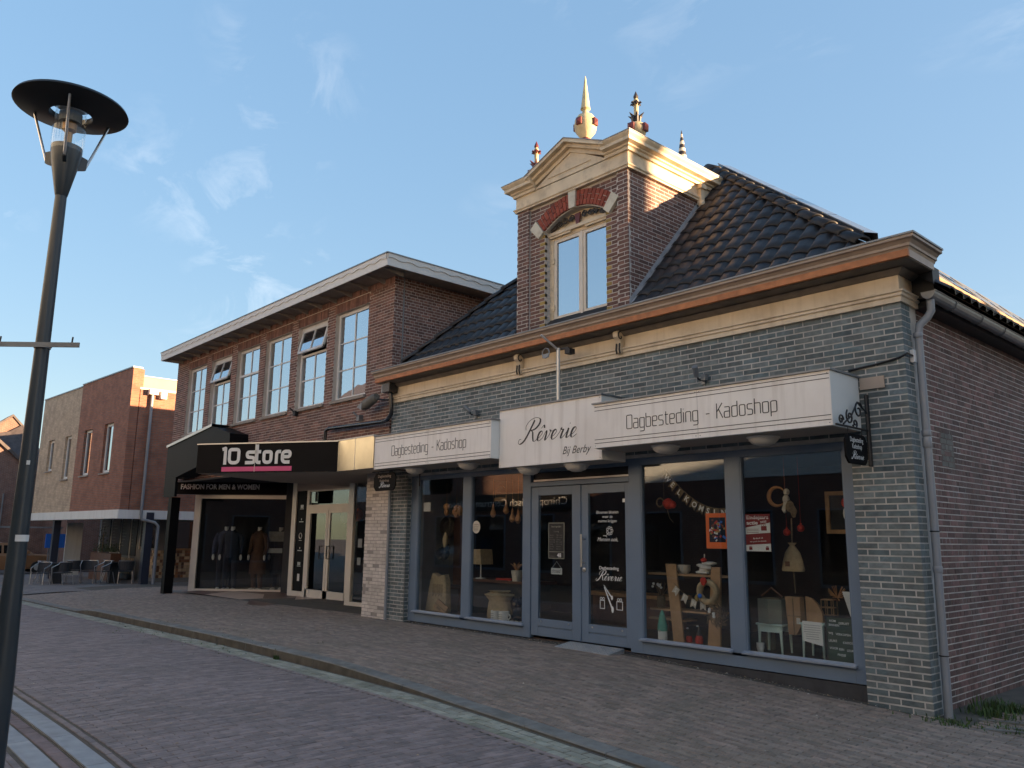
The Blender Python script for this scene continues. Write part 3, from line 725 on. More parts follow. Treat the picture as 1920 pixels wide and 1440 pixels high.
# ================================================================== gift shop
GS = thing('gift_shop', 'gift shop with slate brick front, cream frieze, black tiled roof and tall ornate dormer', 'shop', (-8.3, 0, 0))
XL, XR = -13.23, -3.43
ZF = 4.10                                   # underside of the frieze
fw = MB()                                   # mortar body of the front: two piers and the wall above the shopfront
fw.box(XL, -12.61, -.0965, .30, -.3, ZF).box(-4.09, XR-.0035, -.0965, .30, -.5, ZF).box(-12.61, -4.09, -.0965, .30, 2.62, ZF)
front = fw.build('front_wall', 'slate_mortar', GS)
CO = .068
def front_iv(z):
    return [(XL, XR)] if z > 2.62 else [(XL, -12.61), (-4.09, XR)]
brickwork(lay(-.408, ZF-.005, CO, .220, .0155, front_iv, shift=.03), (0, 0, 0), (1, 0), (0, -1), .0995, -.085, 'slate_brick', 'slate', front, 300, .0022)
# returns of the slate strips on the side of the right pier and inside the left pier
def ret(z): return [(-.085, .13)]
brickwork(lay(-.408, ZF-.005, CO, .215, .014, ret, shift=-.1), (XR-.0035, 0, 0), (0, 1), (1, 0), .0035, .01, 'slate_return_brick', 'slate', front, 60, .002)
brickwork(lay(-.068, 2.60, CO, .222, .012, lambda z: [(-.085, .0)]), (-12.61, 0, 0), (0, 1), (1, 0), .0035, .01, 'pier_return_brick', 'slate', front, 0, .002)
# side wall of red brick, cross bond
XS = -3.47
sw = MB().box(-3.9, XS-.004, .13, 9.0, -.5, 4.25).build('side_wall', 'red_mortar', GS)
brickwork(lay(-.41, 4.25, .0655, .212, .0125, lambda z: [(.13, 8.9)], 'cross'), (XS-.004, 0, 0), (0, 1), (1, 0), .0035, .01, 'brick', 'red', sw, 300, .002)
# a lighter mended patch: whitish bricks
brickwork(lay(2.35, 2.74, .0655, .212, .010, lambda z: [(.80, 1.18)], 'cross', .1), (XS-.002, 0, 0), (0, 1), (1, 0), .0035, .01, 'limewashed_brick', 'kerb', sw, 40, .001)
# inside: room shell
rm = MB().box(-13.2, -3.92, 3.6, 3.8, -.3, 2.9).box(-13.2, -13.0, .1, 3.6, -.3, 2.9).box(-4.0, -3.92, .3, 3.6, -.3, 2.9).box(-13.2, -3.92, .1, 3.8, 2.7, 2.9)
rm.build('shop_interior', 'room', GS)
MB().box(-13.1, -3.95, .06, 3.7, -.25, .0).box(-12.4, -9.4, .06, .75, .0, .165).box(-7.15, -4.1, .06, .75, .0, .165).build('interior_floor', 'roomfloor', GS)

MB().box(-12.99, -12.96, .12, 1.6, .0, 2.7).build('interior_side_panel', 'greyrender', GS)
# plinth under the frame
MB().box(-12.61, -4.09, -.01, .2, -.4, -.012).build('plinth', 'plinth', GS)
# ---- shopfront frame, glass between the posts
FR = thing('shopfront', '', ''); del FR['label']; del FR['category']; del FR['kind']; adopt(FR, GS)
def bar(name, x0, x1, z0, z1, y0=0.0, y1=.09, mat='frame', bev=.004, par=None): return box_part(name, mat, par or FR, x0, x1, y0, y1, z0, z1, bev)
bar('post', -12.61, -12.39, .0, 2.72); bar('post', -11.06, -10.85, .13, 2.56); bar('post', -9.53, -9.36, .0, 2.72)
bar('post', -7.36, -7.15, .0, 2.72); bar('post', -5.78, -5.575, .13, 2.55); bar('post', -4.245, -4.09, .0, 2.72)
bar('bottom_rail', -12.39, -9.53, .0, .17); bar('bottom_rail', -7.15, -4.245, .0, .17)
bar('head_rail', -12.39, -9.53, 2.56, 2.72); bar('head_rail', -7.15, -4.245, 2.545, 2.72); bar('head_rail', -9.36, -7.36, 2.53, 2.72)
bar('transom', -9.36, -7.36, 2.305, 2.375)
for a, b in ((-12.44, -11.04), (-10.90, -9.50), (-7.18, -5.76), (-5.61, -4.22)):
    MB().prism([(-.055, .165), (-.06, .185), (0.03, .205), (.03, .165)], 'x', a, b).build('sill', 'sill', FR)
for a, b, t in ((-12.39, -11.06, 2.56), (-10.85, -9.53, 2.56), (-7.15, -5.78, 2.545), (-5.575, -4.245, 2.545)):
    MB().box(a+.01, b-.01, .045, .051, .19, t-.005).build('window_pane', 'glass', FR)
    g = MB().box(a, a+.018, .01, .06, .19, t).box(b-.018, b, .01, .06, .19, t).box(a, b, .01, .06, t-.018, t)
    g.build('glazing_bead', 'frame', FR)
# ventilation slot above the doors
MB().box(-9.36, -7.36, .07, .09, 2.375, 2.53).build('vent_slot', 'blackmatt', FR)
MB().box(-9.31, -7.37, .02, .05, 2.385, 2.410).build('vent_bar', 'alu', FR)
# ---- doors
def door(x0, x1, g0, g1, lbl):
    d = MB(); y0, y1 = .02, .075
    d.box(x0, g0, y0, y1, .045, 2.295).box(g1, x1, y0, y1, .045, 2.295).box(g0, g1, y0, y1, 2.165, 2.295).box(g0, g1, y0, y1, .19, .30).box(g0, g1, y0+.012, y1, .172, .19).box(g0, g1, y0, y1, .045, .172)
    o = d.build('door', 'frame', GS, bevel=.003); o['label'] = lbl
    MB().box(g0, g1, y0+.02, y0+.026, .30, 2.165).build('door_pane', 'glass', o)
    for xx in (g0+.07, g1-.07): MB().lathe([(.014, 0), (.010, .008)], (0, 0, 0), 8).build('rivet', 'steel', o).matrix_local  # small screw caps
    for c in list(o.children)[-2:]:
        pass
    return o
dl = door(-9.355, -8.335, -9.20, -8.475, 'glazed door leaf with opening hours sticker')
dr = door(-8.285, -7.365, -8.15, -7.445, 'glazed door leaf with long bar handle and white lettering')
for d, xs in ((dl, (-9.13, -8.55)), (dr, (-8.08, -7.52))):
    for c, xx in zip([c for c in d.children if c.name.startswith('rivet')], xs):
        me = c.data; me.transform(Matrix.Translation((xx, .02, .262)) @ Matrix.Rotation(R(90), 4, 'X')); me.update()
MB().box(-8.335, -8.285, .0, .075, .045, 2.295).build('astragal', 'frame', dl, bevel=.004)
h = MB().tube([(-8.23, -.045, 1.10), (-8.23, -.045, 1.57)], .016, 10).tube([(-8.23, -.045, 1.16), (-8.23, .02, 1.16)], .010, 6).tube([(-8.23, -.045, 1.50), (-8.23, .02, 1.50)], .010, 6)
h.build('handle', 'steel', dr, smooth=True)
MB().lathe([(.030, 0), (.030, .012), (.018, .016), (.018, .03)], (0, 0, 0), 12).build('lock', 'steel', dr, smooth=True)
lk = [c for c in dr.children if c.name.startswith('lock')][0]; lk.data.transform(Matrix.Translation((-8.225, .02, 1.06)) @ Matrix.Rotation(R(90), 4, 'X'))
# stickers on the doors
hs = MB()
for a, b, c, d in ((-8.99, -8.65, 1.73, 1.742), (-8.99, -8.65, 1.20, 1.212), (-8.99, -8.65, 1.30, 1.308), (-8.99, -8.98, 1.20, 1.742), (-8.66, -8.65, 1.20, 1.742)): hs.box(a, b, .036, .039, c, d)
hs.build('hours_border', 'gutterstone', dl)
MB().box(-8.985, -8.655, .0385, .0395, 1.205, 1.735).build('hours_panel', 'board', dl)
text('Openingstijden', 'lettering', 'gutterstone', dl, (-8.82, .0360, 1.672), size=.036, align='CENTER')
text('Maandag', 'lettering', 'kerb', dl, (-8.82, .0360, 1.60), size=.032, align='CENTER')
for k, (a, b) in enumerate((('Maandag', '9:30 - 16:00'), ('Dinsdag', '9:30 - 16:00'), ('Woensdag', 'Gesloten'), ('Donderdag', '9:30 - 16:00'), ('Vrijdag', '9:30 - 16:00'), ('Zaterdag', 'Gesloten'), ('Zondag', 'Gesloten'))):
    text(a, 'lettering', 'kerb', dl, (-8.965, .0360, 1.545-k*.034), size=.026); text(b, 'lettering', 'kerb', dl, (-8.82, .0360, 1.545-k*.034), size=.026)
text('Hoofdstraat', 'lettering', 'kerb', dl, (-8.965, .0360, 1.232), size=.022)
text('48', 'lettering', 'white_ink', dl, (-8.80, .0360, 1.225), size=.085, bold=.01)
for k, s in enumerate(('Bloemen bloeien', 'waar ze', 'ruimte krijgen')):
    text(s, 'lettering', 'white_ink', dr, (-7.79, .0385, 1.865-k*.062), size=.062, align='CENTER')
fl = MB()
for k in range(7):
    t = 2*math.pi*k/7
    fl.torus((-7.75+.045*math.cos(t), .037, 1.62+.045*math.sin(t)), .018, .004, 'y', 10, 4)
fl.tube([(-7.78, .037, 1.58), (-7.82, .037, 1.55), (-7.87, .037, 1.55)], .004, 4).tube([(-7.83, .037, 1.55), (-7.80, .037, 1.53)], .004, 4)
fl.build('flower_motif', 'white_ink', dr)
text('Mensen ook,', 'lettering', 'white_ink', dr, (-7.79, .0385, 1.475), size=.075, shear=.35, align='CENTER')
text('Dagbesteding', 'lettering', 'white_ink', dr, (-7.77, .0385, 1.075), width=.36, height=.045, align='CENTER', bold=.008)
place(script_reverie(.50, .002, .06, .2), -8.02, .0385, .925, 'lettering', 'white_ink', dr)
bm_ = MB(); bm_.tube([(-7.86, .036, .83), (-7.72, .036, .55)], [.006, .010], 6).blob((-7.71, .036, .53), .022, .004, .045).tube([(-7.87, .036, .86), (-7.73, .036, .70)], [.004, .008], 6).blob((-7.72, .036, .69), .018, .004, .032)
for gx, gy, gw in ((-7.90, .53, .09), (-7.58, .53, .11)):
    for a, b, c, d in ((gx-gw/2, gx+gw/2, gy, gy+.008), (gx-gw/2, gx+gw/2, gy+.11, gy+.118), (gx-gw/2, gx-gw/2+.008, gy, gy+.118), (gx+gw/2-.008, gx+gw/2, gy, gy+.118)): bm_.box(a, b, .035, .038, c, d)
    bm_.torus((gx-.022, .036, gy+.14), .018, .004, 'y', 10, 4).torus((gx+.022, .036, gy+.14), .018, .004, 'y', 10, 4)
bm_.build('brush_and_gift_motif', 'white_ink', dr)
MB().box(-7.50, -7.455, .033, .037, 2.02, 2.07).build('alarm_sticker', 'white_ink', dr)

# ---- frieze, mouldings and the boxed gutter
CP = [(-13.28, 0), (XR-.11, 0), (XR-.11, .32)]        # path of the wall face: front then right return (out = towards the street)
def corn(name, prof_, mat, path=None): return MB().sweep(prof_, path or CP).build(name, mat, GS)
corn('frieze_board', [(.11, ZF+.10), (.11, 4.47), (-.05, 4.47), (-.05, ZF+.10)], 'cream')
corn('frieze_moulding', [(.1025, ZF-.022), (.135, ZF-.022), (.135, ZF+.035), (.155, ZF+.045), (.155, ZF+.075), (.175, ZF+.085), (.175, ZF+.102), (.112, ZF+.108)], 'cream')
CG = [(-13.47, 0), (XR-.14, 0), (XR-.14, .34)]
corn('soffit_board', [(.09, 4.445), (.355, 4.465), (.355, 4.472), (-.02, 4.472), (-.02, 4.445)], 'underwood', [(-13.40, 0), (XR-.13, 0), (XR-.13, .33)])
corn('bed_moulding', [(.113, 4.385), (.135, 4.39), (.20, 4.44), (.113, 4.443)], 'underwood', [(-13.2, 0), (XR-.11, 0), (XR-.11, .30)])
MB().box(-13.42, XR+.235, -.405, -.36, 4.475, 4.555).build('timber_strip', 'orangewood', GS, bevel=.004)
MB().box(XR+.19, XR+.235, -.36, .30, 4.476, 4.556).build('timber_strip_return', 'gutterpaint', GS)
corn('gutter_box', [(.30, 4.557), (.37, 4.557), (.385, 4.585), (.40, 4.59), (.40, 4.62), (.43, 4.65), (.46, 4.66), (.46, 4.69), (.30, 4.69)], 'gutterpaint', CG)
corn('gutter_lip', [(.30, 4.692), (.475, 4.692), (.475, 4.712), (.30, 4.712)], 'zinc', CG)
MB().box(-13.45, XR+.15, -.32, .05, 4.56, 4.60).build('gutter_floor', 'zinc', GS)
# scroll brackets on the frieze
for bx in (-9.46, -7.345):
    pth = []
    for k in range(22):
        t = k/21
        pth.append((-.205+.055*math.cos(2.2*math.pi*t+.3)*(1-.6*t), 4.40-.05*t+.055*math.sin(2.2*math.pi*t+.3)*(1-.6*t)))
    b = MB(); poly = [(-.112, 4.45), (-.24, 4.45), (-.27, 4.42), (-.265, 4.36), (-.21, 4.31), (-.185, 4.25), (-.20, 4.18), (-.185, 4.13), (-.15, 4.12), (-.112, 4.15)]
    b.prism(poly, 'x', bx-.045, bx+.045)
    o = b.build('bracket', 'cream', GS, bevel=.006); 
    MB().tube([(bx+.047, p, q) for p, q in pth], .010, 6).tube([(bx-.03, -.20, 4.27), (bx-.03, -.21, 4.18), (bx-.03, -.195, 4.12)], .012, 6).tube([(bx+.03, -.20, 4.27), (bx+.03, -.21, 4.18), (bx+.03, -.195, 4.12)], .012, 6).build('scroll', 'darkiron', o)

# ---- roof: front shield between two hips, right slope with solar panels
ZE, YE, MF, MR, ML = 4.84, 0.0, 1.13, .84, .91
XHR, XHL = -3.83, -13.0
def zf_(y): return 4.87+MF*y
ZA = 8.12; XA = XHR-(ZA-ZE)/MR; XB = XHL+(ZA-ZE)/ML; YA = (ZA-4.87)/MF
roof = MB().add([(XHR+.73, -.02, ZE-MR*.73), (XHR, -.02, ZE), (XA, YA, ZA), (XB, YA, ZA), (XHL, -.02, ZE), (XA, 9, ZA), (XB, 9, ZA), (XHR+.73, 9, ZE-MR*.73), (XHL-.3, -.02, ZE-.27), (XHL-.3, 9, ZE-.27), (XHR, -.02, 4.45), (XHL, -.02, 4.45)],
     [(1, 2, 3, 4), (0, 7, 5, 2, 1), (4, 3, 6, 9, 8), (2, 5, 6, 3), (1, 4, 11, 10)]).build('roof', 'underlay', GS)
def tile_mesh(w, ln, th=.018, amp=.022):
    mb = MB(); n = 8
    def pz(t):  # S-shaped pan and roll
        return amp*(math.sin(2*math.pi*t-.6)+.35*math.sin(4*math.pi*t))
    rows = ((0, .022), (ln*.5, .011), (ln*1.12, 0))
    for s, lift in rows:
        for i in range(n+1):
            t = i/n; mb.v.append(((t-.5)*w*1.06, s, pz(t)+lift+.03))
    k = n+1
    for r_ in range(2):
        for i in range(n): mb.f.append((r_*k+i, r_*k+i+1, (r_+1)*k+i+1, (r_+1)*k+i))
    o = len(mb.v)
    for i in range(n+1):
        t = i/n; mb.v.append(((t-.5)*w*1.06, 0, pz(t)+.022+.03-th))
    for i in range(n): mb.f.append((o+i, o+i+1, i+1, i))
    return mb
TW, TL = .245, .335
base = tile_mesh(TW, TL).mesh('tile', True); base.materials.append(MT['tile'])
def lay_tiles(origin, ux, sl, ncol, nrow, keep, clips, c0=0):
    """origin eave point, ux unit along the eave, sl unit up the slope; keep(P)->bool, clips: planes (co, no) whose positive side is cut away"""
    nrm = Vector(ux).cross(Vector(sl)).normalized(); ux = Vector(ux); sl = Vector(sl); cnt = 0
    B = Matrix(((ux.x, sl.x, nrm.x, 0), (ux.y, sl.y, nrm.y, 0), (ux.z, sl.z, nrm.z, 0), (0, 0, 0, 1)))
    for r_ in range(nrow):
        for c in range(c0, ncol):
            P = Vector(origin)+ux*(c+.5)*TW+sl*r_*TL; mid = P+sl*TL*.5
            st = keep(mid)
            if st == 0: continue
            T = Matrix.Translation(P) @ B
            if st == 1:
                o = bpy.data.objects.new('tile', base); COL.objects.link(o); o.matrix_world = T; adopt(o, roof)
            else:
                bm = bmesh.new(); bm.from_mesh(base)
                for co, no in clips:
                    co2 = T.inverted() @ Vector(co); no2 = (T.to_3x3().inverted() @ Vector(no)).normalized()
                    bmesh.ops.bisect_plane(bm, geom=bm.verts[:]+bm.edges[:]+bm.faces[:], plane_co=co2, plane_no=no2, clear_outer=True)
                if len(bm.faces) < 3: bm.free(); continue
                me = bpy.data.meshes.new('tile'); bm.to_mesh(me); bm.free(); me.materials.clear(); me.materials.append(MT['tile']); me.polygons.foreach_set('use_smooth', [True]*len(me.polygons))
                o = bpy.data.objects.new('tile', me); COL.objects.link(o); o.matrix_world = T; adopt(o, roof)
            cnt += 1
    return cnt
DX0, DX1 = -9.67, -7.25
slf = Vector((0, 1, MF)).normalized(); nR = Vector((YA+.02, 0, 0))
hipR = (Vector((XHR, -.02, ZE)), Vector((XA, YA, ZA))); hipL = (Vector((XHL, -.02, ZE)), Vector((XB, YA, ZA)))
def hip_x(y, side):
    t = (y+.02)/(YA+.02); return (XHR+(XA-XHR)*t) if side > 0 else (XHL+(XB-XHL)*t)
def pl(side):
    a, b = hipR if side > 0 else hipL; d = (b-a); no = Vector((d.y, -d.x, 0)).normalized()
    if no.x*side < 0: no = -no
    return (a, no)
def keepf(Pm):
    xr, xl = hip_x(Pm.y, 1), hip_x(Pm.y, -1); m_ = TW*.75
    if Pm.y > YA-.1: return 0
    if Pm.x > xr+m_ or Pm.x < xl-m_: return 0
    if DX0+m_ < Pm.x < DX1-m_ and Pm.y < 2.35: return 0
    if Pm.x > xr-m_*1.3 or Pm.x < xl+m_*1.3: return 2
    if DX0-m_ < Pm.x < DX1+m_ and Pm.y < 2.35: return 3
    return 1
nfront = lay_tiles((XHL-.1, -.12, zf_(-.12)-.01), (1, 0, 0), slf, 39, 16, lambda P: 2 if keepf(P) in (2,) else (1 if keepf(P) == 1 else 0), [pl(1), pl(-1)])
lay_tiles((XHL-.1, -.12, zf_(-.12)-.01), (1, 0, 0), slf, 39, 16, lambda P: 2 if (keepf(P) == 3 and P.x > -8.4) else 0, [((DX1+.01, 0, 0), (-1, 0, 0)), pl(1)])
lay_tiles((XHL-.1, -.12, zf_(-.12)-.01), (1, 0, 0), slf, 39, 16, lambda P: 2 if (keepf(P) == 3 and P.x < -8.4) else 0, [((DX0-.01, 0, 0), (1, 0, 0)), pl(-1)])
slr = Vector((-1, 0, MR)).normalized()
def keepr(Pm):
    t = (XHR-Pm.x)/(XHR-XA); yh = -.02+t*(YA+.02)
    if Pm.x > XHR: yh = .32
    return 0 if Pm.y < yh-.1 else (2 if Pm.y < yh+.3 else 1)
a, no = pl(1)
lay_tiles((XHR+.75, .30, ZE-MR*.75), (0, 1, 0), slr, 26, 5, lambda P: (keepr(P) if P.x < XHR-.2 else (1 if keepr(P) else 0)), [(a, -no)])
# hip caps: overlapping half round tiles
def hip_tiles(p0, p1, n):
    d = (p1-p0); ln = d.length/n; d.normalize(); side = d.cross(Vector((0, 0, 1))).normalized(); upv = side.cross(d)
    mb = MB(); k = 8
    for s, rr, lift in ((0, .105, .03), (ln*1.12, .09, .010)):
        for i in range(k+1):
            t = math.pi*i/k; mb.v.append(tuple(d*s+side*rr*math.cos(t)+upv*(rr*.85*math.sin(t)+lift-.01)))
    for i in range(k): mb.f.append((i, i+1, k+1+i+1, k+1+i))
    o = len(mb.v)
    for i in range(k+1):
        t = math.pi*i/k; mb.v.append(tuple(side*.09*math.cos(t)+upv*(.09*.85*math.sin(t)+.012)))
    for i in range(k): mb.f.append((o+i, o+i+1, i+1, i))
    me = mb.mesh('hip_tile', True); me.materials.append(MT['tile'])
    for j in range(n):
        q = bpy.data.objects.new('hip_tile', me); COL.objects.link(q); q.location = p0+d*ln*j; adopt(q, roof)
hip_tiles(hipR[0]+Vector((.0, .0, .02)), hipR[1]+Vector((0, 0, .02)), 14); hip_tiles(hipL[0]+Vector((0, 0, .02)), hipL[1]+Vector((0, 0, .02)), 14)
# solar panels on the right slope
MS = 1.13; sls = Vector((-1, 0, MS)).normalized(); nrmS = Vector((MS, 0, 1)).normalized()
for c in range(8):
    y0 = 1.25+c*1.03; P = Vector((-3.48, y0, 4.22+MS*.38))
    B = Matrix(((0, sls.x, nrmS.x, P.x), (1, sls.y, nrmS.y, P.y), (0, sls.z, nrmS.z, P.z), (0, 0, 0, 1)))
    ln_ = .85
    o = MB().mbox(B @ Matrix.Translation((.5, ln_/2, 0)), 1.0, ln_, .03).build('solar_panel', 'panelglass', roof)
    fr_ = MB()
    for cx, cy, sx, sy in ((.5, .01, 1.02, .02), (.5, ln_-.01, 1.02, .02), (.0, ln_/2, .02, ln_), (1.0, ln_/2, .02, ln_), (.5, ln_*.33, 1.0, .008), (.5, ln_*.66, 1.0, .008)):
        fr_.mbox(B @ Matrix.Translation((cx, cy, .004)), sx, sy, .036)
    fr_.build('panel_frame', 'zinc', roof)
MB().box(-3.47, -3.42, .6, 9, 4.58, 4.64).build('panel_rail', 'wood', roof); MB().box(-3.56, -3.48, .5, 9, 4.40, 4.60).build('panel_support', 'blackmatt', roof); MB().box(-3.52, -3.20, .25, .45, 4.17, 4.52).build('eave_closer', 'blackmatt', roof)
for k in range(5):
    p, q = hipR[0].lerp(hipR[1], .05+k*.19), hipR[0].lerp(hipR[1], .05+(k+1)*.19-.004); of = Vector((.10, .14, 0)); e = []
    for w_o, zz in ((of, .03), (of, .12), (of+Vector((.0, .40, .0)), .215), (of+Vector((.0, .40, .0)), .03)): e += [tuple(p+w_o+Vector((0, 0, zz))), tuple(q+w_o+Vector((0, 0, zz)))]
    MB().add(e, [(0,1,3,2), (2,3,5,4), (4,5,7,6), (6,7,1,0)]).build('solar_panel', 'panelglass', roof); MB().tube([p+of+Vector((0, -.01, .125)), q+of+Vector((0, -.01, .125))], .010, 6).build('panel_frame', 'zinc', roof)

# ---- side gutter and downpipe
gp = []
for k in range(9):
    t = math.pi*k/8; gp.append((-.075*math.cos(t), -.085*math.sin(t)))
sg = MB(); prof_o = [(XS+.25+a, 4.20+b) for a, b in gp]; prof_i = [(XS+.25+a*.93, 4.20+b*.93+.004) for a, b in reversed(gp)]
sg.prism([(x, z) for x, z in prof_o+prof_i], 'y', .12, 8.8).prism([(x, z) for x, z in prof_o], 'y', .118, .13)
o = sg.build('side_gutter', 'zinc', GS)
MB().tube([(XS+.325, .12, 4.203), (XS+.325, 8.8, 4.203)], .010, 6).build('gutter_bead', 'zinc', o)
for yy in (.75, 1.6, 2.4, 3.3): MB().tube([(XS+.25-.08*math.cos(math.pi*k/8), yy, 4.198-.09*math.sin(math.pi*k/8)) for k in range(9)], .006, 4).build('gutter_strap', 'zinc', o)
MB().box(XS-.05, XS+.18, .33, 8.8, 4.10, 4.16).build('eave_board', 'blackmatt', GS)
pp = MB().tube([(XS+.24, .20, 4.13), (XS+.24, .20, 4.00), (XS+.20, .19, 3.93), (XS+.13, .13, 3.84), (XS+.115, .12, 3.72), (XS+.115, .11, 1.6), (XS+.115, .06, -.24)], .042, 12)
pipe = pp.build('downpipe', 'pvc', GS, smooth=True)
for z, hh in ((3.70, .05), (2.62, .06), (2.50, .10), (1.20, .06)): MB().lathe([(.046, 0), (.048, .004), (.048, hh), (.046, hh+.004)], (XS+.115, .11 if z > 1.6 else .10, z), 12).build('pipe_collar', 'pvc', pipe, smooth=True)
for z in (1.62, .38): MB().torus((XS+.115, .11 if z > 1 else .077, z), .044, .006, 'z', 16, 5).build('pipe_clip', 'blackmatt', pipe)
MB().tube([(XR-.62, -.112, 3.40), (-3.75, -.112, 3.425), (-3.5, -.112, 3.46), (XR+.03, -.10, 3.50), (XR+.035, .04, 3.49)], .012, 6).build('wall_cable', 'blackmatt', GS)
MB().box(XR+.005, XR+.05, .02, .10, 3.42, 3.56).build('junction_box', 'whitepaint', GS, bevel=.004)
MB().box(-3.93, -3.66, -.125, -.108, 3.16, 3.29).build('wall_plate', 'gutterpaint', GS)

# ================================================================== dormer (part of the shop)
DO = thing('dormer', '', ''); del DO['label']; del DO['category']; del DO['kind']; adopt(DO, GS)
DO['label'] = 'tall brick dormer with cream pediment and finials'
ZB, ZT = 4.62, 7.02; YD = 0.0
WX0, WX1, WZ0, WZ1 = -9.05, -7.72, 4.80, 6.50
def arch_z(x, rise=.22, z0=WZ1): c = (WX0+WX1)/2; hw = (WX1-WX0)/2; return z0+rise*(1-((x-c)/hw)**2)
db = MB()
db.box(DX0+.008, WX0, YD+.0035, .24, ZB, ZT).box(WX1, DX1-.008, YD+.0035, .24, ZB, ZT)
na = 12
for k in range(na):
    a = WX0+(WX1-WX0)*k/na; b = WX0+(WX1-WX0)*(k+1)/na
    db.add([(a, YD+.0035, arch_z(a)), (b, YD+.0035, arch_z(b)), (b, YD+.0035, ZT), (a, YD+.0035, ZT), (a, .24, arch_z(a)), (b, .24, arch_z(b)), (b, .24, ZT), (a, .24, ZT)], [(0,1,2,3),(0,4,5,1)])
db.box(DX0+.008, DX0+.2, .24, 2.1, ZB, ZT).box(DX1-.2, DX1-.008, .24, 2.1, ZB, ZT)
db.build('dormer_wall', 'dorm_mortar', DO)
AR0, AR1 = -9.20, -7.59                      # arch band
def d_iv(z):
    cuts = []
    if z < WZ1: cuts.append((WX0, WX1))
    if WZ1-.02 < z < 7.0:
        # leave out what the arch band covers
        c = (WX0+WX1)/2
        hw = None
        top = 6.985
        if z < top:
            xs = [x for x in np.linspace(AR0, AR1, 81) if arch_z(min(max(x, WX0), WX1))-.005 <= z+.03 and z-.03 <= arch_z(min(max(x, WX0), WX1))+.26 or (z < arch_z(min(max(x, WX0), WX1)) and WX0 < x < WX1)]
            if xs: cuts.append((min(xs), max(xs)))
    return minus(DX0, DX1, cuts)
DC = .0635
dbr = lay(ZB, ZT-.02, DC, .209, .0135, d_iv, shift=-.04)
yel = []; red_ = []
for i, b in enumerate(dbr):
    row = int(round((b[2]-ZB)/DC)); zmid = (b[2]+b[3])/2
    at_l = abs(b[1]-WX0) < .004; at_r = abs(b[0]-WX1) < .004
    (yel if (at_l or at_r) and row % 2 == 0 and 4.8 < zmid < WZ1 else red_).append(b)
brickwork(red_, (0, 0, 0), (1, 0), (0, -1), .0-YD, .012, 'dormer_brick', 'dorm', DO, 170, .0015)
for b in yel:
    x0, x1 = (b[0], b[1]) if b[1]-b[0] < .14 else ((b[1]-.14, b[1]) if abs(b[1]-WX0) < .004 else (b[0], b[0]+.14))
    MB().box(x0, x1, YD-.004, .05, b[2], b[3]).build('yellow_brick', 'yellow', DO)
# pilaster strips at both corners
for a, b in ((DX0-.012, DX0+.27), (DX1-.21, DX1+.0)):
    bp_ = lay(ZB, ZT, DC, .209, .0135, lambda z: [(a, b)], shift=.02)
    brickwork(bp_, (0, -.045, 0), (1, 0), (0, -1), 0, .02, 'pilaster_brick', 'dorm', DO, 40, .0015)
    MB().box(a+.003, b-.003, -.0415, .02, ZB, ZT).build('pilaster', 'dorm_mortar', DO)
# right and left side brickwork
def side_iv(z): return [(-.04, max(.0, min(2.15, (z-4.86)/MF+.02)))] if z > 4.9 else [(-.04, .03)]
brickwork(lay(ZB, ZT, DC, .209, .0135, side_iv, shift=.1), (DX1-.008, 0, 0), (0, 1), (1, 0), .0035, .01, 'side_brick', 'dorm', DO, 130, .002)
# lead flashing up the roof line
MB().add([(DX1+.006, -.05, 4.80), (DX1+.006, 2.1, 4.80+2.15*MF), (DX1+.006, 2.1, 4.95+2.15*MF), (DX1+.006, -.05, 4.95), (DX1+.10, -.05, 4.83), (DX1+.10, 2.1, 4.83+2.15*MF)], [(0,1,2,3), (0,4,5,1)]).build('lead_flashing', 'lead', DO)
MB().add([(DX1+.012, -.04, 4.88), (DX1+.012, 2.05, 4.88+2.09*MF), (DX1+.085, 2.05, 4.93+2.09*MF-.02), (DX1+.085, -.04, 4.91)], [(0,1,2,3)]).build('lead_flashing', 'lead', DO)
MB().add([(DX0-.10, -.05, 4.83), (DX0-.10, 2.1, 4.83+2.15*MF), (DX0-.006, 2.1, 4.93+2.15*MF), (DX0-.006, -.05, 4.93)], [(0,1,2,3)]).build('lead_flashing', 'lead', DO)
# arch: rubbed red bricks, key stone and springers
cxm = (WX0+WX1)/2; hw = (WX1-WX0)/2; rise = .22; Rr = (hw*hw+rise*rise)/(2*rise); zc = WZ1+rise-Rr
a0 = math.asin((hw+.05)/Rr)
def wedge(t0, t1, r0, r1, name, mat, pr=.035):
    P = lambda t, r_: (cxm+r_*math.sin(t), zc+r_*math.cos(t))
    poly = [P(t0, r0), P(t1, r0), P(t1, r1), P(t0, r1)]
    return MB().prism(poly, 'y', YD-pr, .10).build(name, mat, DO)
r0, r1 = Rr+.015, Rr+.265
wedge(-.058, .058, r0-.02, r1+.04, 'keystone', 'stone', .065)
wedge(-a0-.075, -a0+.055, r0-.03, r1+.01, 'springer_stone', 'stone', .06); wedge(a0-.055, a0+.075, r0-.03, r1+.01, 'springer_stone', 'stone', .06)
nb_ = 9; rng = (a0-.055-.058)
for s in (-1, 1):
    for k in range(nb_):
        t0 = .062+rng*k/nb_; t1 = .062+rng*(k+1)/nb_-.012
        if s < 0: t0, t1 = -t1, -t0
        cut = r0+(.165 if k % 2 else .085)
        wedge(t0, t1, r0, cut-.006, 'arch_brick', 'archred'); wedge(t0, t1, cut+.006, r1, 'arch_brick', 'archred')
am = MB()
for k in range(14):
    t0, t1 = -a0+2*a0*k/14, -a0+2*a0*(k+1)/14; P = lambda t, r_: (cxm+r_*math.sin(t), zc+r_*math.cos(t))
    am.prism([P(t0, r0+.004), P(t1, r0+.004), P(t1, r1-.004), P(t0, r1-.004)], 'y', YD-.018, .09)
am.build('arch_mortar', 'dorm_mortar', DO)
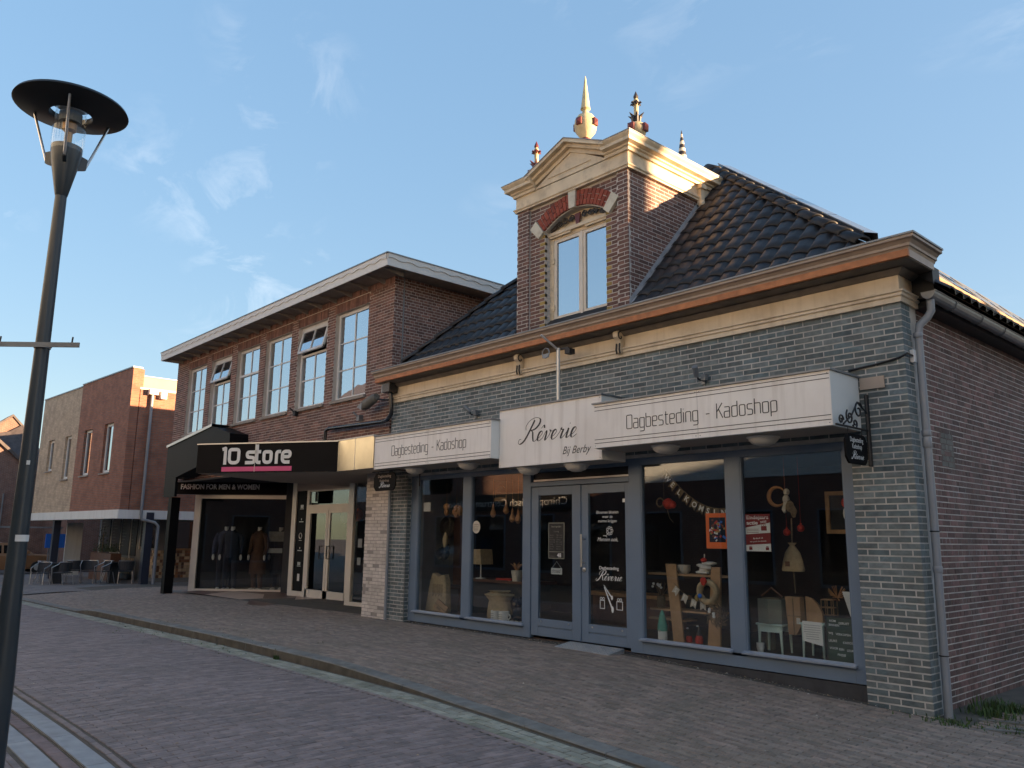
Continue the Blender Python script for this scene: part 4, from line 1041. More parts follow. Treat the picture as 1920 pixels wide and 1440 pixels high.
# window: cream frame, tympanum with scroll work, two casements
fy0, fy1 = .12, .20
VX0, VX1 = -9.13, -7.55; mid = -8.34
wf = MB().box(VX0, VX0+.16, fy0, fy1, WZ0, WZ1).box(VX1-.16, VX1, fy0, fy1, WZ0, WZ1).box(VX0+.16, VX1-.16, fy0, fy1, 6.36, 6.47)
wn = wf.build('dormer_window', 'cream_old', DO, bevel=.004)
ty = MB()
for k in range(na):
    a = WX0+(WX1-WX0)*k/na; b = WX0+(WX1-WX0)*(k+1)/na
    ty.add([(a, .13, 6.44), (b, .13, 6.44), (b, .13, arch_z(b)+.02), (a, .13, arch_z(a)+.02)], [(0,1,2,3)])
ty.box(WX0, WX1, .06, .13, 6.42, 6.475).box(WX0+.03, cxm-.16, .075, .10, 6.385, 6.42).box(cxm+.16, WX1-.03, .075, .10, 6.385, 6.42)
ty.build('tympanum', 'cream_old', DO)
sc_ = MB()
for s_i in (-1, 1):
    for cx_, rr_ in ((.14, .060), (.27, .055), (.39, .048), (.50, .040), (.58, .028)):
        x = cxm+s_i*cx_; zz = 6.50+(arch_z(x)-6.5)*.52
        sc_.tube([(x+rr_*(1-.8*t/12)*math.cos(s_i*t*.75), .085, zz+rr_*(1-.8*t/12)*math.sin(t*.75)) for t in range(13)], .013, 5)
        for q in range(4): sc_.blob((x+rnd.uniform(-.06, .06), .085, zz+rnd.uniform(-.03, .06)), .028, .012, .018, 6, 4)
stuff(sc_.build('scrollwork', 'darkiron', DO))
MB().prism([(cxm-.03, 6.46), (cxm+.03, 6.46), (cxm+.06, 6.66), (cxm-.06, 6.66)], 'y', .07, .09).build('shield', 'oxblood', DO)
for a, b in ((VX0+.16, mid-.008), (mid+.008, VX1-.16)):
    c = MB().box(a, a+.065, .13, .19, WZ0+.06, 6.36).box(b-.065, b, .13, .19, WZ0+.06, 6.36).box(a+.065, b-.065, .13, .19, 6.30, 6.36).box(a+.065, b-.065, .13, .19, WZ0+.06, WZ0+.25)
    co_ = c.build('casement', 'casement', DO, bevel=.004)
    MB().box(a+.06, b-.06, .155, .16, WZ0+.24, 6.305).build('pane', 'dormglass', DO)
MB().box(WX0-.02, WX1+.02, -.03, .20, WZ0-.02, WZ0+.06).build('window_sill', 'cream_old', DO)
MB().box(mid-.022, mid+.022, .115, .13, WZ0+.06, 6.36).build('meeting_rail', 'casement', DO)
for zz in (5.15, 5.95): MB().box(VX0+.14, VX0+.19, .108, .12, zz, zz+.09).build('hinge', 'cream_old', DO)
# entablature and pediment
EP = [(DX0-.02, 2.2), (DX0-.02, -.05), (DX1+.02, -.05), (DX1+.02, 2.2)]
def ent(name, pr_, mat='cream_old'): return MB().sweep(pr_, EP).build(name, mat, DO)
ent('architrave', [(.0, 7.0), (.03, 7.0), (.03, 7.025), (.05, 7.04), (.05, 7.06), (.02, 7.075), (-.2, 7.075), (-.2, 7.0)])
ent('entablature', [(.012, 7.075), (.012, 7.27), (-.2, 7.27), (-.2, 7.075)])
for EPX in ([(DX0-.02, 2.2), (DX0-.02, -.05), (-9.20, -.05)], [(-7.64, -.05), (DX1+.02, -.05), (DX1+.02, 2.2)]):
    MB().sweep([(.012, 7.27), (.05, 7.27), (.06, 7.31), (.09, 7.325), (.09, 7.35), (.16, 7.37), (.16, 7.42), (.19, 7.46), (.20, 7.485), (-.2, 7.485), (-.2, 7.27)], EPX).build('cornice', 'cream_old', DO)
    MB().sweep([(.205, 7.487), (.205, 7.50), (-.2, 7.50), (-.2, 7.487)], EPX).build('cornice_lead', 'lead', DO)
PX0, PX1, PZ = -9.24, -7.62, 7.40; ap = 7.86
def rake(side, y0, y1, o0, o1, name, mat='cream_old'):
    e = PX0-.06 if side < 0 else PX1+.06; sx = (cxm-e); sl_ = (ap-7.50)/abs(sx)
    f = lambda x: 7.50+sl_*abs(x-e)
    return MB().prism([(e, f(e)+o0), (cxm, f(cxm)+o0), (cxm, f(cxm)+o1), (e, f(e)+o1)], 'y', y0, y1).build(name, mat, DO)
for s in (-1, 1):
    rake(s, -.10, .5, -.20, -.13, 'pediment_moulding'); rake(s, -.17, .5, -.13, -.07, 'pediment_moulding'); rake(s, -.25, .5, -.068, -.012, 'pediment_cornice'); rake(s, -.262, .5, -.01, .004, 'pediment_lead', 'lead')
MB().prism([(PX0, 7.28), (PX1, 7.28), (cxm, ap-.17)], 'y', -.075, .3).build('pediment', 'cream_old', DO)
MB().prism([(PX0+.33, 7.37), (PX1-.33, 7.37), (cxm, ap-.28)], 'y', -.09, -.07).build('pediment_panel', 'cream_old', DO)
MB().box(DX0, DX1, .0, 2.2, 7.40, 7.49).build('dormer_roof', 'lead', DO)
# console at the back of the right side
MB().box(DX1+.02, DX1+.10, 1.72, 1.82, 6.93, 7.28).box(DX1+.02, DX1+.13, 1.70, 1.84, 7.20, 7.28).blob((DX1+.07, 1.77, 6.95), .06, .06, .07).build('console', 'cream_old', DO)
# finials
def finial(x, y, zb_, big):
    f = MB()
    if big:
        f.lathe([(.10, 0), (.10, .03), (.075, .05), (.07, .09), (.11, .14), (.17, .22), (.19, .32), (.18, .42), (.13, .50), (.06, .54), (.05, .60), (.085, .63), (.075, .66), (.012, 1.20), (.003, 1.24)], (x, y, zb_), 20)
        o = f.build('finial', 'goldstone', DO, smooth=True); zc_, rr_ = zb_+.34, .185
        MB().lathe([(.076, .04), (.086, .05), (.086, .08), (.076, .09)], (x, y, zb_+.0), 16).build('finial_band', 'oxblood', o)
    else:
        f.lathe([(.09, 0), (.09, .03), (.07, .05), (.14, .12), (.155, .20), (.13, .28), (.05, .33), (.035, .36), (.035, .62), (.05, .64), (.03, .66), (.045, .70), (.02, .73), (.03, .76), (.004, .84)], (x, y, zb_), 16)
        o = f.build('finial', 'goldstone', DO, smooth=True); zc_, rr_ = zb_+.20, .155
        lv = MB()
        for k in range(6):
            t = math.pi/3*k+.3; c, s = math.cos(t), math.sin(t)
            lv.tube([(x+.04*c, y+.04*s, zb_+.30), (x+.06*c, y+.06*s, zb_+.42), (x+.13*c, y+.13*s, zb_+.47)], [.030, .028, .004], 6)
            lv.tube([(x+.03*c, y+.03*s, zb_+.63), (x+.08*c, y+.08*s, zb_+.66), (x+.095*c, y+.095*s, zb_+.64)], [.02, .018, .004], 5)
        lv.blob((x, y, zb_+.665), .05, .05, .045, 8, 5).lathe([(.035, .74), (.04, .77), (.003, .86)], (x, y, zb_), 8)
        lv.build('finial_leaves', 'oxblood' if x < -8.5 else 'darkiron', o)
    st = MB()
    for k in range(4):
        t = math.pi/2*k+.15; M_ = Matrix.Translation((x+rr_*math.cos(t), y+rr_*math.sin(t), zc_)) @ Matrix.Rotation(t, 4, 'Z')
        st.mbox(M_, .055, .10, .12); s0 = .05
        pts = [M_ @ Vector(p) for p in ((.027, -.05, -.06), (.027, .05, -.06), (.027, .05, .06), (.027, -.05, .06), (.06, 0, 0))]
        st.add(pts, [(0,1,4),(1,2,4),(2,3,4),(3,0,4)])
    st.build('finial_stud', 'oxblood', o)
finial(cxm, .28, 7.93, True); finial(-7.27, .22, 7.52, False); finial(-9.50, .22, 7.52, False)
MB().lathe([(.11, 0), (.11, .03), (.085, .05), (.10, .08)], (DX1-.02, 1.40, 7.50), 12).build('obelisk_foot', 'stone', DO)
for k in range(9): MB().lathe([(.085*(1-k/9.5), 0), (.085*(1-(k+1)/9.5), .062)], (DX1-.02, 1.40, 7.58+k*.064), 12).build('obelisk_ring', 'stone' if k % 2 else 'darkiron', DO)
MB().box(cxm-.1, cxm+.1, .18, .38, 7.5, 7.935).build('finial_base', 'lead', DO)

# ================================================================== signs on the gift shop
def sign_box(label, x0, x1, y, z0, z1, yw=-.105):
    t = thing('shop_sign', label, 'sign', ((x0+x1)/2, y, z0))
    MB().box(x0, x1, y, yw, z0, z1).build('sign_case', 'signside', t, bevel=.002)
    MB().box(x0+.002, x1-.002, y-.006, y-.001, z0+.002, z1-.002).build('front_panel', 'sign', t)
    n_s = max(1, round((x1-x0)/1.7)); sm = MB(); fx = MB()
    for k in range(1, n_s): xx = x0+(x1-x0)*k/n_s; sm.box(xx-.0015, xx+.0015, y-.0068, y-.0058, z0+.004, z1-.004)
    for k in range(n_s):
        for e_ in (.03, (x1-x0)/n_s-.03):
            for zz in (z0+.03, z1-.03): fx.lathe([(.006, -.002), (.006, .002)], (0, 0, 0), 8); nv_ = 16; fx.v[-nv_:] = [(x0+(x1-x0)*k/n_s+e_+v[0], y-.0075+v[2], zz+v[1]) for v in fx.v[-nv_:]]
    if sm.v: sm.build('panel_seam', 'zinc', t)
    stuff(fx.build('fixing_screws', 'zinc', t))
    MB().box(x0+.01, x1-.01, y+.03, yw-.005, z0-.006, z0-.001).build('underside', 'soffit', t)
    MB().box(x0-.015, x1+.02, y-.03, yw-.001, z1+.001, z1+.022).build('lead_cap', 'zinc', t)
    return t
sR = sign_box('long white sign reading Dagbesteding - Kadoshop over the display with the orange poster', -7.31, -3.95, -.77, 2.705, 3.30)
sL = sign_box('long white sign reading Dagbesteding - Kadoshop next to the black clothing store sign', -12.74, -9.445, -.77, 2.715, 3.315)
sM = sign_box('taller white sign reading Reverie in script above the double door', -9.44, -7.315, -.60, 2.57, 3.465)
for t, x0, x1, tx0, tw, b in ((sR, -7.31, -3.95, -6.73, 2.18, 2.918), (sL, -12.74, -9.445, -12.17, 2.14, 2.928)):
    mb = stroke_text('Dagbesteding - Kadoshop', .178, .0105, .002, .10, .045, tw)
    place(mb, tx0, -.777, b, 'lettering', 'ink', t)
    st = MB()
    for z in (3.262, 3.212, 2.818, 2.768): st.box(x0+.02, x1-.01, -.7785, -.7765, z-.004, z+.004)
    st.build('stripe_lines', 'ink', t)
place(script_reverie(1.24, .002, .055, .17), -9.0, -.607, 2.925, 'lettering', 'ink', sM)
text('Bij Berby', 'lettering', 'ink', sM, (-8.06, -.606, 2.69), width=.55, height=.11, shear=.4)
MB().box(-7.315, -7.05, -.12, -.105, 3.25, 3.47).build('back_plate', 'zinc', sM)
# opal dome lamps under the signs
for i, (dx, dy, dz, w) in enumerate(((-11.85, -.48, 2.712, 'under the sign end nearest the clothing store'), (-10.35, -.48, 2.712, 'under the sign over the gourd display'), (-9.02, -.36, 2.567, 'above the door leaf with opening hours'), (-8.02, -.36, 2.567, 'above the door leaf with the bar handle'), (-6.35, -.46, 2.70, 'over the WELKOM SINT garland'), (-4.95, -.46, 2.70, 'over the Eindejaars poster'))):
    t = thing('dome_lamp', 'flat opal dome lamp '+w, 'lamp', (dx, dy, dz), 'dome lamps under the shop signs')
    MB().lathe([(.19, -.006), (.19, -.022), (.178, -.026)], (dx, dy, dz), 24).build('lamp_ring', 'whitepaint', t, smooth=True)
    MB().lathe([(.176, -.020), (.165, -.05), (.13, -.085), (.07, -.108), (.01, -.115)], (dx, dy, dz), 24).build('lamp_dome', 'lampwhite', t, smooth=True)
# small hanging signs on iron brackets
def plate_poly(w, h, c):
    return [(-w/2+c, -h/2), (w/2-c, -h/2), (w/2-c*.6, -h/2+c*.3), (w/2, -h/2+c), (w/2, h/2-c), (w/2-c*.6, h/2-c*.3), (w/2-c, h/2), (-w/2+c, h/2), (-w/2+c*.6, h/2-c*.3), (-w/2, h/2-c), (-w/2, -h/2+c), (-w/2+c*.6, -h/2+c*.3)]
def hanging_sign(label, X, ymid, z, yb, side_text=True):
    t = thing('hanging_sign', label, 'sign', (X, ymid, z), 'small black hanging signs')
    w, h = .50, .32
    MB().prism([(ymid+a, z+b) for a, b in plate_poly(w, h, .07)], 'x', X-.012, X+.012).build('sign_plate', 'black', t, bevel=.002)
    for s, sz, dz in (('Dagbesteding', .060, .075), ('Kadoshop', .060, .005)):
        text(s, 'lettering', 'white_ink', t, (X+.0135, ymid, z+dz), u=(0, 1), width=.30 if s[0] == 'D' else .22, height=.05, bold=.006, align='CENTER', depth=0)
    mb = script_reverie(.30, .002, .09, .24); mb.v = [(X+.0135, ymid-.15+a, z-.105+c) for a, b, c in mb.v]; mb.build('lettering', 'white_ink', t, fix=False)
    br = MB().tube([(X, ymid-.42, z+.23), (X, yb, z+.23)], .012, 6).tube([(X, yb, z+.62), (X, yb, z-.15)], .016, 6)
    for yy in (ymid-.16, ymid+.16): br.tube([(X, yy, z+.23), (X, yy, z+.14)], .005, 5)
    for cy_, cz_, rr_, a0_ in ((ymid-.30, z+.29, .055, 0), (ymid-.10, z+.34, .085, 2.2), (ymid+.12, z+.43, .10, .6), (ymid+.02, z+.28, .06, 3.5)):
        br.tube([(X, cy_+rr_*(1-.055*k)*math.cos(a0_+k*.55), cz_+rr_*(1-.055*k)*math.sin(a0_+k*.55)) for k in range(15)], .010, 5)
    br.tube([(X, ymid-.25, z+.25), (X, ymid-.05, z+.36), (X, ymid+.1, z+.52), (X, yb, z+.42)], .010, 5).box(X-.02, X+.02, yb-.004, yb+.02, z-.16, z+.63)
    br.build('iron_bracket', 'blackmatt', t)
    return t
hanging_sign('small black hanging sign on scrolled bracket beside the red brick side wall', -3.87, -.45, 2.47, -.125)
hs2 = thing('hanging_sign', 'small black hanging sign below the white brick pier corner', 'sign', (-12.62, -.60, 2.49), 'small black hanging signs')
MB().prism([(-12.62+a, 2.495+b) for a, b in plate_poly(.72, .33, .08)], 'y', -.61, -.59).build('sign_plate', 'black', hs2, bevel=.002)
text('Dagbesteding', 'lettering', 'gutterpaint', hs2, (-12.62, -.6125, 2.575), width=.42, height=.05, align='CENTER', depth=0, bold=.005)
text('Kadoshop', 'lettering', 'gutterpaint', hs2, (-12.62, -.6125, 2.495), width=.30, height=.045, align='CENTER', depth=0, bold=.005)
place(script_reverie(.36, .002, .08, .2), -12.79, -.6115, 2.395, 'lettering', 'white_ink', hs2)
MB().tube([(-13.05, -.60, 2.69), (-12.15, -.60, 2.69)], .012, 6).tube([(-12.85, -.60, 2.69), (-12.85, -.60, 2.65)], .006, 5).tube([(-12.40, -.60, 2.69), (-12.40, -.60, 2.65)], .006, 5).tube([(-12.2, -.60, 2.69), (-12.2, -.12, 2.69)], .012, 6).tube([(-12.2, -.12, 2.69), (-12.2, -.12, 2.42)], .012, 6).build('iron_bracket', 'blackmatt', hs2)
# wall lamps, camera pole
def wall_lamp(label, x, z, tilt):
    t = thing('wall_lamp', label, 'lamp', (x, -.1, z), 'small spot lamps on the slate wall')
    MB().box(x-.03, x+.03, -.125, -.1, z-.10, z-.02).build('lamp_plate', 'zinc', t)
    MB().tube([(x, -.12, z-.05), (x, -.22, z-.05), (x, -.26, z)], .012, 6).build('lamp_arm', 'blackmatt', t)
    c = Vector((x, -.27, z+.01)); d = Vector((tilt, -.5, .6)).normalized()
    MB().tube([c-d*.03, c+d*.12], [.035, .04], 10).build('lamp_head', 'zinc', t); MB().box(x+.02, x+.09, -.20, -.13, z-.06, z+.02).build('lamp_driver', 'zinc', t)
wall_lamp('small spot lamp on the slate wall above the sign next to the clothing store', -10.62, 3.63, -.5)
wall_lamp('small spot lamp on the slate wall above the sign with the Kadoshop lettering', -5.98, 3.60, .2)
t = thing('camera_pole', 'thin pale pole with round loop and arm in front of the frieze', 'pole', (-8.28, -.3, 3.47))
MB().tube([(-8.33, -.42, 3.46), (-8.33, -.42, 4.33)], .028, 8).build('pole', 'alu', t, smooth=True)
MB().tube([(-8.33, -.42, 4.30), (-8.42, -.70, 4.50)], .018, 8).build('pole_arm', 'alu', t); MB().torus((-8.52, -.50, 4.27), .075, .010, 'y', 18, 5).box(-8.59, -8.45, -.505, -.495, 4.20, 4.26).build('round_loop', 'zinc', t)
MB().box(-8.20, -8.10, -.42, -.30, 4.22, 4.30).box(-8.30, -8.15, -.40, -.37, 4.30, 4.33).build('lamp_head', 'blackmatt', t)
t = thing('checker_plate_ramp', 'diamond pattern steel ramp plate on the pavement at the shop door', 'ramp', (-7.95, -.2, -.1))
MB().add([(-8.48, -.02, .035), (-7.46, -.02, .030), (-7.46, -.34, pave_z(-7.46, -.34)+.01), (-8.48, -.34, pave_z(-8.48, -.34)+.01), (-8.48, -.02, -.15), (-7.46, -.02, -.15), (-7.46, -.34, -.2), (-8.48, -.34, -.2)], [(0,3,2,1), (0,1,5,4), (1,2,6,5), (3,0,4,7), (2,3,7,6)]).build('plate', 'checker', t)
dm = MB()
for i in range(17):
    for j in range(6):
        x = -8.44+i*.06; f = (j+.5)/6; y = -.03-.30*f; z = .034*(1-f)+(pave_z(x, -.34)+.01)*f
        dm.mbox(Matrix.Translation((x, y, z+.002)) @ Matrix.Rotation(R(45 if (i+j) % 2 else -45), 4, 'Z') @ Matrix.Rotation(R(25), 4, 'X'), .042, .010, .006)
dm.build('tread_lozenges', 'alu', t)['kind'] = 'stuff'

# ================================================================== shop window displays
def item(name, label, cat, mat, mb, part=None, grp=None, smooth=False):
    o = mb.build(name, mat, None, smooth=smooth); tag(o, label, cat, grp); return o
def T(name, label, cat, loc): return thing(name, label, cat, loc)
# left window
def sack(c, w, h, d=.16, neck=.55):
    mb = MB(); prof_ = [(.50, 0), (.53, .1), (.50, .35), (.44, .65), (neck*.8, .86), (neck*.45, .95), (neck*.6, 1.0)]
    mb.lathe([(r_*w, z*h) for r_, z in prof_], c, 14, d/w*1.4)
    for i in range(len(mb.v)):
        x, y, z = mb.v[i]; mb.v[i] = (x+rnd.uniform(-.012, .012), y+rnd.uniform(-.01, .01), z+rnd.uniform(-.008, .008))
    return mb
t = T('paper_sack', 'large pale paper sack with dark print at the slate pier end of the display', 'sack', (-12.15, .35, .165))
MB().prism([(-12.5, .165), (-11.86, .165), (-11.9, .72), (-11.95, .84), (-12.1, .80), (-12.3, .86), (-12.36, .72)], 'y', .30, .44).build('sack_body', 'jute', t, bevel=.02)
pr_ = MB()
for k in range(11): pr_.box(-12.26+k*.028, -12.248+k*.028, .296, .299, .44+.02*(k % 3), .66)
pr_.build('print_bars', 'twig', t)
t = T('gift_box', 'small cardboard gift box leaning against the pale paper sack', 'box', (-11.85, .2, .165))
Mx = Matrix.Translation((-11.86, .20, .27)) @ Matrix.Rotation(R(24), 4, 'Y') @ Matrix.Rotation(R(-12), 4, 'X')
MB().mbox(Mx, .34, .05, .17).build('box_body', 'card', t, bevel=.004)
MB().mbox(Mx @ Matrix.Translation((0, -.026, .0)), .35, .004, .012).mbox(Mx @ Matrix.Translation((-.03, -.027, -.035)), .10, .004, .03).build('box_print', 'twig', t)
item('wall_card', 'small white square card behind glass at the top of the display with the paper sack', 'card', 'paperwhite', MB().box(-12.34, -12.13, .09, .10, 1.97, 2.13))
t = T('spotted_cloth_bird', 'dark hanging mobile with pale cloth bird above the paper sack', 'mobile', (-12.1, .4, 1.1))
MB().blob((-12.12, .4, 1.20), .17, .10, .12, 12, 6, .08).blob((-12.0, .4, 1.32), .07, .06, .07, 10, 5).build('bird_body', 'navy', t)
MB().blob((-12.0, .36, 1.45), .06, .05, .14, 10, 6, .1).build('cloth_wing', 'jute', t); MB().tube([(-11.93, .4, 2.5), (-11.93, .4, 1.3), (-11.91, .4, .8)], .004, 5).build('string', 'twig', t)
item('heart_basket', 'dark heart shaped basket hanging at the back of the display with the paper sack', 'basket', 'twig', MB().torus((-12.75, 1.0, 1.70), .17, .06, 'y', 18, 8, .15).blob((-12.75, 1.0, 1.68), .15, .06, .15, 10, 6, .1))
t = T('turned_wooden_stand', 'turned dark wooden stand behind the middle of the left display', 'stand', (-12.2, 1.0, 0))
MB().box(-12.50, -12.25, .95, 1.15, .62, 1.95).build('stand_post', 'darkwood', t)
MB().lathe([(.30, .55), (.32, .57), (.32, .60), (.28, .62)], (-12.3, 1.0, 0), 18).lathe([(.05, 0), (.06, .2), (.04, .4), (.07, .55)], (-12.3, 1.0, 0), 12).build('stand_table', 'darkwood', t)
for k, (hx, hz, mt_, lab) in enumerate(((-11.98, 2.06, 'gourd', 'small hanging ornament with green tip near the mullion of the left display'), (-11.68, 2.02, 'gourd', 'cluster of dried gourds hanging beside the mullion in the left display'))):
    mb = MB().tube([(hx, .35, 2.5), (hx, .35, hz)], .003, 4).blob((hx, .35, hz), .07, .05, .06, 10, 6, .1).blob((hx+.03, .33, hz-.10), .05, .05, .07, 10, 6, .1)
    if k: mb.blob((hx+.10, .35, hz-.04), .05, .05, .09, 10, 6, .1).blob((hx-.06, .35, hz-.06), .045, .045, .06)
    item('hanging_ornament', lab, 'ornament', mt_, mb)
# second window
t = T('round_sticker', 'round pale sticker on the glass beside the lamp shade', 'sticker', (-10.72, .04, 1.68))
s_ = MB(); s_.v = [(-10.74+.105*math.cos(2*math.pi*k/24), .042, 1.68+.105*math.sin(2*math.pi*k/24)) for k in range(24)]; s_.f = [tuple(range(24))]; s_.build('sticker_disc', 'pottery', t)
s2_ = MB()
for k in range(4): s2_.box(-10.80, -10.68, .0405, .0415, 1.63+k*.03, 1.637+k*.03)
s2_.build('sticker_print', 'twig', t)
t = T('table_lamp', 'table lamp with square linen shade on white foot in the left display', 'lamp', (-11.25, .6, .78))
MB().prism([(-11.43, 1.04), (-11.09, 1.04), (-11.12, 1.30), (-11.40, 1.30)], 'y', .46, .74).build('lamp_shade', 'jute', t)
MB().lathe([(.09, 0), (.09, .012), (.012, .02), (.010, .26)], (-11.26, .6, .79), 14).build('lamp_foot', 'whitepaint', t)
t = T('side_table', 'dark wooden side table behind the jute sack', 'table', (-10.9, .9, 0))
MB().box(-11.6, -9.9, .55, 1.15, .74, .785).build('table_top', 'darkwood', t); MB().box(-11.5, -10.0, .6, 1.1, .30, .74).build('table_body', 'room', t)
t = T('succulent_pot', 'white pot with pink and yellow succulents on the side table', 'pot', (-10.33, .6, .785))
MB().lathe([(.075, 0), (.10, .16), (.10, .18), (.085, .18)], (-10.33, .62, .785), 14).build('pot', 'pottery', t)
lf = MB()
for k in range(16):
    a = rnd.uniform(0, 6.3); l_ = rnd.uniform(.06, .15); lf.tube([(-10.33, .62, .96), (-10.33+.5*l_*math.cos(a), .62+.5*l_*math.sin(a), .96+l_*.7), (-10.33+l_*math.cos(a), .62+l_*math.sin(a), .96+l_)], [.014, .018, .003], 5)
lf.build('leaves', 'gourd', t)
item('red_tray', 'flat red tray lying beside the pot of succulents', 'tray', 'redfelt', MB().box(-10.85, -10.48, .6, .85, .786, .815))
item('jute_sack', 'jute sack with pointed corner standing behind the white mugs', 'sack', 'jute', sack((-10.5, .38, .165), .50, .46, .22, .8), smooth=True)
for x, lab in ((-10.42, 'white mug with pale print, the one nearer the mullion'), (-10.20, 'wider white mug with pale print beside the sea shells')):
    t = thing('mug', lab, 'mug', (x, .2, .165), 'white mugs in the shop window')
    w_m = .075 if x < -10.3 else .09
    MB().lathe([(w_m*.92, 0), (w_m, .02), (w_m, .155), (w_m*.93, .155), (w_m*.9, .03)], (x, .22, .165), 18).build('mug_body', 'paperwhite', t, smooth=True)
    MB().torus((x+w_m+.02, .22, .245), .04, .010, 'y', 14, 6).build('mug_handle', 'paperwhite', t)
    q = MB()
    for k in range(3): q.box(x-.045, x+.045, .22-w_m-.003, .22-w_m+.002, .21+k*.03, .217+k*.03)
    q.build('mug_print', 'zinc', t)
t = T('teddy_bear', 'dark brown teddy bear sitting at the door end of the left display', 'teddy bear', (-10.05, .4, .165))
MB().blob((-10.05, .40, .28), .11, .09, .13, 12, 7, .05).blob((-10.05, .38, .46), .085, .08, .08, 12, 7, .05).blob((-10.12, .38, .53), .03, .02, .03).blob((-9.98, .38, .53), .03, .02, .03).blob((-10.13, .30, .22), .04, .09, .04).blob((-9.97, .30, .22), .04, .09, .04).build('bear_body', 'navy', t, smooth=True)
MB().blob((-10.05, .305, .445), .035, .02, .028).build('muzzle', 'twig', t)
for k in range(6):
    o = MB().blob((-10.02+.055*k, .15+.02*(k % 2), .18), .03, .025, .022, 8, 5, .12).build('sea_shell', 'pottery', None); tag(o, 'pale shells lying in a row on the sill beside the teddy bear', 'shell', 'shells on the window sill')
gw = MB().torus((-10.55, .42, 2.25), .14, .006, 'y', 20, 5)
t = T('wire_ring_sign', 'thin wire ring with small pale plate hanging above the gourds', 'ornament', (-10.55, .42, 2.1)); gw.build('wire_ring', 'twig', t); MB().box(-10.70, -10.40, .41, .42, 2.13, 2.19).build('plate', 'card', t); MB().tube([(-10.55, .42, 2.39), (-10.55, .42, 2.54)], .003, 4).build('string', 'twig', t)
for k, (hx, hz, lab) in enumerate(((-10.72, 1.95, 'dried gourd hanging under the wire ring'), (-10.38, 2.00, 'dried gourd with long neck hanging right of the wire ring'), (-10.22, 1.86, 'slim orange gourd hanging low near the door end'), (-10.08, 1.84, 'round orange gourd hanging lowest near the door end'))):
    o = item('hanging_gourd', lab, 'gourd', 'gourd', MB().tube([(hx, .4, 2.54), (hx, .4, hz+.1)], .003, 4).lathe([(.005, .14), (.018, .10), (.022, .05), (.045, .0), (.055, -.05), (.03, -.09), (.005, -.10)], (hx, .4, hz), 10), smooth=True)
# third window
def garland(label, letters, P0, P1, sag, size, y, mats):
    t = T('letter_garland', label, 'garland', P0); n = len(letters); pts = []
    cord = []
    for k in range(31):
        s = k/30; cord.append((P0[0]+(P1[0]-P0[0])*s, y, P0[2]+(P1[2]-P0[2])*s-sag*4*s*(1-s)))
    MB().tube(cord, .004, 5).build('cord', 'twig', t)
    for k, ch in enumerate(letters):
        s = (k+.5)/n; x = P0[0]+(P1[0]-P0[0])*s; z = P0[2]+(P1[2]-P0[2])*s-sag*4*s*(1-s)
        sl_ = math.atan2((P1[2]-P0[2])-sag*4*(1-2*s), P1[0]-P0[0]); c, q = math.cos(sl_), math.sin(sl_)
        f = lambda a, b: (x+a*c-b*q, z+a*q+b*c)
        w = size*.42
        fl_ = MB().prism([f(-w, 0), f(w, 0), f(w, -size*1.15), f(0, -size*.85), f(-w, -size*1.15)], 'y', y-.003, y+.003).build('flag', mats, t)
        a = f(-size*.22, -size*.78); text(ch, 'letter', 'paperwhite', fl_, (a[0], y-.0045, a[1]), size=size*.9, bold=.02, tilt=sl_)
    return t
garland('brown garland of little flags spelling WELKOM SINT in white', 'WELKOMSINT', (-6.86, .2, 2.46), (-5.80, .2, 1.93), .20, .115, .2, 'twig')
t = T('cloth_apple', 'red fabric apple with wire loop hanging left of the WELKOM SINT garland', 'ornament', (-7.0, .4, 1.95))
MB().blob((-6.98, .4, 2.0), .085, .07, .075, 12, 7, .06).blob((-6.90, .4, 1.985), .05, .05, .055, 10, 6).build('apple', 'redfelt', t, smooth=True); MB().torus((-7.12, .4, 2.02), .06, .012, 'y', 16, 6).tube([(-7.05, .4, 2.05), (-7.05, .4, 2.5)], .003, 4).tube([(-7.0, .4, 1.93), (-6.96, .4, 1.80), (-6.90, .4, 1.74)], .005, 4).build('wire_loop', 'twig', t)
t = T('orange_poster', 'orange poster with colourful picture taped inside the window', 'poster', (-5.95, .055, 1.4))
MB().box(-6.13, -5.79, .054, .056, 1.40, 1.845).build('sheet', 'orange', t)
pc = MB(); pc.box(-6.08, -5.84, .0525, .0535, 1.48, 1.79); pc.build('picture_ground', 'navy', t)
for mt_, n_ in (('redfelt', 9), ('yellow', 8), ('bluepaint', 5), ('paperwhite', 6), ('oxblood', 6)):
    q = MB()
    for k in range(n_):
        x = rnd.uniform(-6.065, -5.855); z = rnd.uniform(1.50, 1.77); a = rnd.uniform(.012, .035); b = rnd.uniform(.008, .022); q.mbox(Matrix.Translation((x, .0518-.0002*rnd.random(), z)) @ Matrix.Rotation(rnd.uniform(-.8, .8), 4, 'Y'), a*1.6, .0008, b*1.6)
    q.build('picture_patches', mt_, t)
t = T('sale_poster', 'maroon and white poster reading Eindejaars actie on the glass', 'poster', (-5.38, .055, 1.38))
MB().box(-5.555, -5.215, .054, .056, 1.375, 1.825).build('sheet', 'maroon', t)
MB().prism([(-5.553, 1.66), (-5.217, 1.72), (-5.217, 1.60), (-5.553, 1.58)], 'y', .0525, .0535).prism([(-5.553, 1.377), (-5.217, 1.377), (-5.217, 1.47), (-5.553, 1.45)], 'y', .0525, .0535).build('white_bands', 'paperwhite', t)
text('Eindejaars', 'lettering', 'paperwhite', t, (-5.535, .053, 1.765), width=.30, height=.042, bold=.025)
text('actie', 'lettering', 'paperwhite', t, (-5.535, .053, 1.70), width=.155, height=.042, bold=.025); text('2022', 'lettering', 'paperwhite', t, (-5.345, .053, 1.715), width=.085, height=.022, bold=.02, tilt=.12)
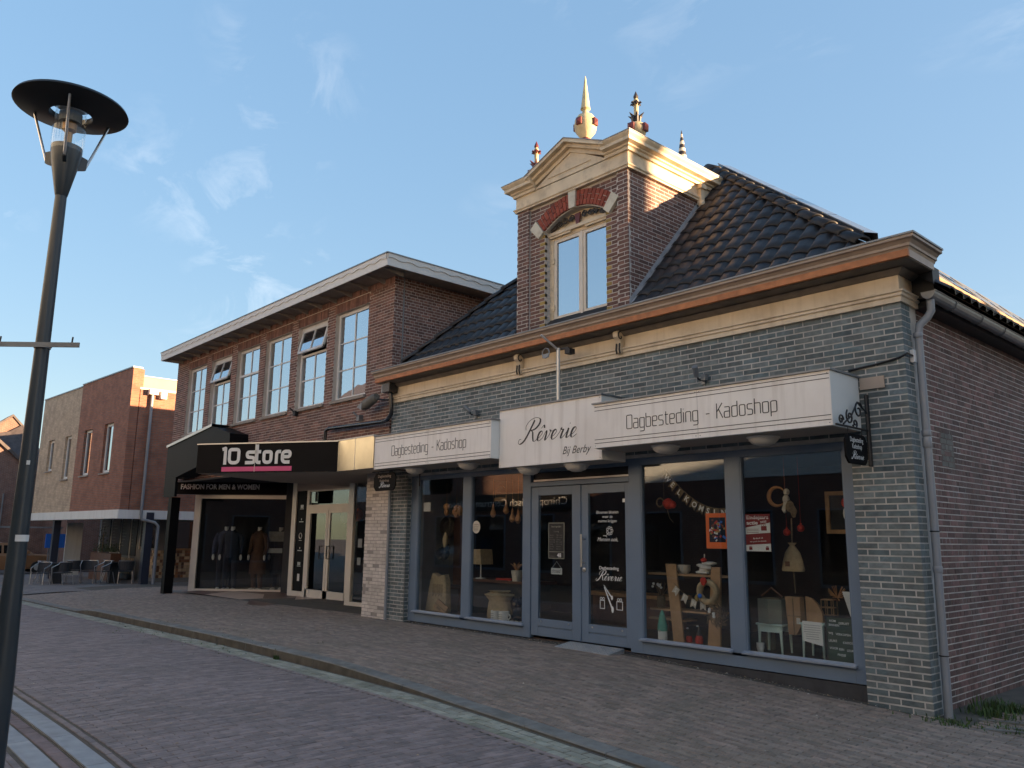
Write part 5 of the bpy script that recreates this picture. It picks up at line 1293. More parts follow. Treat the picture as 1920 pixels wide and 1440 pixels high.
text('Bij elke \u20ac 10', 'lettering', 'paperwhite', t, (-5.385, .053, 1.525), width=.13, height=.018, bold=.01, align='CENTER', tilt=.05); text('een gratis kerstboom', 'lettering', 'paperwhite', t, (-5.385, .053, 1.49), width=.22, height=.016, align='CENTER', tilt=.05)
gb = MB()
for x, z, s in ((-5.30, 1.655, .038), (-5.49, 1.41, .022), (-5.265, 1.41, .022)): gb.box(x-s, x+s, .0515, .052, z-s*.8, z+s*.6).torus((x-s*.4, .0517, z+s*.9), s*.35, .003, 'y', 8, 4).torus((x+s*.4, .0517, z+s*.9), s*.35, .003, 'y', 8, 4)
gb.build('gift_icons', 'maroon', t)
for k in range(3): MB().box(-5.535, -5.37, .0512, .0516, 1.60+k*.02, 1.605+k*.02).build('small_print', 'maroon', t)
t = T('plank_rack', 'rack of two leaning raw planks carrying narrow shelves', 'rack', (-6.6, .4, .165))
MB().prism([(-6.86, .165), (-6.69, .165), (-6.80, 1.18), (-6.965, 1.18)], 'y', .285, .315).build('plank', 'wood', t); MB().prism([(-6.33, .165), (-6.14, .165), (-6.10, 1.16), (-6.24, 1.16)], 'y', .30, .33).build('plank', 'wood', t)
for z, a, b in ((1.05, -7.30, -6.0), (.575, -7.28, -6.2), (.45, -7.31, -6.7)): MB().box(a, b, .33, .62, z-.025, z).build('shelf', 'wood', t)
item('pottery_bowl', 'patterned pottery bowl on the top shelf of the plank rack', 'bowl', 'pottery', MB().lathe([(.06, 0), (.09, .04), (.092, .115), (.085, .115), (.06, .02)], (-6.80, .48, 1.05), 16), smooth=True)
t = T('felt_flower_stack', 'stack of white wool slices with red flower and candle on the top shelf', 'decoration', (-6.4, .45, 1.05))
q = MB()
for k in range(5): q.blob((-6.42+rnd.uniform(-.06, .08), .45+rnd.uniform(-.02, .02), 1.08+.03*k), .11, .08, .025, 12, 5, .1)
q.build('wool_slices', 'paperwhite', t); MB().blob((-6.42, .40, 1.24), .045, .04, .03, 10, 5, .2).build('flower', 'redfelt', t); MB().tube([(-6.42, .42, 1.24), (-6.42, .42, 1.32)], .007, 6).build('candle', 'paperwhite', t)
t = T('gnome_bottle', 'teal knitted gnome bottle with white beard standing on the sill', 'gnome', (-6.99, .22, .165))
MB().lathe([(.068, .13), (.066, .2), (.05, .28), (.03, .36), (.008, .40)], (-6.99, .22, .165), 14).build('cap', 'teal', t, smooth=True); MB().lathe([(.055, 0), (.064, .03), (.064, .13)], (-6.99, .22, .165), 14).build('beard', 'paperwhite', t); MB().torus((-6.99, .22, .36), .055, .012, 'z', 16, 6).build('cap_band', 'teal', t); MB().blob((-6.99, .155, .30), .016, .014, .014).build('nose', 'pottery', t)
t = T('dried_bouquet', 'dried bouquet in glass jar on the middle shelf', 'bouquet', (-7.2, .48, .575))
MB().lathe([(.05, 0), (.06, .05), (.055, .16)], (-7.2, .48, .575), 12).build('jar', 'twig', t)
q = MB()
for k in range(28):
    a = rnd.uniform(0, 6.3); l_ = rnd.uniform(.04, .1); q.tube([(-7.2, .48, .72), (-7.2+l_*math.cos(a), .48+l_*math.sin(a), .80+rnd.uniform(0, .12))], [.003, .006], 4)
q.build('twigs', 'twig', t); q = MB()
for k in range(7): q.blob((-7.2+rnd.uniform(-.09, .07), .42+rnd.uniform(-.03, .03), .86+rnd.uniform(-.04, .06)), .022, .018, .018, 6, 4)
q.build('blossoms', 'paperwhite', t)
t = T('burlap_wreath', 'round burlap wreath with red bow hung on the leaning plank', 'wreath', (-6.27, .26, .84))
MB().torus((-6.27, .25, .84), .125, .042, 'y', 26, 9, .18).build('ring', 'jute', t); MB().blob((-6.29, .19, .98), .045, .025, .05, 10, 6, .2).build('bow', 'redfelt', t)
MB().blob((-6.36, .2, .79), .03, .02, .03).build('blue_felt', 'bluepaint', t); MB().blob((-6.41, .2, .76), .03, .02, .045).build('yellow_felt', 'yellow', t)
t = T('twig_wreath', 'bristly wreath of dry twigs with white blossoms low on the leaning plank', 'wreath', (-6.1, .2, .55))
q = MB()
for k in range(120):
    a = rnd.uniform(0, 6.3); rr_ = rnd.uniform(.02, .13); da = rnd.uniform(.2, .7); z0_ = .56+rr_*math.sin(a); x0_ = -6.10+rr_*math.cos(a)
    q.tube([(x0_, .2+rnd.uniform(-.03, .03), z0_), (-6.10+(rr_+.05)*math.cos(a+da), .19+rnd.uniform(-.05, .03), .56+(rr_+.05)*math.sin(a+da))], [.006, .003], 4)
q.build('twigs', 'twig', t); q = MB()
for k in range(5): q.blob((-6.17+rnd.uniform(-.04, .05), .15, .58+rnd.uniform(-.05, .06)), .022, .018, .02, 7, 5)
q.build('blossoms', 'paperwhite', t)
garland('short paper garland with the letters SINT strung across the plank rack', 'SINT', (-6.82, .27, .93), (-6.30, .27, .72), .07, .10, .27, 'pottery')
for x, s, lab in ((-6.69, .9, 'small red gnome standing between the planks'), (-6.53, 1.1, 'taller red gnome beside the upright plank')):
    t = T('red_gnome', lab, 'gnome', (x, .4, .165)); MB().lathe([(.045*s, 0), (.05*s, .05*s), (.03*s, .10*s)], (x, .4, .165), 12).build('body', 'redfelt', t); MB().lathe([(.035*s, .09*s), (.03*s, .12*s), (.004, .20*s)], (x, .4, .165), 10).build('hat', 'darkiron', t); MB().blob((x, .37, .165+.20*s), .018, .016, .012).build('pompon', 'paperwhite', t)
# fourth window
t = T('moon_santa', 'crescent moon ornament with seated cloth figure hanging above the red poster', 'ornament', (-5.28, .4, 2.0))
q = MB(); q.tube([(-5.30+.115*math.cos(R(40+k*11)), .4, 2.05+.115*math.sin(R(40+k*11))) for k in range(26)], [.006+.022*math.sin(math.pi*k/25) for k in range(26)], 8); q.build('crescent', 'gourd', t)
MB().blob((-5.16, .38, 2.10), .04, .035, .045).blob((-5.17, .38, 2.01), .045, .04, .06).tube([(-5.17, .38, 1.98), (-5.20, .36, 1.88), (-5.17, .34, 1.85)], [.03, .024, .016], 7).build('figure', 'pottery', t, smooth=True); MB().blob((-5.13, .38, 1.93), .055, .04, .07, 10, 6, .15).blob((-5.08, .38, 1.86), .04, .035, .07, 10, 6, .15).build('dark_bow', 'twig', t); MB().tube([(-5.19, .4, 2.15), (-5.19, .4, 2.54)], .003, 4).build('string', 'twig', t)
for x, z, lab in ((-5.25, 1.61, 'small red bauble hanging just right of the maroon poster'), (-5.06, 1.66, 'larger red bauble hanging on the other side of the sack cord')):
    o = item('bauble', lab, 'bauble', 'redfelt', MB().blob((x, .5, z), .045, .045, .045, 12, 7).lathe([(.012, .045), (.012, .06)], (x, .5, z), 8).tube([(x, .5, z+.05), (x, .5, 2.54)], .002, 4), smooth=True)
t = T('hanging_jute_bag', 'jute gift bag tied at the top hanging on a cord', 'bag', (-5.16, .45, 1.14))
MB().lathe([(.14, 0), (.15, .02), (.13, .12), (.10, .22), (.05, .29), (.03, .31), (.06, .345)], (-5.16, .45, 1.14), 14, .55).build('bag', 'jute', t, smooth=True); MB().tube([(-5.15, .45, 1.78), (-5.16, .45, 1.45)], .008, 6).tube([(-5.16, .45, 1.14), (-5.15, .45, .88)], .008, 6).build('cord', 'twig', t); MB().box(-5.22, -5.16, .365, .372, 1.20, 1.26).build('patch', 'darkwood', t)
t = T('picture_frame', 'wooden picture frame on the back wall at the pier end', 'picture', (-4.8, .9, 1.62))
q = MB().box(-4.92, -4.87, .88, .92, 1.6, 2.12).box(-4.56, -4.51, .88, .92, 1.6, 2.12).box(-4.87, -4.56, .88, .92, 1.6, 1.65).box(-4.87, -4.56, .88, .92, 2.07, 2.12); q.build('frame', 'wood', t); MB().box(-4.87, -4.56, .90, .91, 1.65, 2.07).build('picture', 'room', t)
t = T('red_hat_gnome', 'pale gnome with red hat hanging in front of the picture frame', 'gnome', (-4.52, .6, 1.75)); MB().blob((-4.50, .55, 1.96), .05, .045, .06).build('hat', 'redfelt', t); MB().blob((-4.49, .55, 1.83), .045, .04, .09).build('beard', 'paperwhite', t)
def stool(x0, x1, ztop, label, y0=.30, y1=.55):
    t = thing('stool', label, 'stool', ((x0+x1)/2, .42, .165), 'mint painted stools in the shop window')
    MB().box(x0-.015, x1+.015, y0-.015, y1+.015, ztop-.022, ztop).build('seat', 'mint', t, bevel=.004); MB().box(x0+.01, x1-.01, y0+.005, y0+.02, ztop-.10, ztop-.022).box(x0+.01, x1-.01, y1-.02, y1-.005, ztop-.10, ztop-.022).build('apron', 'mint', t)
    for x in (x0+.02, x1-.02):
        for y in (y0+.015, y1-.015): MB().tube([(x, y, ztop-.022), (x, y, ztop-.12), (x+(.008 if x > (x0+x1)/2 else -.008), y, .165)], [.022, .018, .012], 6).build('leg', 'mint', t)
stool(-5.60, -5.27, .51, 'mint painted stool carrying the galvanised planter'); stool(-5.02, -4.74, .56, 'mint painted stool half hidden behind the white notice')
t = T('galvanised_planter', 'faceted grey planter on the mint stool', 'planter', (-5.43, .42, .51))
MB().prism([(-5.58, .30), (-5.42, .27), (-5.28, .33), (-5.28, .52), (-5.58, .52)], 'z', .51, .80).build('planter_body', 'brownpot', t); MB().prism([(-5.55, .34), (-5.31, .34), (-5.31, .5), (-5.55, .5)], 'z', .80, .81).build('soil', 'twig', t); MB().tube([(-5.58, .4, .83), (-5.44, .4, .93), (-5.30, .4, .83)], .012, 5).build('handle', 'darkwood', t)
t = T('kraft_parcel', 'upright brown kraft parcel tied with string and pink tag', 'parcel', (-5.15, .42, .44))
MB().prism([(-5.25, .84), (-5.06, .84), (-5.05, .52), (-5.12, .40), (-5.22, .40)], 'y', .37, .48).build('parcel_body', 'card', t); MB().box(-5.26, -5.05, .364, .369, .615, .622).box(-5.15, -5.143, .364, .369, .40, .84).build('string', 'twig', t); MB().box(-5.105, -5.06, .358, .363, .53, .60).build('tag', 'pottery', t)
item('curved_plank', 'pale plank with curved top standing behind the white notice', 'plank', 'wood', MB().prism([(-5.03, .56), (-4.82, .56), (-4.83, .68), (-4.88, .77), (-4.95, .83), (-5.03, .85)], 'y', .46, .50))
t = T('notice', 'white notice sheet with printed lines stuck to the glass near the floor', 'notice', (-4.74, .055, .35))
MB().prism([(-4.865, .385), (-4.625, .345), (-4.635, .60), (-4.865, .605)], 'y', .054, .056).build('sheet', 'paperwhite', t); q = MB()
for k in range(7): q.box(-4.85+.02*(k > 3), -4.65-.02*(k > 3), .0525, .0535, .56-.025*k, .565-.025*k)
q.build('print_lines', 'zinc', t)
t = T('letter_board', 'dark green letter board leaning against the pier side of the window', 'letter board', (-4.43, .12, .19))
MB().box(-4.60, -4.27, .11, .13, .185, .665).build('board', 'green', t); q = MB().box(-4.615, -4.60, .10, .135, .18, .68).box(-4.27, -4.255, .10, .135, .18, .68).box(-4.6, -4.27, .10, .135, .665, .68); q.build('board_frame', 'blackmatt', t)
for s, x, z in (('KOM', -4.565, .615), ('GERUST', -4.46, .595), ('BINNEN', -4.575, .57), ('WIJ', -4.585, .48), ('VERKOPEN', -4.50, .475), ('LEUKE', -4.585, .40), ('KADO\'S', -4.42, .39), ('VOOR', -4.58, .32), ('EEN', -4.47, .315), ('LEUKE', -4.38, .31), ('PRIJSJE', -4.49, .255)): text(s, 'lettering', 'white_ink', t, (x, .1085, z), size=.034, bold=.01)
t = T('wire_lantern', 'small house shaped wire lantern behind the letter board', 'lantern', (-4.8, .6, .63))
q = MB()
for x in (-4.88, -4.805, -4.73):
    for y in (.55, .65): q.tube([(x, y, .63), (x, y, .82)], .007, 4)
for z in (.64, .73, .82): q.tube([(-4.88, .55, z), (-4.73, .55, z), (-4.73, .65, z), (-4.88, .65, z), (-4.88, .55, z)], .007, 4)
q.build('lantern_frame', 'card', t); MB().box(-4.90, -4.70, .5, .7, .165, .63).build('lantern_block', 'room', t); q = MB()
for k in range(24): a = rnd.uniform(0, 6.3); q.tube([(-4.70, .6, .85), (-4.70+.10*math.cos(a), .6+.05*math.sin(a*2), .90+.09*math.sin(a))], .004, 4)
q.build('twig_nest', 'gourd', t)
item('white_card_sheet', 'tall white card leaning at the edge of the glass above the letter board', 'card', 'paperwhite', MB().prism([(-4.43, .95), (-4.30, .95), (-4.30, .70), (-4.35, .68)], 'y', .18, .183))
item('white_cup', 'small white cup on the sill near the mullion of the right display', 'cup', 'paperwhite', MB().lathe([(.03, 0), (.045, .06), (.048, .12), (.042, .12)], (-5.52, .22, .165), 14), smooth=True)
t = T('flower_jar', 'jar of dried flowers standing behind the white cup', 'bouquet', (-5.55, .55, .165)); MB().lathe([(.05, 0), (.06, .1), (.04, .25)], (-5.6, .6, .165), 12).build('jar', 'brownpot', t); q = MB()
for k in range(12): q.blob((-5.6+rnd.uniform(-.08, .08), .58+rnd.uniform(-.05, .05), .52+rnd.uniform(-.06, .08)), .028, .022, .022, 6, 4, .2)
q.build('flower_heads', 'pottery', t)
t = T('hanging_closed_sign', 'small white hand-lettered shop sign hanging in the glass of the door with opening hours', 'sign', (-8.83, .06, .97)); MB().box(-8.945, -8.72, .052, .060, .97, 1.062).build('plate', 'paperwhite', t); text('closed', 'lettering', 'ink', t, (-8.93, .0515, .992), width=.19, height=.06, shear=.3); MB().tube([(-8.93, .056, 1.06), (-8.83, .056, 1.16), (-8.73, .056, 1.06)], .003, 4).build('string', 'paperwhite', t)
t = T('shop_counter', 'pale wooden counter seen through the door with the bar handle', 'counter', (-9.0, 2.6, 0)); MB().box(-10.3, -8.6, 2.5, 3.0, 0, .5).build('counter_body', 'darkwood', t); MB().box(-10.4, -8.5, 2.45, 3.05, .5, .56).build('counter_top', 'wood', t)

# ================================================================== clothing store
CS = thing('clothing_store', 'two storey brown brick clothing store with row of tall white windows and deep white eaves', 'shop', (-19.5, 0, -.1))
SX0, SX1, SZ0, SZ1 = -25.45, -13.45, 3.05, 6.80
WIN = [(-24.50+1.742*k, -23.12+1.742*k) for k in range(6)]
WB, WH = 4.40, 6.43
cw = MB()
edges = [SX0]+[e for w in WIN for e in w]+[SX1]
edges[-1] = SX1-.0035
for k in range(0, len(edges), 2): cw.box(edges[k], edges[k+1], .0035, .28, SZ0, SZ1)
for a, b in WIN: cw.box(a, b, .0035, .28, SZ0, WB); cw.box(a, b, .0035, .28, WH, SZ1)
cw.box(SX1-.28, SX1-.0035, .28, 7.5, SZ0, SZ1).box(SX0+.0035, SX0+.28, .28, 7.5, SZ0, SZ1).box(SX0+.28, SX1-.28, 7.2, 7.5, SZ0, SZ1)
wall = cw.build('front_wall', 'store_mortar', CS)
SCO = .0625
def st_iv(z):
    cuts = []
    if WB < z < WH: cuts = list(WIN)
    if WH <= z < WH+.225: cuts = [(a-.03, b+.03) for a, b in WIN]
    if z > 6.655: return []
    return minus(SX0, SX1, cuts)
brickwork(lay(SZ0, 6.655, SCO, .209, .011, st_iv, shift=.05), (0, 0, 0), (1, 0), (0, -1), 0, .01, 'brick', 'store', wall, 300, .002)
# soldier courses over the windows and under the eaves
def soldiers(x0, x1, z0, z1, n_obj, nm):
    k = int((x1-x0)/.0615); w = (x1-x0)/k
    bl = [(x0+i*w+.005, x0+(i+1)*w-.005, z0+.005, z1-.005, False) for i in range(k)]
    brickwork(bl, (0, 0, 0), (1, 0), (0, -1), .004, .01, nm, 'store', wall, 0, .002)
for a, b in WIN: soldiers(a-.03, b+.03, WH, WH+.22, 0, 'soldier_brick')
soldiers(SX0, SX1, 6.66, SZ1, 0, 'soldier_brick')
brickwork(lay(SZ0, SZ1, SCO, .209, .0115, lambda z: [(.0, 4.0)], 'cross', .03), (SX1-.0035, 0, 0), (0, 1), (1, 0), .0035, .01, 'side_brick', 'store', wall, 120, .002)
MB().box(SX1+.001, SX1+.012, .215, .245, 3.4, SZ1).build('expansion_joint', 'greyrender', CS)
# windows: white frames with six panes, two with the top light open
def win6(a, b, k):
    y0, y1 = .095, .15; o = MB()
    o.box(a, a+.075, y0, y1, WB+.03, WH).box(b-.075, b, y0, y1, WB+.03, WH).box(a+.075, b-.075, y0, y1, WH-.075, WH).box(a+.075, b-.075, y0, y1, WB+.03, WB+.10)
    w = o.build('window', 'whitepaint', CS, bevel=.003); m_ = (a+b)/2; h3 = (WH-.075-WB-.10)/3; op = k in (1, 4)
    z1_, z2_ = WB+.10+h3, WB+.10+2*h3
    q = MB().box(m_-.018, m_+.018, .105, .14, WB+.10, z2_ if op else WH-.075).box(a+.075, b-.075, .107, .138, z1_-.014, z1_+.014)
    if op or k == 2: q.box(a+.075, b-.075, .085, .15, z2_-.045, z2_+.01)
    else: q.box(a+.075, b-.075, .107, .138, z2_-.014, z2_+.014)
    q.build('glazing_bar', 'whitepaint', w)
    for x0_, x1_ in ((a+.08, m_-.02), (m_+.02, b-.08)):
        for za, zb in ((WB+.105, z1_-.018), (z1_+.018, z2_-.018)) + (() if op else ((z2_+.018, WH-.08),)): MB().box(x0_, x1_, .120, .124, za, zb).build('pane', 'skyglass', w)
    if op:
        ang = R(-13); H = WH-.08-z2_-.01
        Mx = Matrix.Translation((m_, .10, WH-.08)) @ Matrix.Rotation(ang, 4, 'X')
        s = MB(); wd = b-a-.16
        s.mbox(Mx @ Matrix.Translation((0, 0, -.03)), wd, .045, .06).mbox(Mx @ Matrix.Translation((0, 0, -H+.03)), wd, .045, .06).mbox(Mx @ Matrix.Translation((-wd/2+.03, 0, -H/2)), .06, .045, H).mbox(Mx @ Matrix.Translation((wd/2-.03, 0, -H/2)), .06, .045, H).mbox(Mx @ Matrix.Translation((0, 0, -H/2)), .035, .04, H)
        so_ = s.build('open_top_light', 'whitepaint', w); MB().mbox(Mx @ Matrix.Translation((-wd/4, 0, -H/2)), wd/2-.05, .005, H-.1).mbox(Mx @ Matrix.Translation((wd/4, 0, -H/2)), wd/2-.05, .005, H-.1).build('pane', 'skyglass', w)
        MB().box(a+.08, b-.08, .145, .15, z2_, WH-.08).build('dark_gap', 'room', w)
    MB().box(a-.03, b+.02, -.05, .10, WB-.035, WB+.03).build('sill', 'soffitwood', w)
    MB().box(a+.06, b-.06, .17, .18, WB+.05, WH-.05).build('curtain', 'curtain', w)
for k, (a, b) in enumerate(WIN): win6(a, b, k)
# roof: soffit, rafter tails, fascia with wavy edging
RP = [(SX0+.02, 3.4), (SX0+.02, -.52), (SX1+.50, -.52), (SX1+.50, 7.6)]
MB().box(SX0+.03, SX1+.48, -.50, 7.5, 6.805, 6.83).build('soffit', 'soffitwood', CS)
MB().sweep([(0, 6.775), (.025, 6.775), (.025, 7.02), (0, 7.02)], RP).build('fascia', 'greyfascia', CS)
wv = MB()
def wavy(p, u, ln, nrm):
    n = int(ln/.05)
    for i in range(n):
        s0, s1 = i*.05, (i+1)*.05; d0 = .018*math.sin(s0*2*math.pi/.42); d1 = .018*math.sin(s1*2*math.pi/.42)
        P = lambda s, z: (p[0]+u[0]*s+nrm[0]*.03, p[1]+u[1]*s+nrm[1]*.03, z); Q = lambda s, z: (p[0]+u[0]*s+nrm[0]*.042, p[1]+u[1]*s+nrm[1]*.042, z)
        wv.add([P(s0, 6.925+d0), P(s1, 6.925+d1), P(s1, 7.02), P(s0, 7.02), Q(s0, 6.925+d0), Q(s1, 6.925+d1), Q(s1, 7.02), Q(s0, 7.02)], [(4,5,6,7), (0,1,5,4)])
wavy((SX0, -.52), (1, 0), SX1+.52-SX0, (0, -1)); wavy((SX1+.50, -.54), (0, 1), 7, (1, 0))
wv.build('wavy_edging', 'greyfascia', CS)
MB().sweep([(-.3, 7.022), (.055, 7.022), (.055, 7.045), (-.3, 7.045)], RP).build('roof_edge', 'zinc', CS)
MB().box(SX0+.1, SX1+.4, -.4, 7.4, 6.84, 6.97).build('roof', 'underlay', CS)
for k in range(19):
    x = SX0+.4+k*.66
    MB().prism([(-.49, 6.79), (0, 6.70), (0, 6.804), (-.49, 6.804)], 'x', x-.022, x+.022).build('rafter_tail', 'soffitwood', CS)
# ground floor: room, floor of the entrance, frames
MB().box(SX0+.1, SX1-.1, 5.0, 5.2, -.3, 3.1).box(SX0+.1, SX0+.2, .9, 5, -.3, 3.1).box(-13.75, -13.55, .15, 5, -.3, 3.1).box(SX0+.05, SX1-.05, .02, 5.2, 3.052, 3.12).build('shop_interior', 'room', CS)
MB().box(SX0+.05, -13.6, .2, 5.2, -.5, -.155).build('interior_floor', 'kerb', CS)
LC = Vector((-25.08+.7274*.77, .09+.6862*.77)); DW = Vector((.7274, .6862)); NW = Vector((.6862, -.7274))
def wbar(name, a0, a1, z0, z1, b0=0.0, b1=-.07, mat='anod', par=None): return MB().obox(LC, DW, NW, a0, a1, b0, b1, z0, z1).build(name, mat, par or CS)
WLn = 2.87
wbar('frame_post', -.10, .09, -.17, 3.10); wbar('frame_post', WLn-.09, WLn+.02, -.17, 3.10); wbar('frame_rail', .09, WLn-.09, -.17, -.065); wbar('frame_rail', .09, WLn-.09, 2.57, 2.68)
wbar('window_pane', .09, WLn-.09, -.065, 2.57, -.035, -.041, 'glass')
wbar('window_back', .09, WLn+.3, -.16, -.14, -.08, -1.3, 'kerb')
# door wall, parallel to the street
YDW = 2.0
def dbar(name, x0, x1, z0, z1, mat='anod', y0=0, y1=.07, par=None): return MB().box(x0, x1, YDW+y0, YDW+y1, z0, z1).build(name, mat, par or CS)
IX = -22.40
dbar('frame_post', -21.22, -20.98, -.15, 3.05); dbar('black_panel', -20.98, -20.37, .02, 2.73, 'black', .03, .06); dbar('frame_rail', -20.98, -20.37, -.15, .02); dbar('frame_rail', -20.98, -18.0, 2.73, 3.05, 'soffit')
dbar('frame_post', -20.37, -20.24, -.15, 2.73); dbar('frame_post', -18.12, -17.98, -.15, 3.05); dbar('frame_rail', -20.24, -18.12, 2.23, 2.33); dbar('frame_rail', -20.24, -18.12, 2.69, 2.73)
dbar('transom_pane', -20.24, -18.12, 2.33, 2.69, 'glass', .03, .036)
for a, b in ((-20.24, -19.19), (-19.17, -18.12)):
    dbar('frame_rail', a, b, -.12, .10); d_ = MB().box(a, a+.10, YDW, YDW+.05, -.10, 2.23).box(b-.10, b, YDW, YDW+.05, -.10, 2.23).box(a+.1, b-.1, YDW, YDW+.05, 2.10, 2.23).box(a+.1, b-.1, YDW+.002, YDW+.05, -.10, .10).build('door', 'anod', CS)
    MB().box(a+.10, b-.10, YDW+.02, YDW+.026, .10, 2.10).build('door_pane', 'glass', d_)
    hx = b-.22 if a < -19.5 else a+.14
    MB().tube([(hx, YDW-.01, 1.24), (hx, YDW-.08, 1.24), (hx, YDW-.08, .92), (hx, YDW-.01, .92)], .018, 6).build('handle', 'blackmatt', d_)
for k, (z, s) in enumerate(((2.30, 'block'), (1.90, 'text'), (1.50, 'oval'), (1.12, 'text'), (.75, 'block'), (.38, 'sheet'))):
    q = MB(); y = YDW+.026
    if s == 'oval': q.torus((-20.68, y, z), .075, .014, 'y', 18, 5).box(-20.76, -20.6, y-.003, y, z-.13, z-.115)
    elif s == 'block': q.box(-20.76, -20.60, y-.003, y, z-.04, z+.045).box(-20.78, -20.58, y-.003, y, z-.075, z-.055)
    elif s == 'sheet': q.box(-20.73, -20.61, y-.003, y, z-.09, z+.10)
    else: q.box(-20.80, -20.56, y-.003, y, z-.03, z-.005).blob((-20.68, y, z+.05), .02, .004, .03)
    q.build('panel_print', 'alu' if s != 'sheet' else 'paperwhite', CS)
# right hand window beside the white pier
rv = Vector((1.03, -.70)).normalized(); MB().obox((-17.98, 2.0), (rv.x, rv.y), (-rv.y, rv.x), 0, 1.24, .0, .06, -.2, 3.05).build('inner_return', 'room', CS)
MB().box(-16.95, -16.72, 1.26, 1.34, -.17, 3.05).box(-16.72, -14.05, 1.26, 1.34, -.17, .02).box(-16.72, -14.05, 1.26, 1.34, 2.95, 3.05).build('window_frame', 'anod', CS)
MB().box(-16.72, -14.05, 1.30, 1.306, .02, 2.95).build('window_pane', 'glass', CS)
MB().box(-16.5, -16.33, 1.285, 1.295, 1.25, 1.45).box(-16.5, -16.36, 1.285, 1.295, .85, 1.02).build('window_sticker', 'zinc', CS)
# white painted brick pier
pr2 = MB().box(-14.02, -13.235, -.0965, .6, -.2, 2.95).build('white_pier', 'whitemortar', CS)
brickwork(lay(-.12, 2.93, .0645, .211, .010, lambda z: [(-14.02, -13.235)], shift=.02), (0, 0, 0), (1, 0), (0, -1), .1, -.09, 'painted_brick', 'whitebrick', pr2, 200, .004)
brickwork(lay(-.12, 2.93, .0645, .211, .010, lambda z: [(-.1, .6)], shift=.02), (-14.02, 0, 0), (0, 1), (-1, 0), .004, .01, 'pier_side_brick', 'whitebrick', pr2, 0, .003)
pp = MB().tube([(-13.10, -.16, -.03), (-13.10, -.16, 2.5), (-13.12, -.16, 2.68)], .028, 10).build('thin_downpipe', 'pvc', CS, smooth=True)
# entrance floor with triangles of beige and brown tile
def tri(mat, pts, z=-.090): return MB().add([(x, y, z) for x, y in pts], [tuple(range(len(pts)))]).build('entrance_paving', mat, CS)
def zq(pts): return pts
tri('terra', [(-23.5, 1.45), (-21.8, 1.62), (-19.2, .3), (-22.6, .25)], -.112); tri('terra2', [(-24.3, .75), (-23.5, 1.45), (-22.6, .25), (-24.2, .2)], -.115); tri('terra2', [(-19.2, .3), (-21.8, 1.62), (-20.6, 1.98), (-18.0, .5)], -.108)
tri('terra', [(-20.6, 1.98), (-17.98, 1.98), (-16.95, 1.28), (-14.1, 1.25), (-14.1, .20), (-17.0, .22), (-18.0, .5)], -.10); tri('terra2', [(-24.3, .75), (-22.4, 2.6), (-20.9, 2.2), (-20.6, 1.98), (-21.8, 1.62), (-23.5, 1.45)], -.118)
tri('terra2', [(-19.6, .2), (-14.1, .2), (-14.1, -.35), (-18.6, -.35)], -.075)
# canopy: level part along the slate shop, then the angled black sign that sticks out over the pavement
CN = thing('store_canopy', 'angled black canopy sign reading 10 store with magenta bar, jutting over the pavement', 'sign', (-15.0, -1.0, 2.75))
A0, A1, A2, A3 = Vector((-12.76, -.775)), Vector((-14.06, -.775)), Vector((-16.82, -2.47)), Vector((-17.9, -.01))
MB().prism([(A0.x, -.10), (A0.x, A0.y+.01), (A1.x, A1.y+.01), (A2.x+.01, A2.y+.015), (A3.x, A3.y)], 'z', 2.765, 3.33).build('canopy_body', 'black', CN)
MB().prism([(A0.x+.01, -.12), (A0.x+.01, A0.y+.02), (A1.x, A1.y+.02), (A2.x+.02, A2.y+.025), (-18.0, -.02), (-18.0, 1.9), (-14.05, 1.9), (-14.05, -.12)], 'z', 2.745, 2.762).build('soffit_panel', 'soffit', CN)
MB().box(A1.x+.003, A0.x, A0.y-.004, A0.y+.008, 2.75, 3.345).build('pale_fascia', 'brasspanel', CN)
MB().box(-13.42, -13.41, A0.y-.007, A0.y-.004, 2.75, 3.345).build('fascia_seam', 'alu', CN)
DS = (A2-A1).normalized(); LS = (A2-A1).length; NS = Vector((-DS.y, DS.x)); NS = NS if NS.dot(Vector((0, -1))) > 0 else -NS
UB = -DS                                       # reading direction, left to right
MB().obox(A2, UB, NS, 0, LS, 0, .012, 2.75, 3.335).build('sign_face', 'black', CN)
MB().obox(A2, UB, NS, -.01, LS, -.03, .03, 3.337, 3.36).build('sign_cap', 'alu', CN); MB().box(A1.x, A0.x, A0.y-.02, -.1, 3.347, 3.365).build('fascia_cap', 'alu', CN)
def on_sign(mb, u0, z0, name, mat, par, O=A2, U=UB, N=NS, off=.014):
    mb.v = [(O.x+U.x*(u0+a)+N.x*(off-b), O.y+U.y*(u0+a)+N.y*(off-b), z0+c) for a, b, c in mb.v]; return mb.build(name, mat, par)
def bold_glyph(strokes, w): 
    mb = MB()
    for st, rr in strokes:
        ribbon(mb, fillet([Vector(p) for p in st], rr, 6), w, .006)
    return mb
xh = .275; W8 = .068
glyphs = [(.605, [([(.0, .31), (.075, .335), (.075, .0)], .01)]), (.75, [([(.13, .305), (.03, .305), (.03, .035), (.25, .035), (.25, .305), (.13, .305)], .09)]),
          (1.17, [([(.22, .245), (.03, .245), (.03, .145), (.20, .13), (.20, .033), (-.01, .033)], .075)]), (1.39, [([(.035, .40), (.035, .033), (.13, .033)], .07), ([(-.02, .25), (.13, .25)], .01)]),
          (1.565, [([(.10, .245), (.025, .245), (.025, .033), (.19, .033), (.19, .245), (.10, .245)], .075)]), (1.85, [([(.03, .0), (.03, .245), (.13, .245)], .06)]),
          (1.985, [([(.03, .14), (.20, .14), (.20, .245), (.03, .245), (.03, .033), (.20, .033)], .075)])]
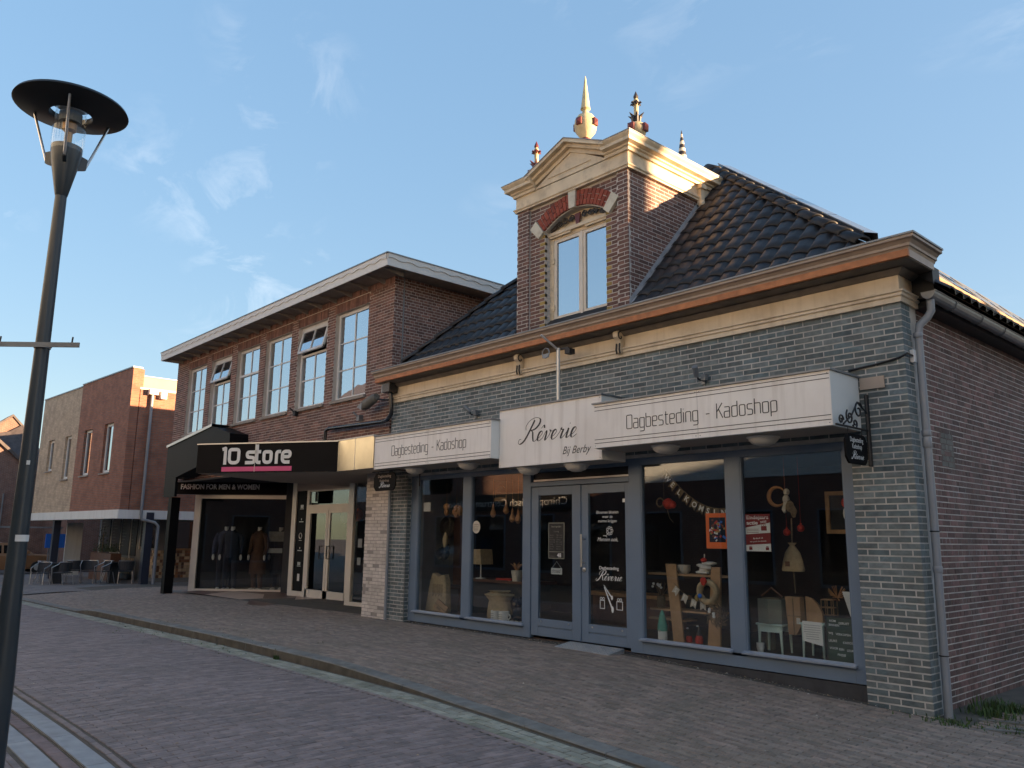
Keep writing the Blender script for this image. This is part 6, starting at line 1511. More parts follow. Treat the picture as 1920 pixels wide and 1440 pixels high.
for u0, st in glyphs: on_sign(bold_glyph(st, W8), u0, 2.918, 'letter', 'whitepaint', CN)
MB().obox(A2, UB, NS, .615, 2.24, .013, .020, 2.775, 2.868).build('magenta_bar', 'pink', CN); MB().obox(A2, UB, NS, 1.385, 1.392, .013, .028, 2.755, 3.34).build('sign_seam', 'alu', CN)
# hood and second board over the display window
hd = MB().prism([(-24.28, 4.00), (-21.09, 4.335), (-19.95, 4.05), (-19.9, 3.60), (-23.40, 3.10), (-24.30, 3.10)], 'y', -.5, -.005).build('hood', 'black', CN)
MB().add([(-24.31, -.53, 3.99), (-21.09, -.53, 4.33), (-21.09, 0, 4.37), (-24.31, 0, 4.03), (-24.33, -.53, 4.06), (-21.09, -.53, 4.40), (-21.09, 0, 4.40), (-24.33, 0, 4.07)], [(0,1,5,4), (4,5,6,7), (0,4,7,3)]).build('hood_cap', 'alu', CN)
MB().box(-24.30, -23.44, -.5, -.43, 2.55, 3.098).build('hood_apron', 'black', CN)
BL = Vector((-25.08, .09)); bd = MB().obox(BL, DW, NW, .05, 3.64, .0, .06, 2.685, 3.125).build('board', 'black', CN)
q = MB().obox(BL, DW, NW, .05, 3.64, .061, .064, 2.685, 2.692).obox(BL, DW, NW, .05, 3.64, .061, .064, 3.118, 3.125).obox(BL, DW, NW, .05, .057, .061, .064, 2.685, 3.125); q.build('board_rim', 'zinc', CN)
text('FASHION FOR MEN & WOMEN', 'lettering', 'white_ink', CN, (BL.x+DW.x*.22, BL.y+DW.y*.22, 2.852), u=(DW.x, DW.y), width=2.44, height=.145, depth=.066, bold=.035)
MB().box(-24.33, -24.08, -.33, -.08, ground_z(-24.2, -.2)-.05, 2.56).build('column', 'black', CN)
MB().box(-24.42, -24.35, -.45, -.40, 2.62, 3.35).build('side_lamp', 'lampwhite', CN)
# drain pipe from the slate shop's gutter, flood lamp
dp = MB().tube([(-13.14, -.22, 4.40), (-13.10, -.20, 3.98), (-13.12, -.19, 3.86), (-13.25, -.18, 3.76), (-13.45, -.16, 3.74), (-15.60, -.14, 3.80), (-15.72, -.14, 3.76), (-15.74, -.14, 3.56), (-15.74, -.14, 3.36)], .042, 10).build('drain_pipe', 'darkpipe', CS, smooth=True)
MB().box(-13.26, -13.02, -.33, -.12, 4.27, 4.47).build('rainwater_head', 'darkpipe', CS, bevel=.008)
MB().box(-13.30, -13.265, -.32, -.14, 4.28, 4.46).build('rainwater_head_side', 'zinc', CS)
t = thing('flood_lamp', 'weathered round flood lamp on an arm at the corner of the brown brick wall', 'lamp', (-13.5, -.25, 4.1))
MB().tube([(-13.98, -.28, 4.08), (-13.90, -.28, 4.12), (-13.62, -.28, 4.21), (-13.52, -.28, 4.24)], [.05, .105, .095, .07], 14).build('lamp_body', 'kerb', t, smooth=True)
MB().tube([(-13.60, -.28, 4.20), (-13.35, -.22, 4.16), (-13.2, -.12, 4.15)], .018, 6).build('lamp_arm', 'blackmatt', t); MB().prism([(-14.16, 4.09), (-13.98, 4.01), (-13.98, 4.17)], 'y', -.34, -.22).build('lamp_hood', 'zinc', t)
for x, z, lab in ((-17.35, 4.33, 'tiny dark wall bracket under the upper windows'), (-14.5, 3.93, 'small grey wall fitting above the drain pipe')):
    t = thing('wall_fitting', lab, 'fitting', (x, -.05, z)); MB().box(x-.05, x+.05, -.10, 0, z-.06, z+.06).build('fitting_body', 'zinc' if x > -16 else 'blackmatt', t); MB().tube([(x, -.06, z), (x-.08, -.16, z+.12)], .02, 6).build('fitting_arm', 'zinc' if x > -16 else 'blackmatt', t)
# mannequins and interior of the clothing store
def mannequin(label, P, rot, top, legs, coat=False):
    t = thing('mannequin', label, 'mannequin', (P[0], P[1], -.14)); z0 = -.14
    Mx = Matrix.Translation((P[0], P[1], z0)) @ Matrix.Rotation(rot, 4, 'Z') @ Matrix.Scale(1.18, 4)
    def part(name, mat, mb): mb.v = [tuple(Mx @ Vector(v)) for v in mb.v]; return mb.build(name, mat, t, smooth=True)
    lg = MB().tube([(-.10, 0, .92), (-.11, -.01, .50), (-.12, .02, .07)], [.095, .075, .055], 10).tube([(.10, 0, .92), (.12, -.03, .50), (.13, 0, .07)], [.095, .075, .055], 10).lathe([(.15, .82), (.175, .90), (.165, 1.0)], (0, 0, 0), 14, .7)
    part('trousers', legs, lg)
    tp = MB().lathe([(.17, .86), (.175, .95), (.165, 1.08), (.19, 1.25), (.205, 1.36), (.17, 1.45), (.08, 1.50), (.06, 1.53)], (0, 0, 0), 16, .66)
    for s in (-1, 1): tp.tube([(s*.17, 0, 1.42), (s*.235, .02, 1.30), (s*.27, .02, 1.10), (s*.27, -.05, .90)], [.065, .065, .055, .045], 10)
    part('jacket', top, tp)
    if coat: part('coat_skirt', top, MB().lathe([(.24, .42), (.225, .7), (.19, .98)], (0, 0, 0), 16, .75))
    nk = MB().lathe([(.055, 1.50), (.05, 1.58), (.0575, 1.60)], (0, 0, 0), 12)
    for s in (-1, 1): nk.blob((s*.275, -.06, .83), .035, .028, .075, 8, 6).blob((s*.12, -.05, .035), .05, .11, .04, 10, 6)
    part('mannequin_body', 'mannequin', nk)
def wpt(a, b): return (LC.x+DW.x*a-NW.x*b, LC.y+DW.y*a-NW.y*b)
mannequin('headless mannequin in dark jacket and navy trousers in the display window', wpt(.95, .45), R(45), 'navy', 'navy')
mannequin('headless mannequin in plaid shirt standing nearest the corner post', wpt(.62, .75), R(60), 'plaid', 'navy')
mannequin('headless mannequin in long brown coat at the door end of the display window', wpt(1.75, .55), R(20), 'browncoat', 'browncoat', True)
mannequin('headless mannequin in dark coat standing behind the brown coat', wpt(2.25, 1.0), R(30), 'navy', 'navy', True)
t = thing('display_screen', 'pale lit-looking display board beside the brown coat mannequin', 'display', (*wpt(2.2, .5), 1.0))
MB().obox(LC, DW, NW, 2.05, 2.55, -.5, -.52, 1.32, 1.62).build('screen', 'kerb', t); MB().obox(LC, DW, NW, 2.05, 2.5, -.5, -.52, .98, 1.12).build('caption', 'zinc', t)
# display in the far corner
MB().box(-22.3, -20.9, 2.35, 5.0, -.2, 3.05).build('partition', 'room', CS)
t = thing('gumball_lamp', 'orange round lantern hanging inside the clothing store doors', 'lamp', (-18.9, 2.6, 2.0)); MB().blob((-18.85, 2.7, 2.06), .14, .14, .17, 14, 8).build('orange_shade', 'orange', t, smooth=True); MB().blob((-19.35, 2.6, 2.0), .11, .11, .16, 12, 8).build('white_shade', 'paperwhite', t, smooth=True); MB().tube([(-18.85, 2.7, 2.2), (-18.85, 2.7, 3.05)], .006, 5).tube([(-19.35, 2.6, 2.15), (-19.35, 2.6, 3.05)], .006, 5).build('cable', 'blackmatt', t)

# ================================================================== corner building with terrace
CB = thing('corner_building', 'modern corner building of tan and brown brick over a glazed cafe with white canopy band', 'building', (-36, 3, -.3))
P0 = Vector((-31.2, .40)); DL = Vector((-math.cos(R(3)), -math.sin(R(3)))); NL = Vector((DL.y, -DL.x)); NL = NL if NL.y < 0 else -NL
UL = -DL
def cb(name, mat, s0, s1, b0, b1, z0, z1, par=None): return MB().obox(P0, DL, NL, s0, s1, b0, b1, z0, z1).build(name, mat, par or CB)
CW = [(1.45, 2.40, 3.76, 5.66, 'brown'), (3.74, 4.66, 3.76, 5.60, 'brown'), (6.20, 7.0, 3.72, 5.54, 'tan'), (8.45, 9.25, 4.16, 5.53, 'tan')]
for nm, mat, s0, s1, zt in (('brown_wall', 'brown_far', 0, 5.46, 7.58), ('tan_wall', 'tan_far', 5.46, 10.55, 7.50)):
    mb = MB(); xs = [s0]+[e for w in CW if s0 <= w[0] < s1 for e in (w[0], w[1])]+[s1]
    for k in range(0, len(xs), 2): mb.obox(P0, DL, NL, xs[k], xs[k+1], 0, -.3, 2.36, zt)
    for w in CW:
        if s0 <= w[0] < s1: mb.obox(P0, DL, NL, w[0], w[1], 0, -.3, 2.36, w[2]); mb.obox(P0, DL, NL, w[0], w[1], 0, -.3, w[3], zt)
    mb.build(nm, mat, CB)
    cb('parapet_cap', 'zinc', s0-.02 if nm[0] == 'b' else s0, s1, .03, -.33, zt+.002, zt+.05)
for a, b, z0, z1, kd in CW:
    mb = MB().obox(P0, DL, NL, a, a+.10, -.10, -.17, z0, z1).obox(P0, DL, NL, b-.10, b, -.10, -.17, z0, z1).obox(P0, DL, NL, a+.1, b-.1, -.10, -.17, z1-.10, z1).obox(P0, DL, NL, a+.1, b-.1, -.10, -.17, z0, z0+.11)
    w = mb.build('window', 'whitepaint', CB); cb('pane', 'skyglass', a+.1, b-.1, -.13, -.135, z0+.11, z1-.1, w); cb('sill', 'soffitwood', a-.06, b+.03, .06, -.12, z0-.06, z0-.002, w)
# right face
MB().box(-31.5, -31.2, .72, 9, 2.36, 6.80).build('side_wall', 'brown_far_y', CB)
MB().box(-31.52, -31.19, .70, 9, 6.802, 6.88).build('side_coping', 'zinc', CB)
MB().box(-31.55, -31.3, .55, 9, 6.88, 7.30).build('beige_upstand', 'beige', CB); MB().box(-31.62, -31.27, .5, 9, 7.302, 7.34).build('upstand_cap', 'zinc', CB)
MB().box(-31.48, -31.195, .40, .80, 6.80, 7.55).build('parapet_end', 'brown_far_y', CB)
MB().box(-41, -31.6, .9, 9, 6.2, 6.3).build('roof', 'underlay', CB)
mb = MB().obox(P0, DL, NL, -.02, 10.55, .06, -.35, 2.04, 2.357).box(-31.5, -31.14, .36, 9, 2.04, 2.357); mb.build('canopy_band', 'whitepaint', CB)
MB().box(-41.0, -31.3, .75, 9, 2.28, 2.35).build('canopy_soffit', 'greyrender', CB)
pp = MB().tube([(-31.08, 1.12, 6.66), (-31.08, 1.12, 2.2), (-31.08, 1.15, 2.02), (-31.0, 1.6, 1.92), (-30.98, 1.72, 1.80), (-30.98, 1.72, -.3)], .055, 10).build('downpipe', 'pvc', CB, smooth=True)
MB().box(-31.2, -30.95, .98, 1.3, 6.62, 6.82).box(-31.2, -30.98, 1.42, 1.62, 6.5, 6.78).build('rainwater_head', 'whitepaint', CB)
for x, y in ((-31.22, 1.46), (-38.9, .25)): MB().box(x-.13, x+.13, y-.13, y+.13, -.5, 2.28).build('column', 'steelblue', CB)
# cafe front set back below: tiled plinth, menu boards, render piers
YC = 2.55; XC = -33.4
MB().box(-41, XC, YC, YC+.3, -.5, 2.3).build('cafe_wall', 'greyrender', CB); MB().box(XC, XC+.25, YC-.05, 9, -.5, 2.3).build('cafe_side_wall', 'greyrender', CB)
for x0, x1, z0, z1 in ((-40.6, -39.3, .55, 2.1), (-39.0, -37.9, .75, 2.1), (-37.7, -36.6, .6, 2.15), (-36.4, -35.7, .6, 2.15), (-35.2, -34.5, 1.0, 2.1)):
    w = MB().box(x0, x1, YC-.03, YC-.002, z0, z1).build('cafe_window', 'board', CB); q = MB(); n = 5
    for k in range(9):
        zz = z1-.12-k*.13
        if zz < z0+.1: break
        q.box(x0+.1, x0+.1+rnd.uniform(.25, .7)*(x1-x0-.2), YC-.034, YC-.031, zz, zz+.03)
    q.build('menu_lines', 'kerb', w); MB().box(x0-.06, x0, YC-.05, YC, z0-.1, z1+.05).build('window_trim', 'greyfascia', w)
MB().box(-34.3, XC-.05, YC-.03, YC-.002, .95, 2.1).build('cafe_window', 'darkglass', CB)
XT = XC+.255
MB().box(XT, XT+.006, YC+.5, YC+1.6, .95, 2.1).build('cafe_window', 'darkglass', CB)
q1, q2 = MB(), MB()
for i in range(9):
    for j in range(9):
        (q1 if rnd.random() < .58 else q2).box(-34.35+i*.105, -34.35+i*.105+.098, YC-.022, YC-.003, -.18+j*.118, -.18+j*.118+.110)
for i in range(16):
    for j in range(9):
        (q1 if rnd.random() < .58 else q2).box(XT, XT+.02, YC+i*.105, YC+i*.105+.098, -.18+j*.118, -.18+j*.118+.110)
stuff(q1.build('mosaic_tiles_pale', 'mos1', CB)); stuff(q2.build('mosaic_tiles_dark', 'mos2', CB))
q = MB()
for i in range(14):
    for j in range(5): q.box(-37.6+i*.13, -37.6+i*.13+.05+.04*((i+j) % 2), YC-.02, YC-.003, -.15+j*.14, -.05+j*.14)
stuff(q.build('mosaic_tiles_strip', 'mos1', CB))
MB().box(XT+.02, XT+.05, YC+.3, YC+1.5, .88, .95).build('counter_ledge', 'wood', CB)
# passage between the two buildings
t = thing('passage_door', 'dark grey passage doors between the cafe and the clothing store', 'door', (-28.5, 3.0, -.25))
MB().box(-30.6, -25.5, 3.6, 3.7, -.4, 2.3).build('door_panel', 'navy', t); MB().box(-28.9, -28.8, 3.5, 3.6, -.3, 2.3).build('door_post', 'zinc', t); MB().box(-27.0, -26.9, 3.5, 3.6, -.3, 2.3).build('door_post', 'zinc', t)

# terrace: chairs, tables, planter
def make_chair():
    t = thing('terrace_chair', 'x', 'chair', (0, 0, 0), 'wicker chairs on the cafe terrace')
    MB().box(-.24, .24, -.22, .22, .42, .45).build('seat', 'rattan', t, bevel=.01)
    mb = MB(); n = 8
    for i in range(n):
        a0, a1 = R(20+140*i/n), R(20+140*(i+1)/n); f = lambda a, z, r_: (.27*r_*math.cos(a), -.02+.25*r_*math.sin(a)+(z-.45)*.12, z)
        mb.add([f(a0, .47, 1), f(a1, .47, 1), f(a1, .80, 1.02), f(a0, .80, 1.02), f(a0, .47, .95), f(a1, .47, .95), f(a1, .80, .97), f(a0, .80, .97)], [(0,1,2,3), (4,7,6,5), (3,2,6,7), (0,4,5,1)])
    mb.build('backrest', 'rattan', t)
    arm = [(.27, -.24, .60), (.29, -.10, .66), (.28, .08, .74)]+[(.275*math.cos(R(20+140*i/8)), .03+.255*math.sin(R(20+140*i/8)), .81) for i in range(9)]+[(-.28, .08, .74), (-.29, -.10, .66), (-.27, -.24, .60)]
    MB().tube(arm, .014, 6).build('armrest', 'chairtube', t, smooth=True)
    for x in (-1, 1):
        MB().tube([(x*.27, -.24, .60), (x*.25, -.23, .44), (x*.26, -.26, .0)], .013, 6).build('leg', 'chairtube', t); MB().tube([(x*.22, .20, .44), (x*.24, .30, .0)], .013, 6).build('leg', 'chairtube', t)
    return t
ch0 = make_chair(); chairs = [(-33.4, -1.35, 40, 'wicker terrace chair nearest the street lamp post'), (-32.7, -.85, -60, 'wicker terrace chair turned sideways at the first dark table'), (-34.9, -.9, 150, 'wicker terrace chair behind the first dark table'), (-34.2, -.1, -100, 'wicker terrace chair between the two dark tables'),
   (-33.2, .15, 70, 'wicker terrace chair left of the second dark table'), (-32.4, .45, 10, 'wicker terrace chair in front of the second dark table'), (-32.2, 1.15, -110, 'wicker terrace chair with armrest towards the mosaic plinth'), (-34.2, 1.2, 170, 'wicker terrace chair in front of the wooden planter')]
for k, (x, y, a, lab) in enumerate(chairs):
    z = ground_z(x, y)-.04
    if k == 0: ch0.location = (x, y, z); ch0.rotation_euler = (0, 0, R(a)); ch0['label'] = lab
    else: clone(ch0, (x, y, z), R(a), lab)
for x, y, lab in ((-33.9, -.75, 'square dark terrace table nearest the street'), (-33.0, .95, 'square dark terrace table in front of the planter')):
    z = ground_z(x, y)-.04; t = thing('terrace_table', lab, 'table', (x, y, z), 'dark tables on the cafe terrace'); MB().box(x-.38, x+.38, y-.38, y+.38, z+.72, z+.75).build('table_top', 'blackmatt', t); MB().box(x-.17, x+.17, y-.17, y+.17, z, z+.72).build('table_base', 'rattan', t)
t = thing('planter_box', 'dark wooden planter box with shrubs in front of the cafe windows', 'planter', (-36.3, 1.5, -.3)); MB().box(-37.6, -34.9, 1.35, 1.75, -.35, .72).build('box', 'darkwood', t)
q = MB()
for k in range(420):
    x = rnd.uniform(-37.5, -35.0); b = .75+rnd.random()**2*(1.0 if -37.2 < x < -36.4 else .30); M_ = Matrix.Translation((x, 1.55+rnd.uniform(-.2, .2), b)) @ Matrix.Rotation(rnd.uniform(0, 6.3), 4, 'Z') @ Matrix.Rotation(rnd.uniform(-.9, .9), 4, 'X')
    q.add([M_ @ Vector(p) for p in ((-.03, 0, 0), (0, .012, .05), (.03, 0, 0), (0, 0, .11))], [(0, 1, 3), (1, 2, 3)])
stuff(q.build('foliage', 'leaf', t, fix=False)); MB().tube([(-36.8, 1.55, .6), (-36.8, 1.55, 1.5)], .02, 5).build('stem', 'twig', t)
t = thing('white_noticeboard', 'tall white framed notice board at the edge of the cafe', 'notice board', (-39.9, 1.5, -.3)); MB().box(-39.95, -39.88, .9, 1.55, -.3, 1.95).build('board', 'whitepaint', t)

# ================================================================== further street on the left
GH = thing('gable_house', 'brown brick house with tiled roof and sunlit gabled roof extension', 'house', (-56, 0, -.4))
MB().prism([(-6, -.6), (2.9, -.6), (2.9, 3.9), (-3, 8.9), (-6, 8.9)], 'x', -53, -52).build('wall', 'house_far_y', GH)
MB().prism([(2.95, 3.80), (3.05, 3.95), (-3, 9.10), (-3, 8.95)], 'x', -53.2, -51.8).build('verge', 'housetile', GH)
MB().add([(-53.0, -.5, 6.75), (-53.0, 2.9, 3.9), (-55.8, 3.3, 5.9), (-55.8, 1.75, 7.9), (-55.8, 1.1, 7.45), (-55.8, .0, 7.2), (-53.5, -.5, 6.0), (-56.5, 3.3, 3.0)], [(0,1,2,3,4,5)]).build('roof', 'housetile', GH)
MB().prism([(1.15, 6.6), (2.1, 7.2), (1.73, 7.84), (1.22, 8.36), (.3, 7.6), (.3, 6.6)], 'x', -57.5, -56).build('gable', 'house_far_y', GH)
MB().prism([(1.80, 7.76), (1.86, 7.86), (1.22, 8.52), (.2, 7.66), (.2, 7.5), (1.22, 8.38)], 'x', -57.6, -55.9).build('gable_roof', 'housetile', GH)
for y0 in (-.75,): w = MB().box(-51.99, -51.93, y0, y0+.95, 2.0, 3.5).build('window', 'whitepaint', GH); MB().box(-51.93, -51.92, y0+.08, y0+.87, 2.1, 3.4).build('pane', 'skyglass', w)
MB().tube([(-51.9, .5, 3.6), (-51.9, .5, 1.6)], .04, 6).build('downpipe', 'zinc', GH)
t = thing('red_brick_annex', 'low red brick house partly hidden behind the lamp post', 'house', (-50, 4, -.4)); MB().box(-56, -47, 2.7, 9, -.5, 5.6).build('wall', 'house_far', t); MB().box(-47.0, -46.9, 2.6, 9, -.5, 5.6).build('side_wall', 'house_far_y', t); MB().prism([(2.4, 5.6), (6, 8.2), (9.5, 5.6)], 'x', -56, -46.8).build('roof', 'housetile', t)
t = thing('blue_container', 'bright blue metal board standing behind the terrace', 'board', (-44, 1.8, -.4)); MB().box(-44.1, -44.0, 1.05, 2.07, .80, 1.46).build('panel', 'bluepaint', t); MB().box(-44.08, -44.02, 1.2, 1.26, -.5, .8).box(-44.08, -44.02, 1.9, 1.96, -.5, .8).build('post', 'zinc', t)
t = thing('site_fence', 'thin grey rail running behind the parked car', 'fence', (-45, 0, -.4)); MB().box(-45.2, -45.15, -3, 2.0, 1.72, 1.80).build('rail', 'zinc', t)
for y in (-2.9, .2, 1.9): MB().box(-45.2, -45.15, y-.03, y+.03, -.5, 1.72).build('post', 'zinc', t)
def car(label, x, y, z, rot, mat):
    t = thing('parked_car', label, 'car', (0, 0, 0)); Mx = Matrix.Translation((x, y, z)) @ Matrix.Rotation(rot, 4, 'Z')
    def P(name, m_, mb, par=None, smooth=False):
        mb.v = [tuple(Mx @ Vector(v)) for v in mb.v]; return mb.build(name, m_, par or t, smooth=smooth)
    t.location = (x, y, z)
    secs = [(-2.1, .38, .62, .70), (-2.0, .26, .80, .80), (-1.2, .22, .90, .86), (0, .20, .93, .88), (1.2, .22, .92, .87), (2.0, .26, .86, .82), (2.12, .40, .70, .74)]
    mb = MB(); n = 8
    for sx, zl, zh, hw_ in secs:
        mb.v += [(sx, -hw_*.92, zl), (sx, -hw_, (zl+zh)*.5), (sx, -hw_*.97, zh-.06), (sx, -hw_*.86, zh), (sx, hw_*.86, zh), (sx, hw_*.97, zh-.06), (sx, hw_, (zl+zh)*.5), (sx, hw_*.92, zl)]
    for i in range(len(secs)-1):
        for j in range(n): mb.f.append((i*n+j, i*n+(j+1) % n, (i+1)*n+(j+1) % n, (i+1)*n+j))
    mb.f += [tuple(range(n)), tuple(range((len(secs)-1)*n, len(secs)*n))]
    P('body', mat, mb, None, True)
    cab = [(-1.55, .92, .70), (-1.05, 1.36, .60), (-.2, 1.47, .60), (.5, 1.42, .59), (1.15, .93, .72)]
    mb = MB()
    for sx, zz, hw_ in cab: mb.v += [(sx, -.80, .90), (sx, -hw_, zz), (sx, hw_, zz), (sx, .80, .90)]
    for i in range(4):
        for j in range(3): mb.f.append((i*4+j, i*4+j+1, (i+1)*4+j+1, (i+1)*4+j))
    P('cabin', mat, mb, None, True)
    for s in (-1, 1):
        for a, b in (((-.95, -.25), (-.85, -.25)), ((-.15, .85), (-.15, .42))):
            P('side_window', 'skyglass', MB().add([(a[0], s*.79, .97), (a[1], s*.79, .97), (b[1], s*.655, 1.34), (b[0], s*.655, 1.34)], [(0,1,2,3)]))
        P('tail_light', 'taillight', MB().box(-2.12, -2.0, s*.55, s*.78, .62, .78)); P('headlight', 'alu', MB().box(2.0, 2.10, s*.5, s*.78, .58, .72)); P('mirror', mat, MB().box(.75, .92, s*.80, s*1.0, .95, 1.08))
        for wx in (-1.3, 1.35):
            w = P('wheel', 'tyre', MB().torus((wx, s*.80, .31), .23, .085, 'y', 18, 8)); P('rim', 'alu', MB().tube([(wx, s*.76, .31), (wx, s*.87, .31)], [.20, .17], 14), w)
    P('rear_window', 'skyglass', MB().add([(-1.50, -.62, .99), (-1.50, .62, .99), (-1.14, .55, 1.31), (-1.14, -.55, 1.31)], [(0,1,2,3)])); P('windscreen', 'skyglass', MB().add([(1.10, -.64, .99), (1.10, .64, .99), (.62, .55, 1.36), (.62, -.55, 1.36)], [(0,1,2,3)]))
    return t
car('bronze car parked side-on behind the lamp post', -46.5, -.15, -.45, R(90), 'carpaint'); car('pale car with red tail light at the left edge', -40.5, -3.9, -.45, R(172), 'carwhite')

# ================================================================== street lamp
SLx, SLy = -6.55, -7.60; gz = near_z(SLx, SLy)
SL = thing('street_lamp', 'dark street lamp post with wide disc shade and clear glass cylinder', 'street lamp', (SLx, SLy, gz))
MB().tube([(SLx, SLy, gz), (SLx, SLy, .55), (SLx, SLy, 1.2), (SLx, SLy, 4.02)], [.082, .080, .062, .040], 20).build('post', 'lamp', SL, smooth=True)
MB().lathe([(.040, 4.00), (.044, 4.01), (.098, 4.28), (.108, 4.36), (.108, 4.40), (.09, 4.40)], (SLx, SLy, 0), 24).build('lamp_cup', 'lamp', SL, smooth=True)
gl = MB(); n = 24
for r_, z in ((.112, 4.36), (.117, 4.45), (.114, 4.58), (.104, 4.71)):
    for j in range(n): gl.v.append((SLx+r_*math.cos(2*math.pi*j/n), SLy+r_*math.sin(2*math.pi*j/n), z))
for i in range(3):
    for j in range(n): gl.f.append((i*n+j, i*n+(j+1) % n, (i+1)*n+(j+1) % n, (i+1)*n+j))
gl.build('glass_cylinder', 'clear', SL, smooth=True)
MB().lathe([(.028, 4.40), (.028, 4.52), (.05, 4.54), (.05, 4.60), (.02, 4.62)], (SLx, SLy, 0), 12).build('bulb', 'copper', SL, smooth=True)
MB().lathe([(.075, 4.60), (.08, 4.60), (.08, 4.68), (.075, 4.68)], (SLx, SLy, 0), 18).build('reflector', 'zinc', SL)
dsc = MB(); prof_d = [(.145, 4.685), (.15, 4.665), (.385, 4.708), (.40, 4.718), (.39, 4.738), (.15, 4.715)]; n = 48
for r_, z in prof_d:
    for j in range(n): dsc.v.append((SLx+r_*math.cos(2*math.pi*j/n), SLy+r_*math.sin(2*math.pi*j/n), z))
for i in range(len(prof_d)):
    for j in range(n): a = i*n; b = ((i+1) % len(prof_d))*n; dsc.f.append((a+j, a+(j+1) % n, b+(j+1) % n, b+j))
dsc.build('disc_shade', 'lampdark', SL, smooth=True)
MB().lathe([(.001, 4.80), (.10, 4.79), (.15, 4.765), (.15, 4.755), (.001, 4.755)], (SLx, SLy, 0), 20).build('top_cap', 'lampwhite', SL)
for k in range(3):
    a = R(-16+120*k); c, s = math.cos(a), math.sin(a)
    MB().tube([(SLx+.150*c, SLy+.150*s, 4.28), (SLx+.30*c, SLy+.30*s, 4.705)], .010, 8).build('strut', 'steel', SL)
    MB().prism([(.08, 4.24), (.155, 4.27), (.16, 4.36), (.10, 4.37)], 'y', -.012, .012).build('strut_foot', 'lamp', SL)
    f = [o for o in SL.children if o.name.startswith('strut_foot')][-1]; f.data.transform(Matrix.Translation((SLx, SLy, 0)) @ Matrix.Rotation(a, 4, 'Z'))
# banner arm clamped to the post, in the plane across the view
ua = Vector((math.cos(R(48)), math.sin(R(48)), 0)); zc2 = 2.835
q = MB(); q.obox((SLx, SLy), (ua.x, ua.y), (ua.y, -ua.x), -.30, .30, .055, .065, zc2-.018, zc2+.018); q.build('banner_arm', 'zinc', SL)
MB().torus((SLx, SLy, zc2), .054, .008, 'z', 20, 6).lathe([(.053, zc2-.016), (.056, zc2-.016), (.056, zc2+.016), (.053, zc2+.016)], (SLx, SLy, 0), 20).build('arm_clamp', 'zinc', SL)
for s in (-.27, .25): MB().tube([(SLx+ua.x*s+.04, SLy+ua.y*s-.045, zc2), (SLx+ua.x*s+.035, SLy+ua.y*s-.04, zc2+.06)], .006, 6).build('arm_hook', 'blackmatt', SL)
nn = (CAM-Vector((SLx, SLy, 1.5))); nn.z = 0; nn.normalize(); tt = Vector((-nn.y, nn.x, 0))
for zz, w0, w1, h_ in ((1.44, -.022, .062, .045), (1.97, -.01, .012, .030)):
    q = MB(); rr_ = .0635 if zz < 1.6 else .0595
    for a, b in zip(np.linspace(w0, w1, 7)[:-1], np.linspace(w0, w1, 7)[1:]):
        f = lambda w, z: (SLx+tt.x*w+nn.x*math.sqrt(max(rr_**2-min(w, rr_*.98)**2, 1e-6)), SLy+tt.y*w+nn.y*math.sqrt(max(rr_**2-min(w, rr_*.98)**2, 1e-6)), z)
        q.add([f(a, zz), f(b, zz), f(b, zz+h_), f(a, zz+h_)], [(0,1,2,3)])
    q.build('number_sticker', 'paperwhite', SL)

# ================================================================== houses that are reflected in the glass and unseen blocks added to throw shade
def row_house(x0, x1, label, mat, eave, ridge):
    t = thing('opposite_house', label, 'house', ((x0+x1)/2, -13.6, -.2), 'houses across the street'); y = -13.6
    MB().box(x0+.01, x1-.01, y-8, y, 3.45, eave).build('upper_wall', mat, t); MB().box(x0, x1, y-8, y-.02, -.5, 3.45).build('lower_wall', 'house_far', t)
    MB().prism([(y+.3, eave), (y-4, ridge), (y-8.3, eave)], 'x', x0, x1).build('roof', 'housetile', t)
    n = max(2, int((x1-x0)/2.6)); w = (x1-x0)/n
    for k in range(n):
        c = x0+w*(k+.5)
        for za, zb in ((4.2, 5.7), (6.7, 8.0)):
            if zb > eave-.3: continue
            o = MB().box(c-.5, c+.5, y, y+.04, za, zb).build('window', 'whitepaint', t); MB().box(c-.42, c+.42, y+.041, y+.05, za+.08, zb-.08).build('pane', 'darkglass', o)
        o = MB().box(c-.95, c+.95, y-.02, y+.02, .2, 2.45).build('shop_window', 'frame', t); MB().box(c-.88, c+.88, y+.021, y+.03, .3, 2.4).build('pane', 'darkglass', o)
    return t
opp = row_house(-30.5, -19, 'brick house opposite with chiropractic sign, seen mirrored in the shop windows', 'house_far', 8.4, 11.5)
MB().box(-29.5, -20.5, -13.6, -13.52, 2.62, 3.30).build('sign_board', 'board', opp); text('Chiropractisch Centrum Philippo', 'lettering', 'white_ink', opp, (-21.6, -13.515, 2.80), u=(-1, 0), width=7.4, height=.30)
row_house(-44, -30.5, 'pale plastered house opposite the cafe terrace', 'plaster', 8.2, 11); row_house(-19, -9, 'pale plastered house opposite the double shop door', 'plaster', 8.8, 11.6); row_house(-9, 4, 'pale plastered house behind the viewpoint', 'plaster', 8.4, 11.2); row_house(4, 18, 'pale plastered house at the end of the row behind the viewpoint', 'plaster', 8.8, 11.5)
NB = thing('alley_neighbour', 'brick house across the alley that shades the red side wall', 'house', (20, 12, -.3))  # added out of view, shaped to keep sun off street, lamp and side wall
MB().prism([(-4, -.5), (34, -.5), (34, 7.3), (14.2, 7.3), (14.2, 8.3), (-4, 8.3)], 'x', 16, 24).build('wall', 'house_far_y', NB); MB().box(16, 16.4, 16.45, 16.78, 7, 11.0).build('shadow_stack', 'house_far_y', NB)  # tall stack added only for the shadow band it throws on the dormer
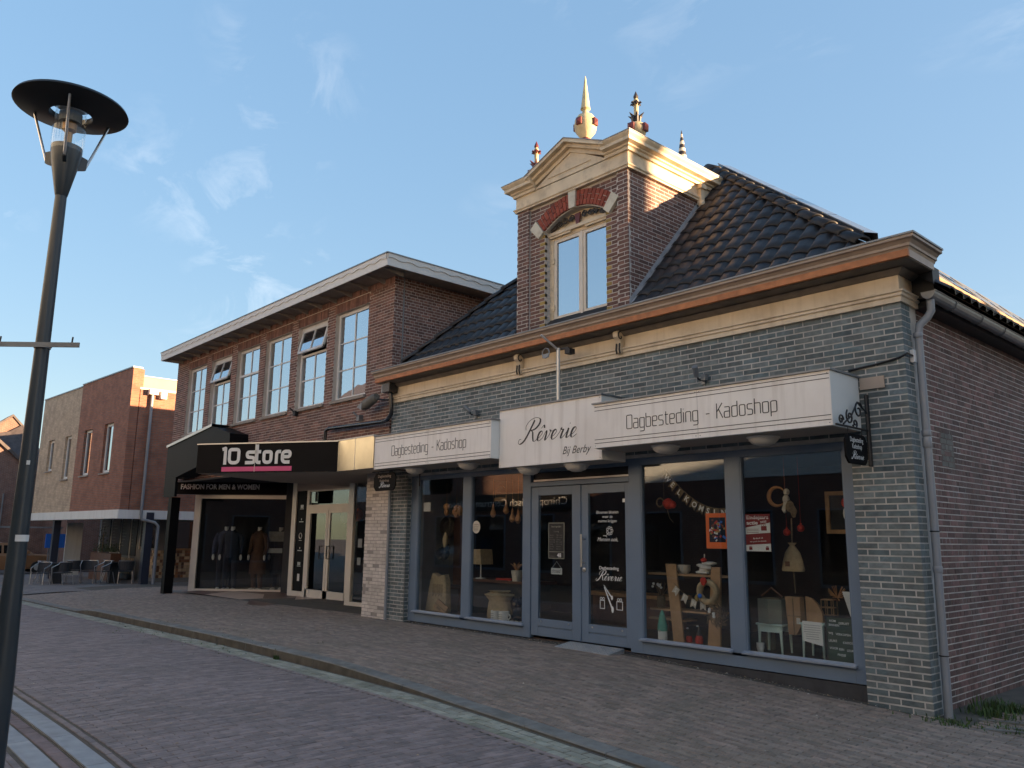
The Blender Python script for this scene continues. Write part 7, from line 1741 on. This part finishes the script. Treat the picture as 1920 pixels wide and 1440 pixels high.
RH = thing('rear_house', 'long brick house behind the clothing store', 'house', (-30, 14, -.3)); MB().box(-52, -14, 11, 18, -.5, 7.0).build('wall', 'house_far', RH); MB().box(-52.2, -13.8, 10.8, 18.2, 7.0, 7.15).build('roof', 'housetile', RH)  # added out of view to block sun that would reach the cafe front

# ================================================================== weeds and litter
def tuft(c, n, h, spread, label):
    q = MB()
    for k in range(n):
        a = rnd.uniform(0, 6.3); l_ = rnd.uniform(.4, 1)*h; x, y = c[0]+rnd.gauss(0, spread), c[1]+rnd.gauss(0, spread*.5); z = ground_z(x, y)-.01; d = rnd.uniform(.2, .7)*l_; w = rnd.uniform(.004, .010)
        px, py = -math.sin(a)*w, math.cos(a)*w
        q.add([(x-px, y-py, z), (x+px, y+py, z), (x+px*.7+d*.4*math.cos(a), y+py*.7+d*.4*math.sin(a), z+l_*.7), (x-px*.7+d*.4*math.cos(a), y-py*.7+d*.4*math.sin(a), z+l_*.7), (x+d*math.cos(a), y+d*math.sin(a), z+l_)], [(0,1,2,3), (3,2,4)])
    o = q.build('grass', 'grass', None, fix=False); o['kind'] = 'stuff'; o['label'] = label
tuft((-3.12, .55), 150, .10, .10, 'weeds growing along the foot of the red side wall'); tuft((-3.1, .95), 220, .13, .16, 'taller weeds further along the side wall'); tuft((-3.3, -.18), 160, .05, .14, 'moss and grass at the pier corner'); tuft((-2.7, .1), 240, .05, .30, 'grass between the alley slabs'); tuft((-10.7, YK-.06), 60, .07, .03, 'grass tuft at the foot of the kerb')
tuft((-12.3, YK-.08), 120, .03, .8, 'moss along the kerb gutter'); tuft((-15.5, YK-.08), 150, .03, 1.0, 'moss along the far kerb gutter')
for k, (x, y, a) in enumerate(((-2.95, .32, 20), (-2.75, .15, 24), (-2.55, .42, 18), (-2.80, -.05, 26))):
    MB().mbox(Matrix.Translation((x, y, ground_z(x, y)-.012)) @ Matrix.Rotation(R(a), 4, 'Z'), .42, .06, .05).build('alley_slab', 'kerb', pavement)
q = MB()
def flake(x, y, s):
    z = ground_z(x, y)+.004; M_ = Matrix.Translation((x, y, z)) @ Matrix.Rotation(rnd.uniform(0, 6.3), 4, 'Z') @ Matrix.Rotation(rnd.uniform(-.35, .35), 4, 'X')
    q.add([M_ @ Vector(p) for p in ((-s, 0, 0), (0, -s*.5, .004), (s, 0, 0), (0, s*.5, .006))], [(0,1,2,3)])
for k in range(150): flake(rnd.uniform(-24, -2.5), rnd.uniform(-6.6, -.3), rnd.uniform(.008, .018))
for k in range(520):
    x = rnd.uniform(-12.5, -3.6); flake(x, -.03-abs(rnd.gauss(0, .10)), rnd.uniform(.006, .016))
stuff(q.build('litter', 'litter', None, fix=False), 'scraps of dry leaf scattered over the paving and along the shopfront')
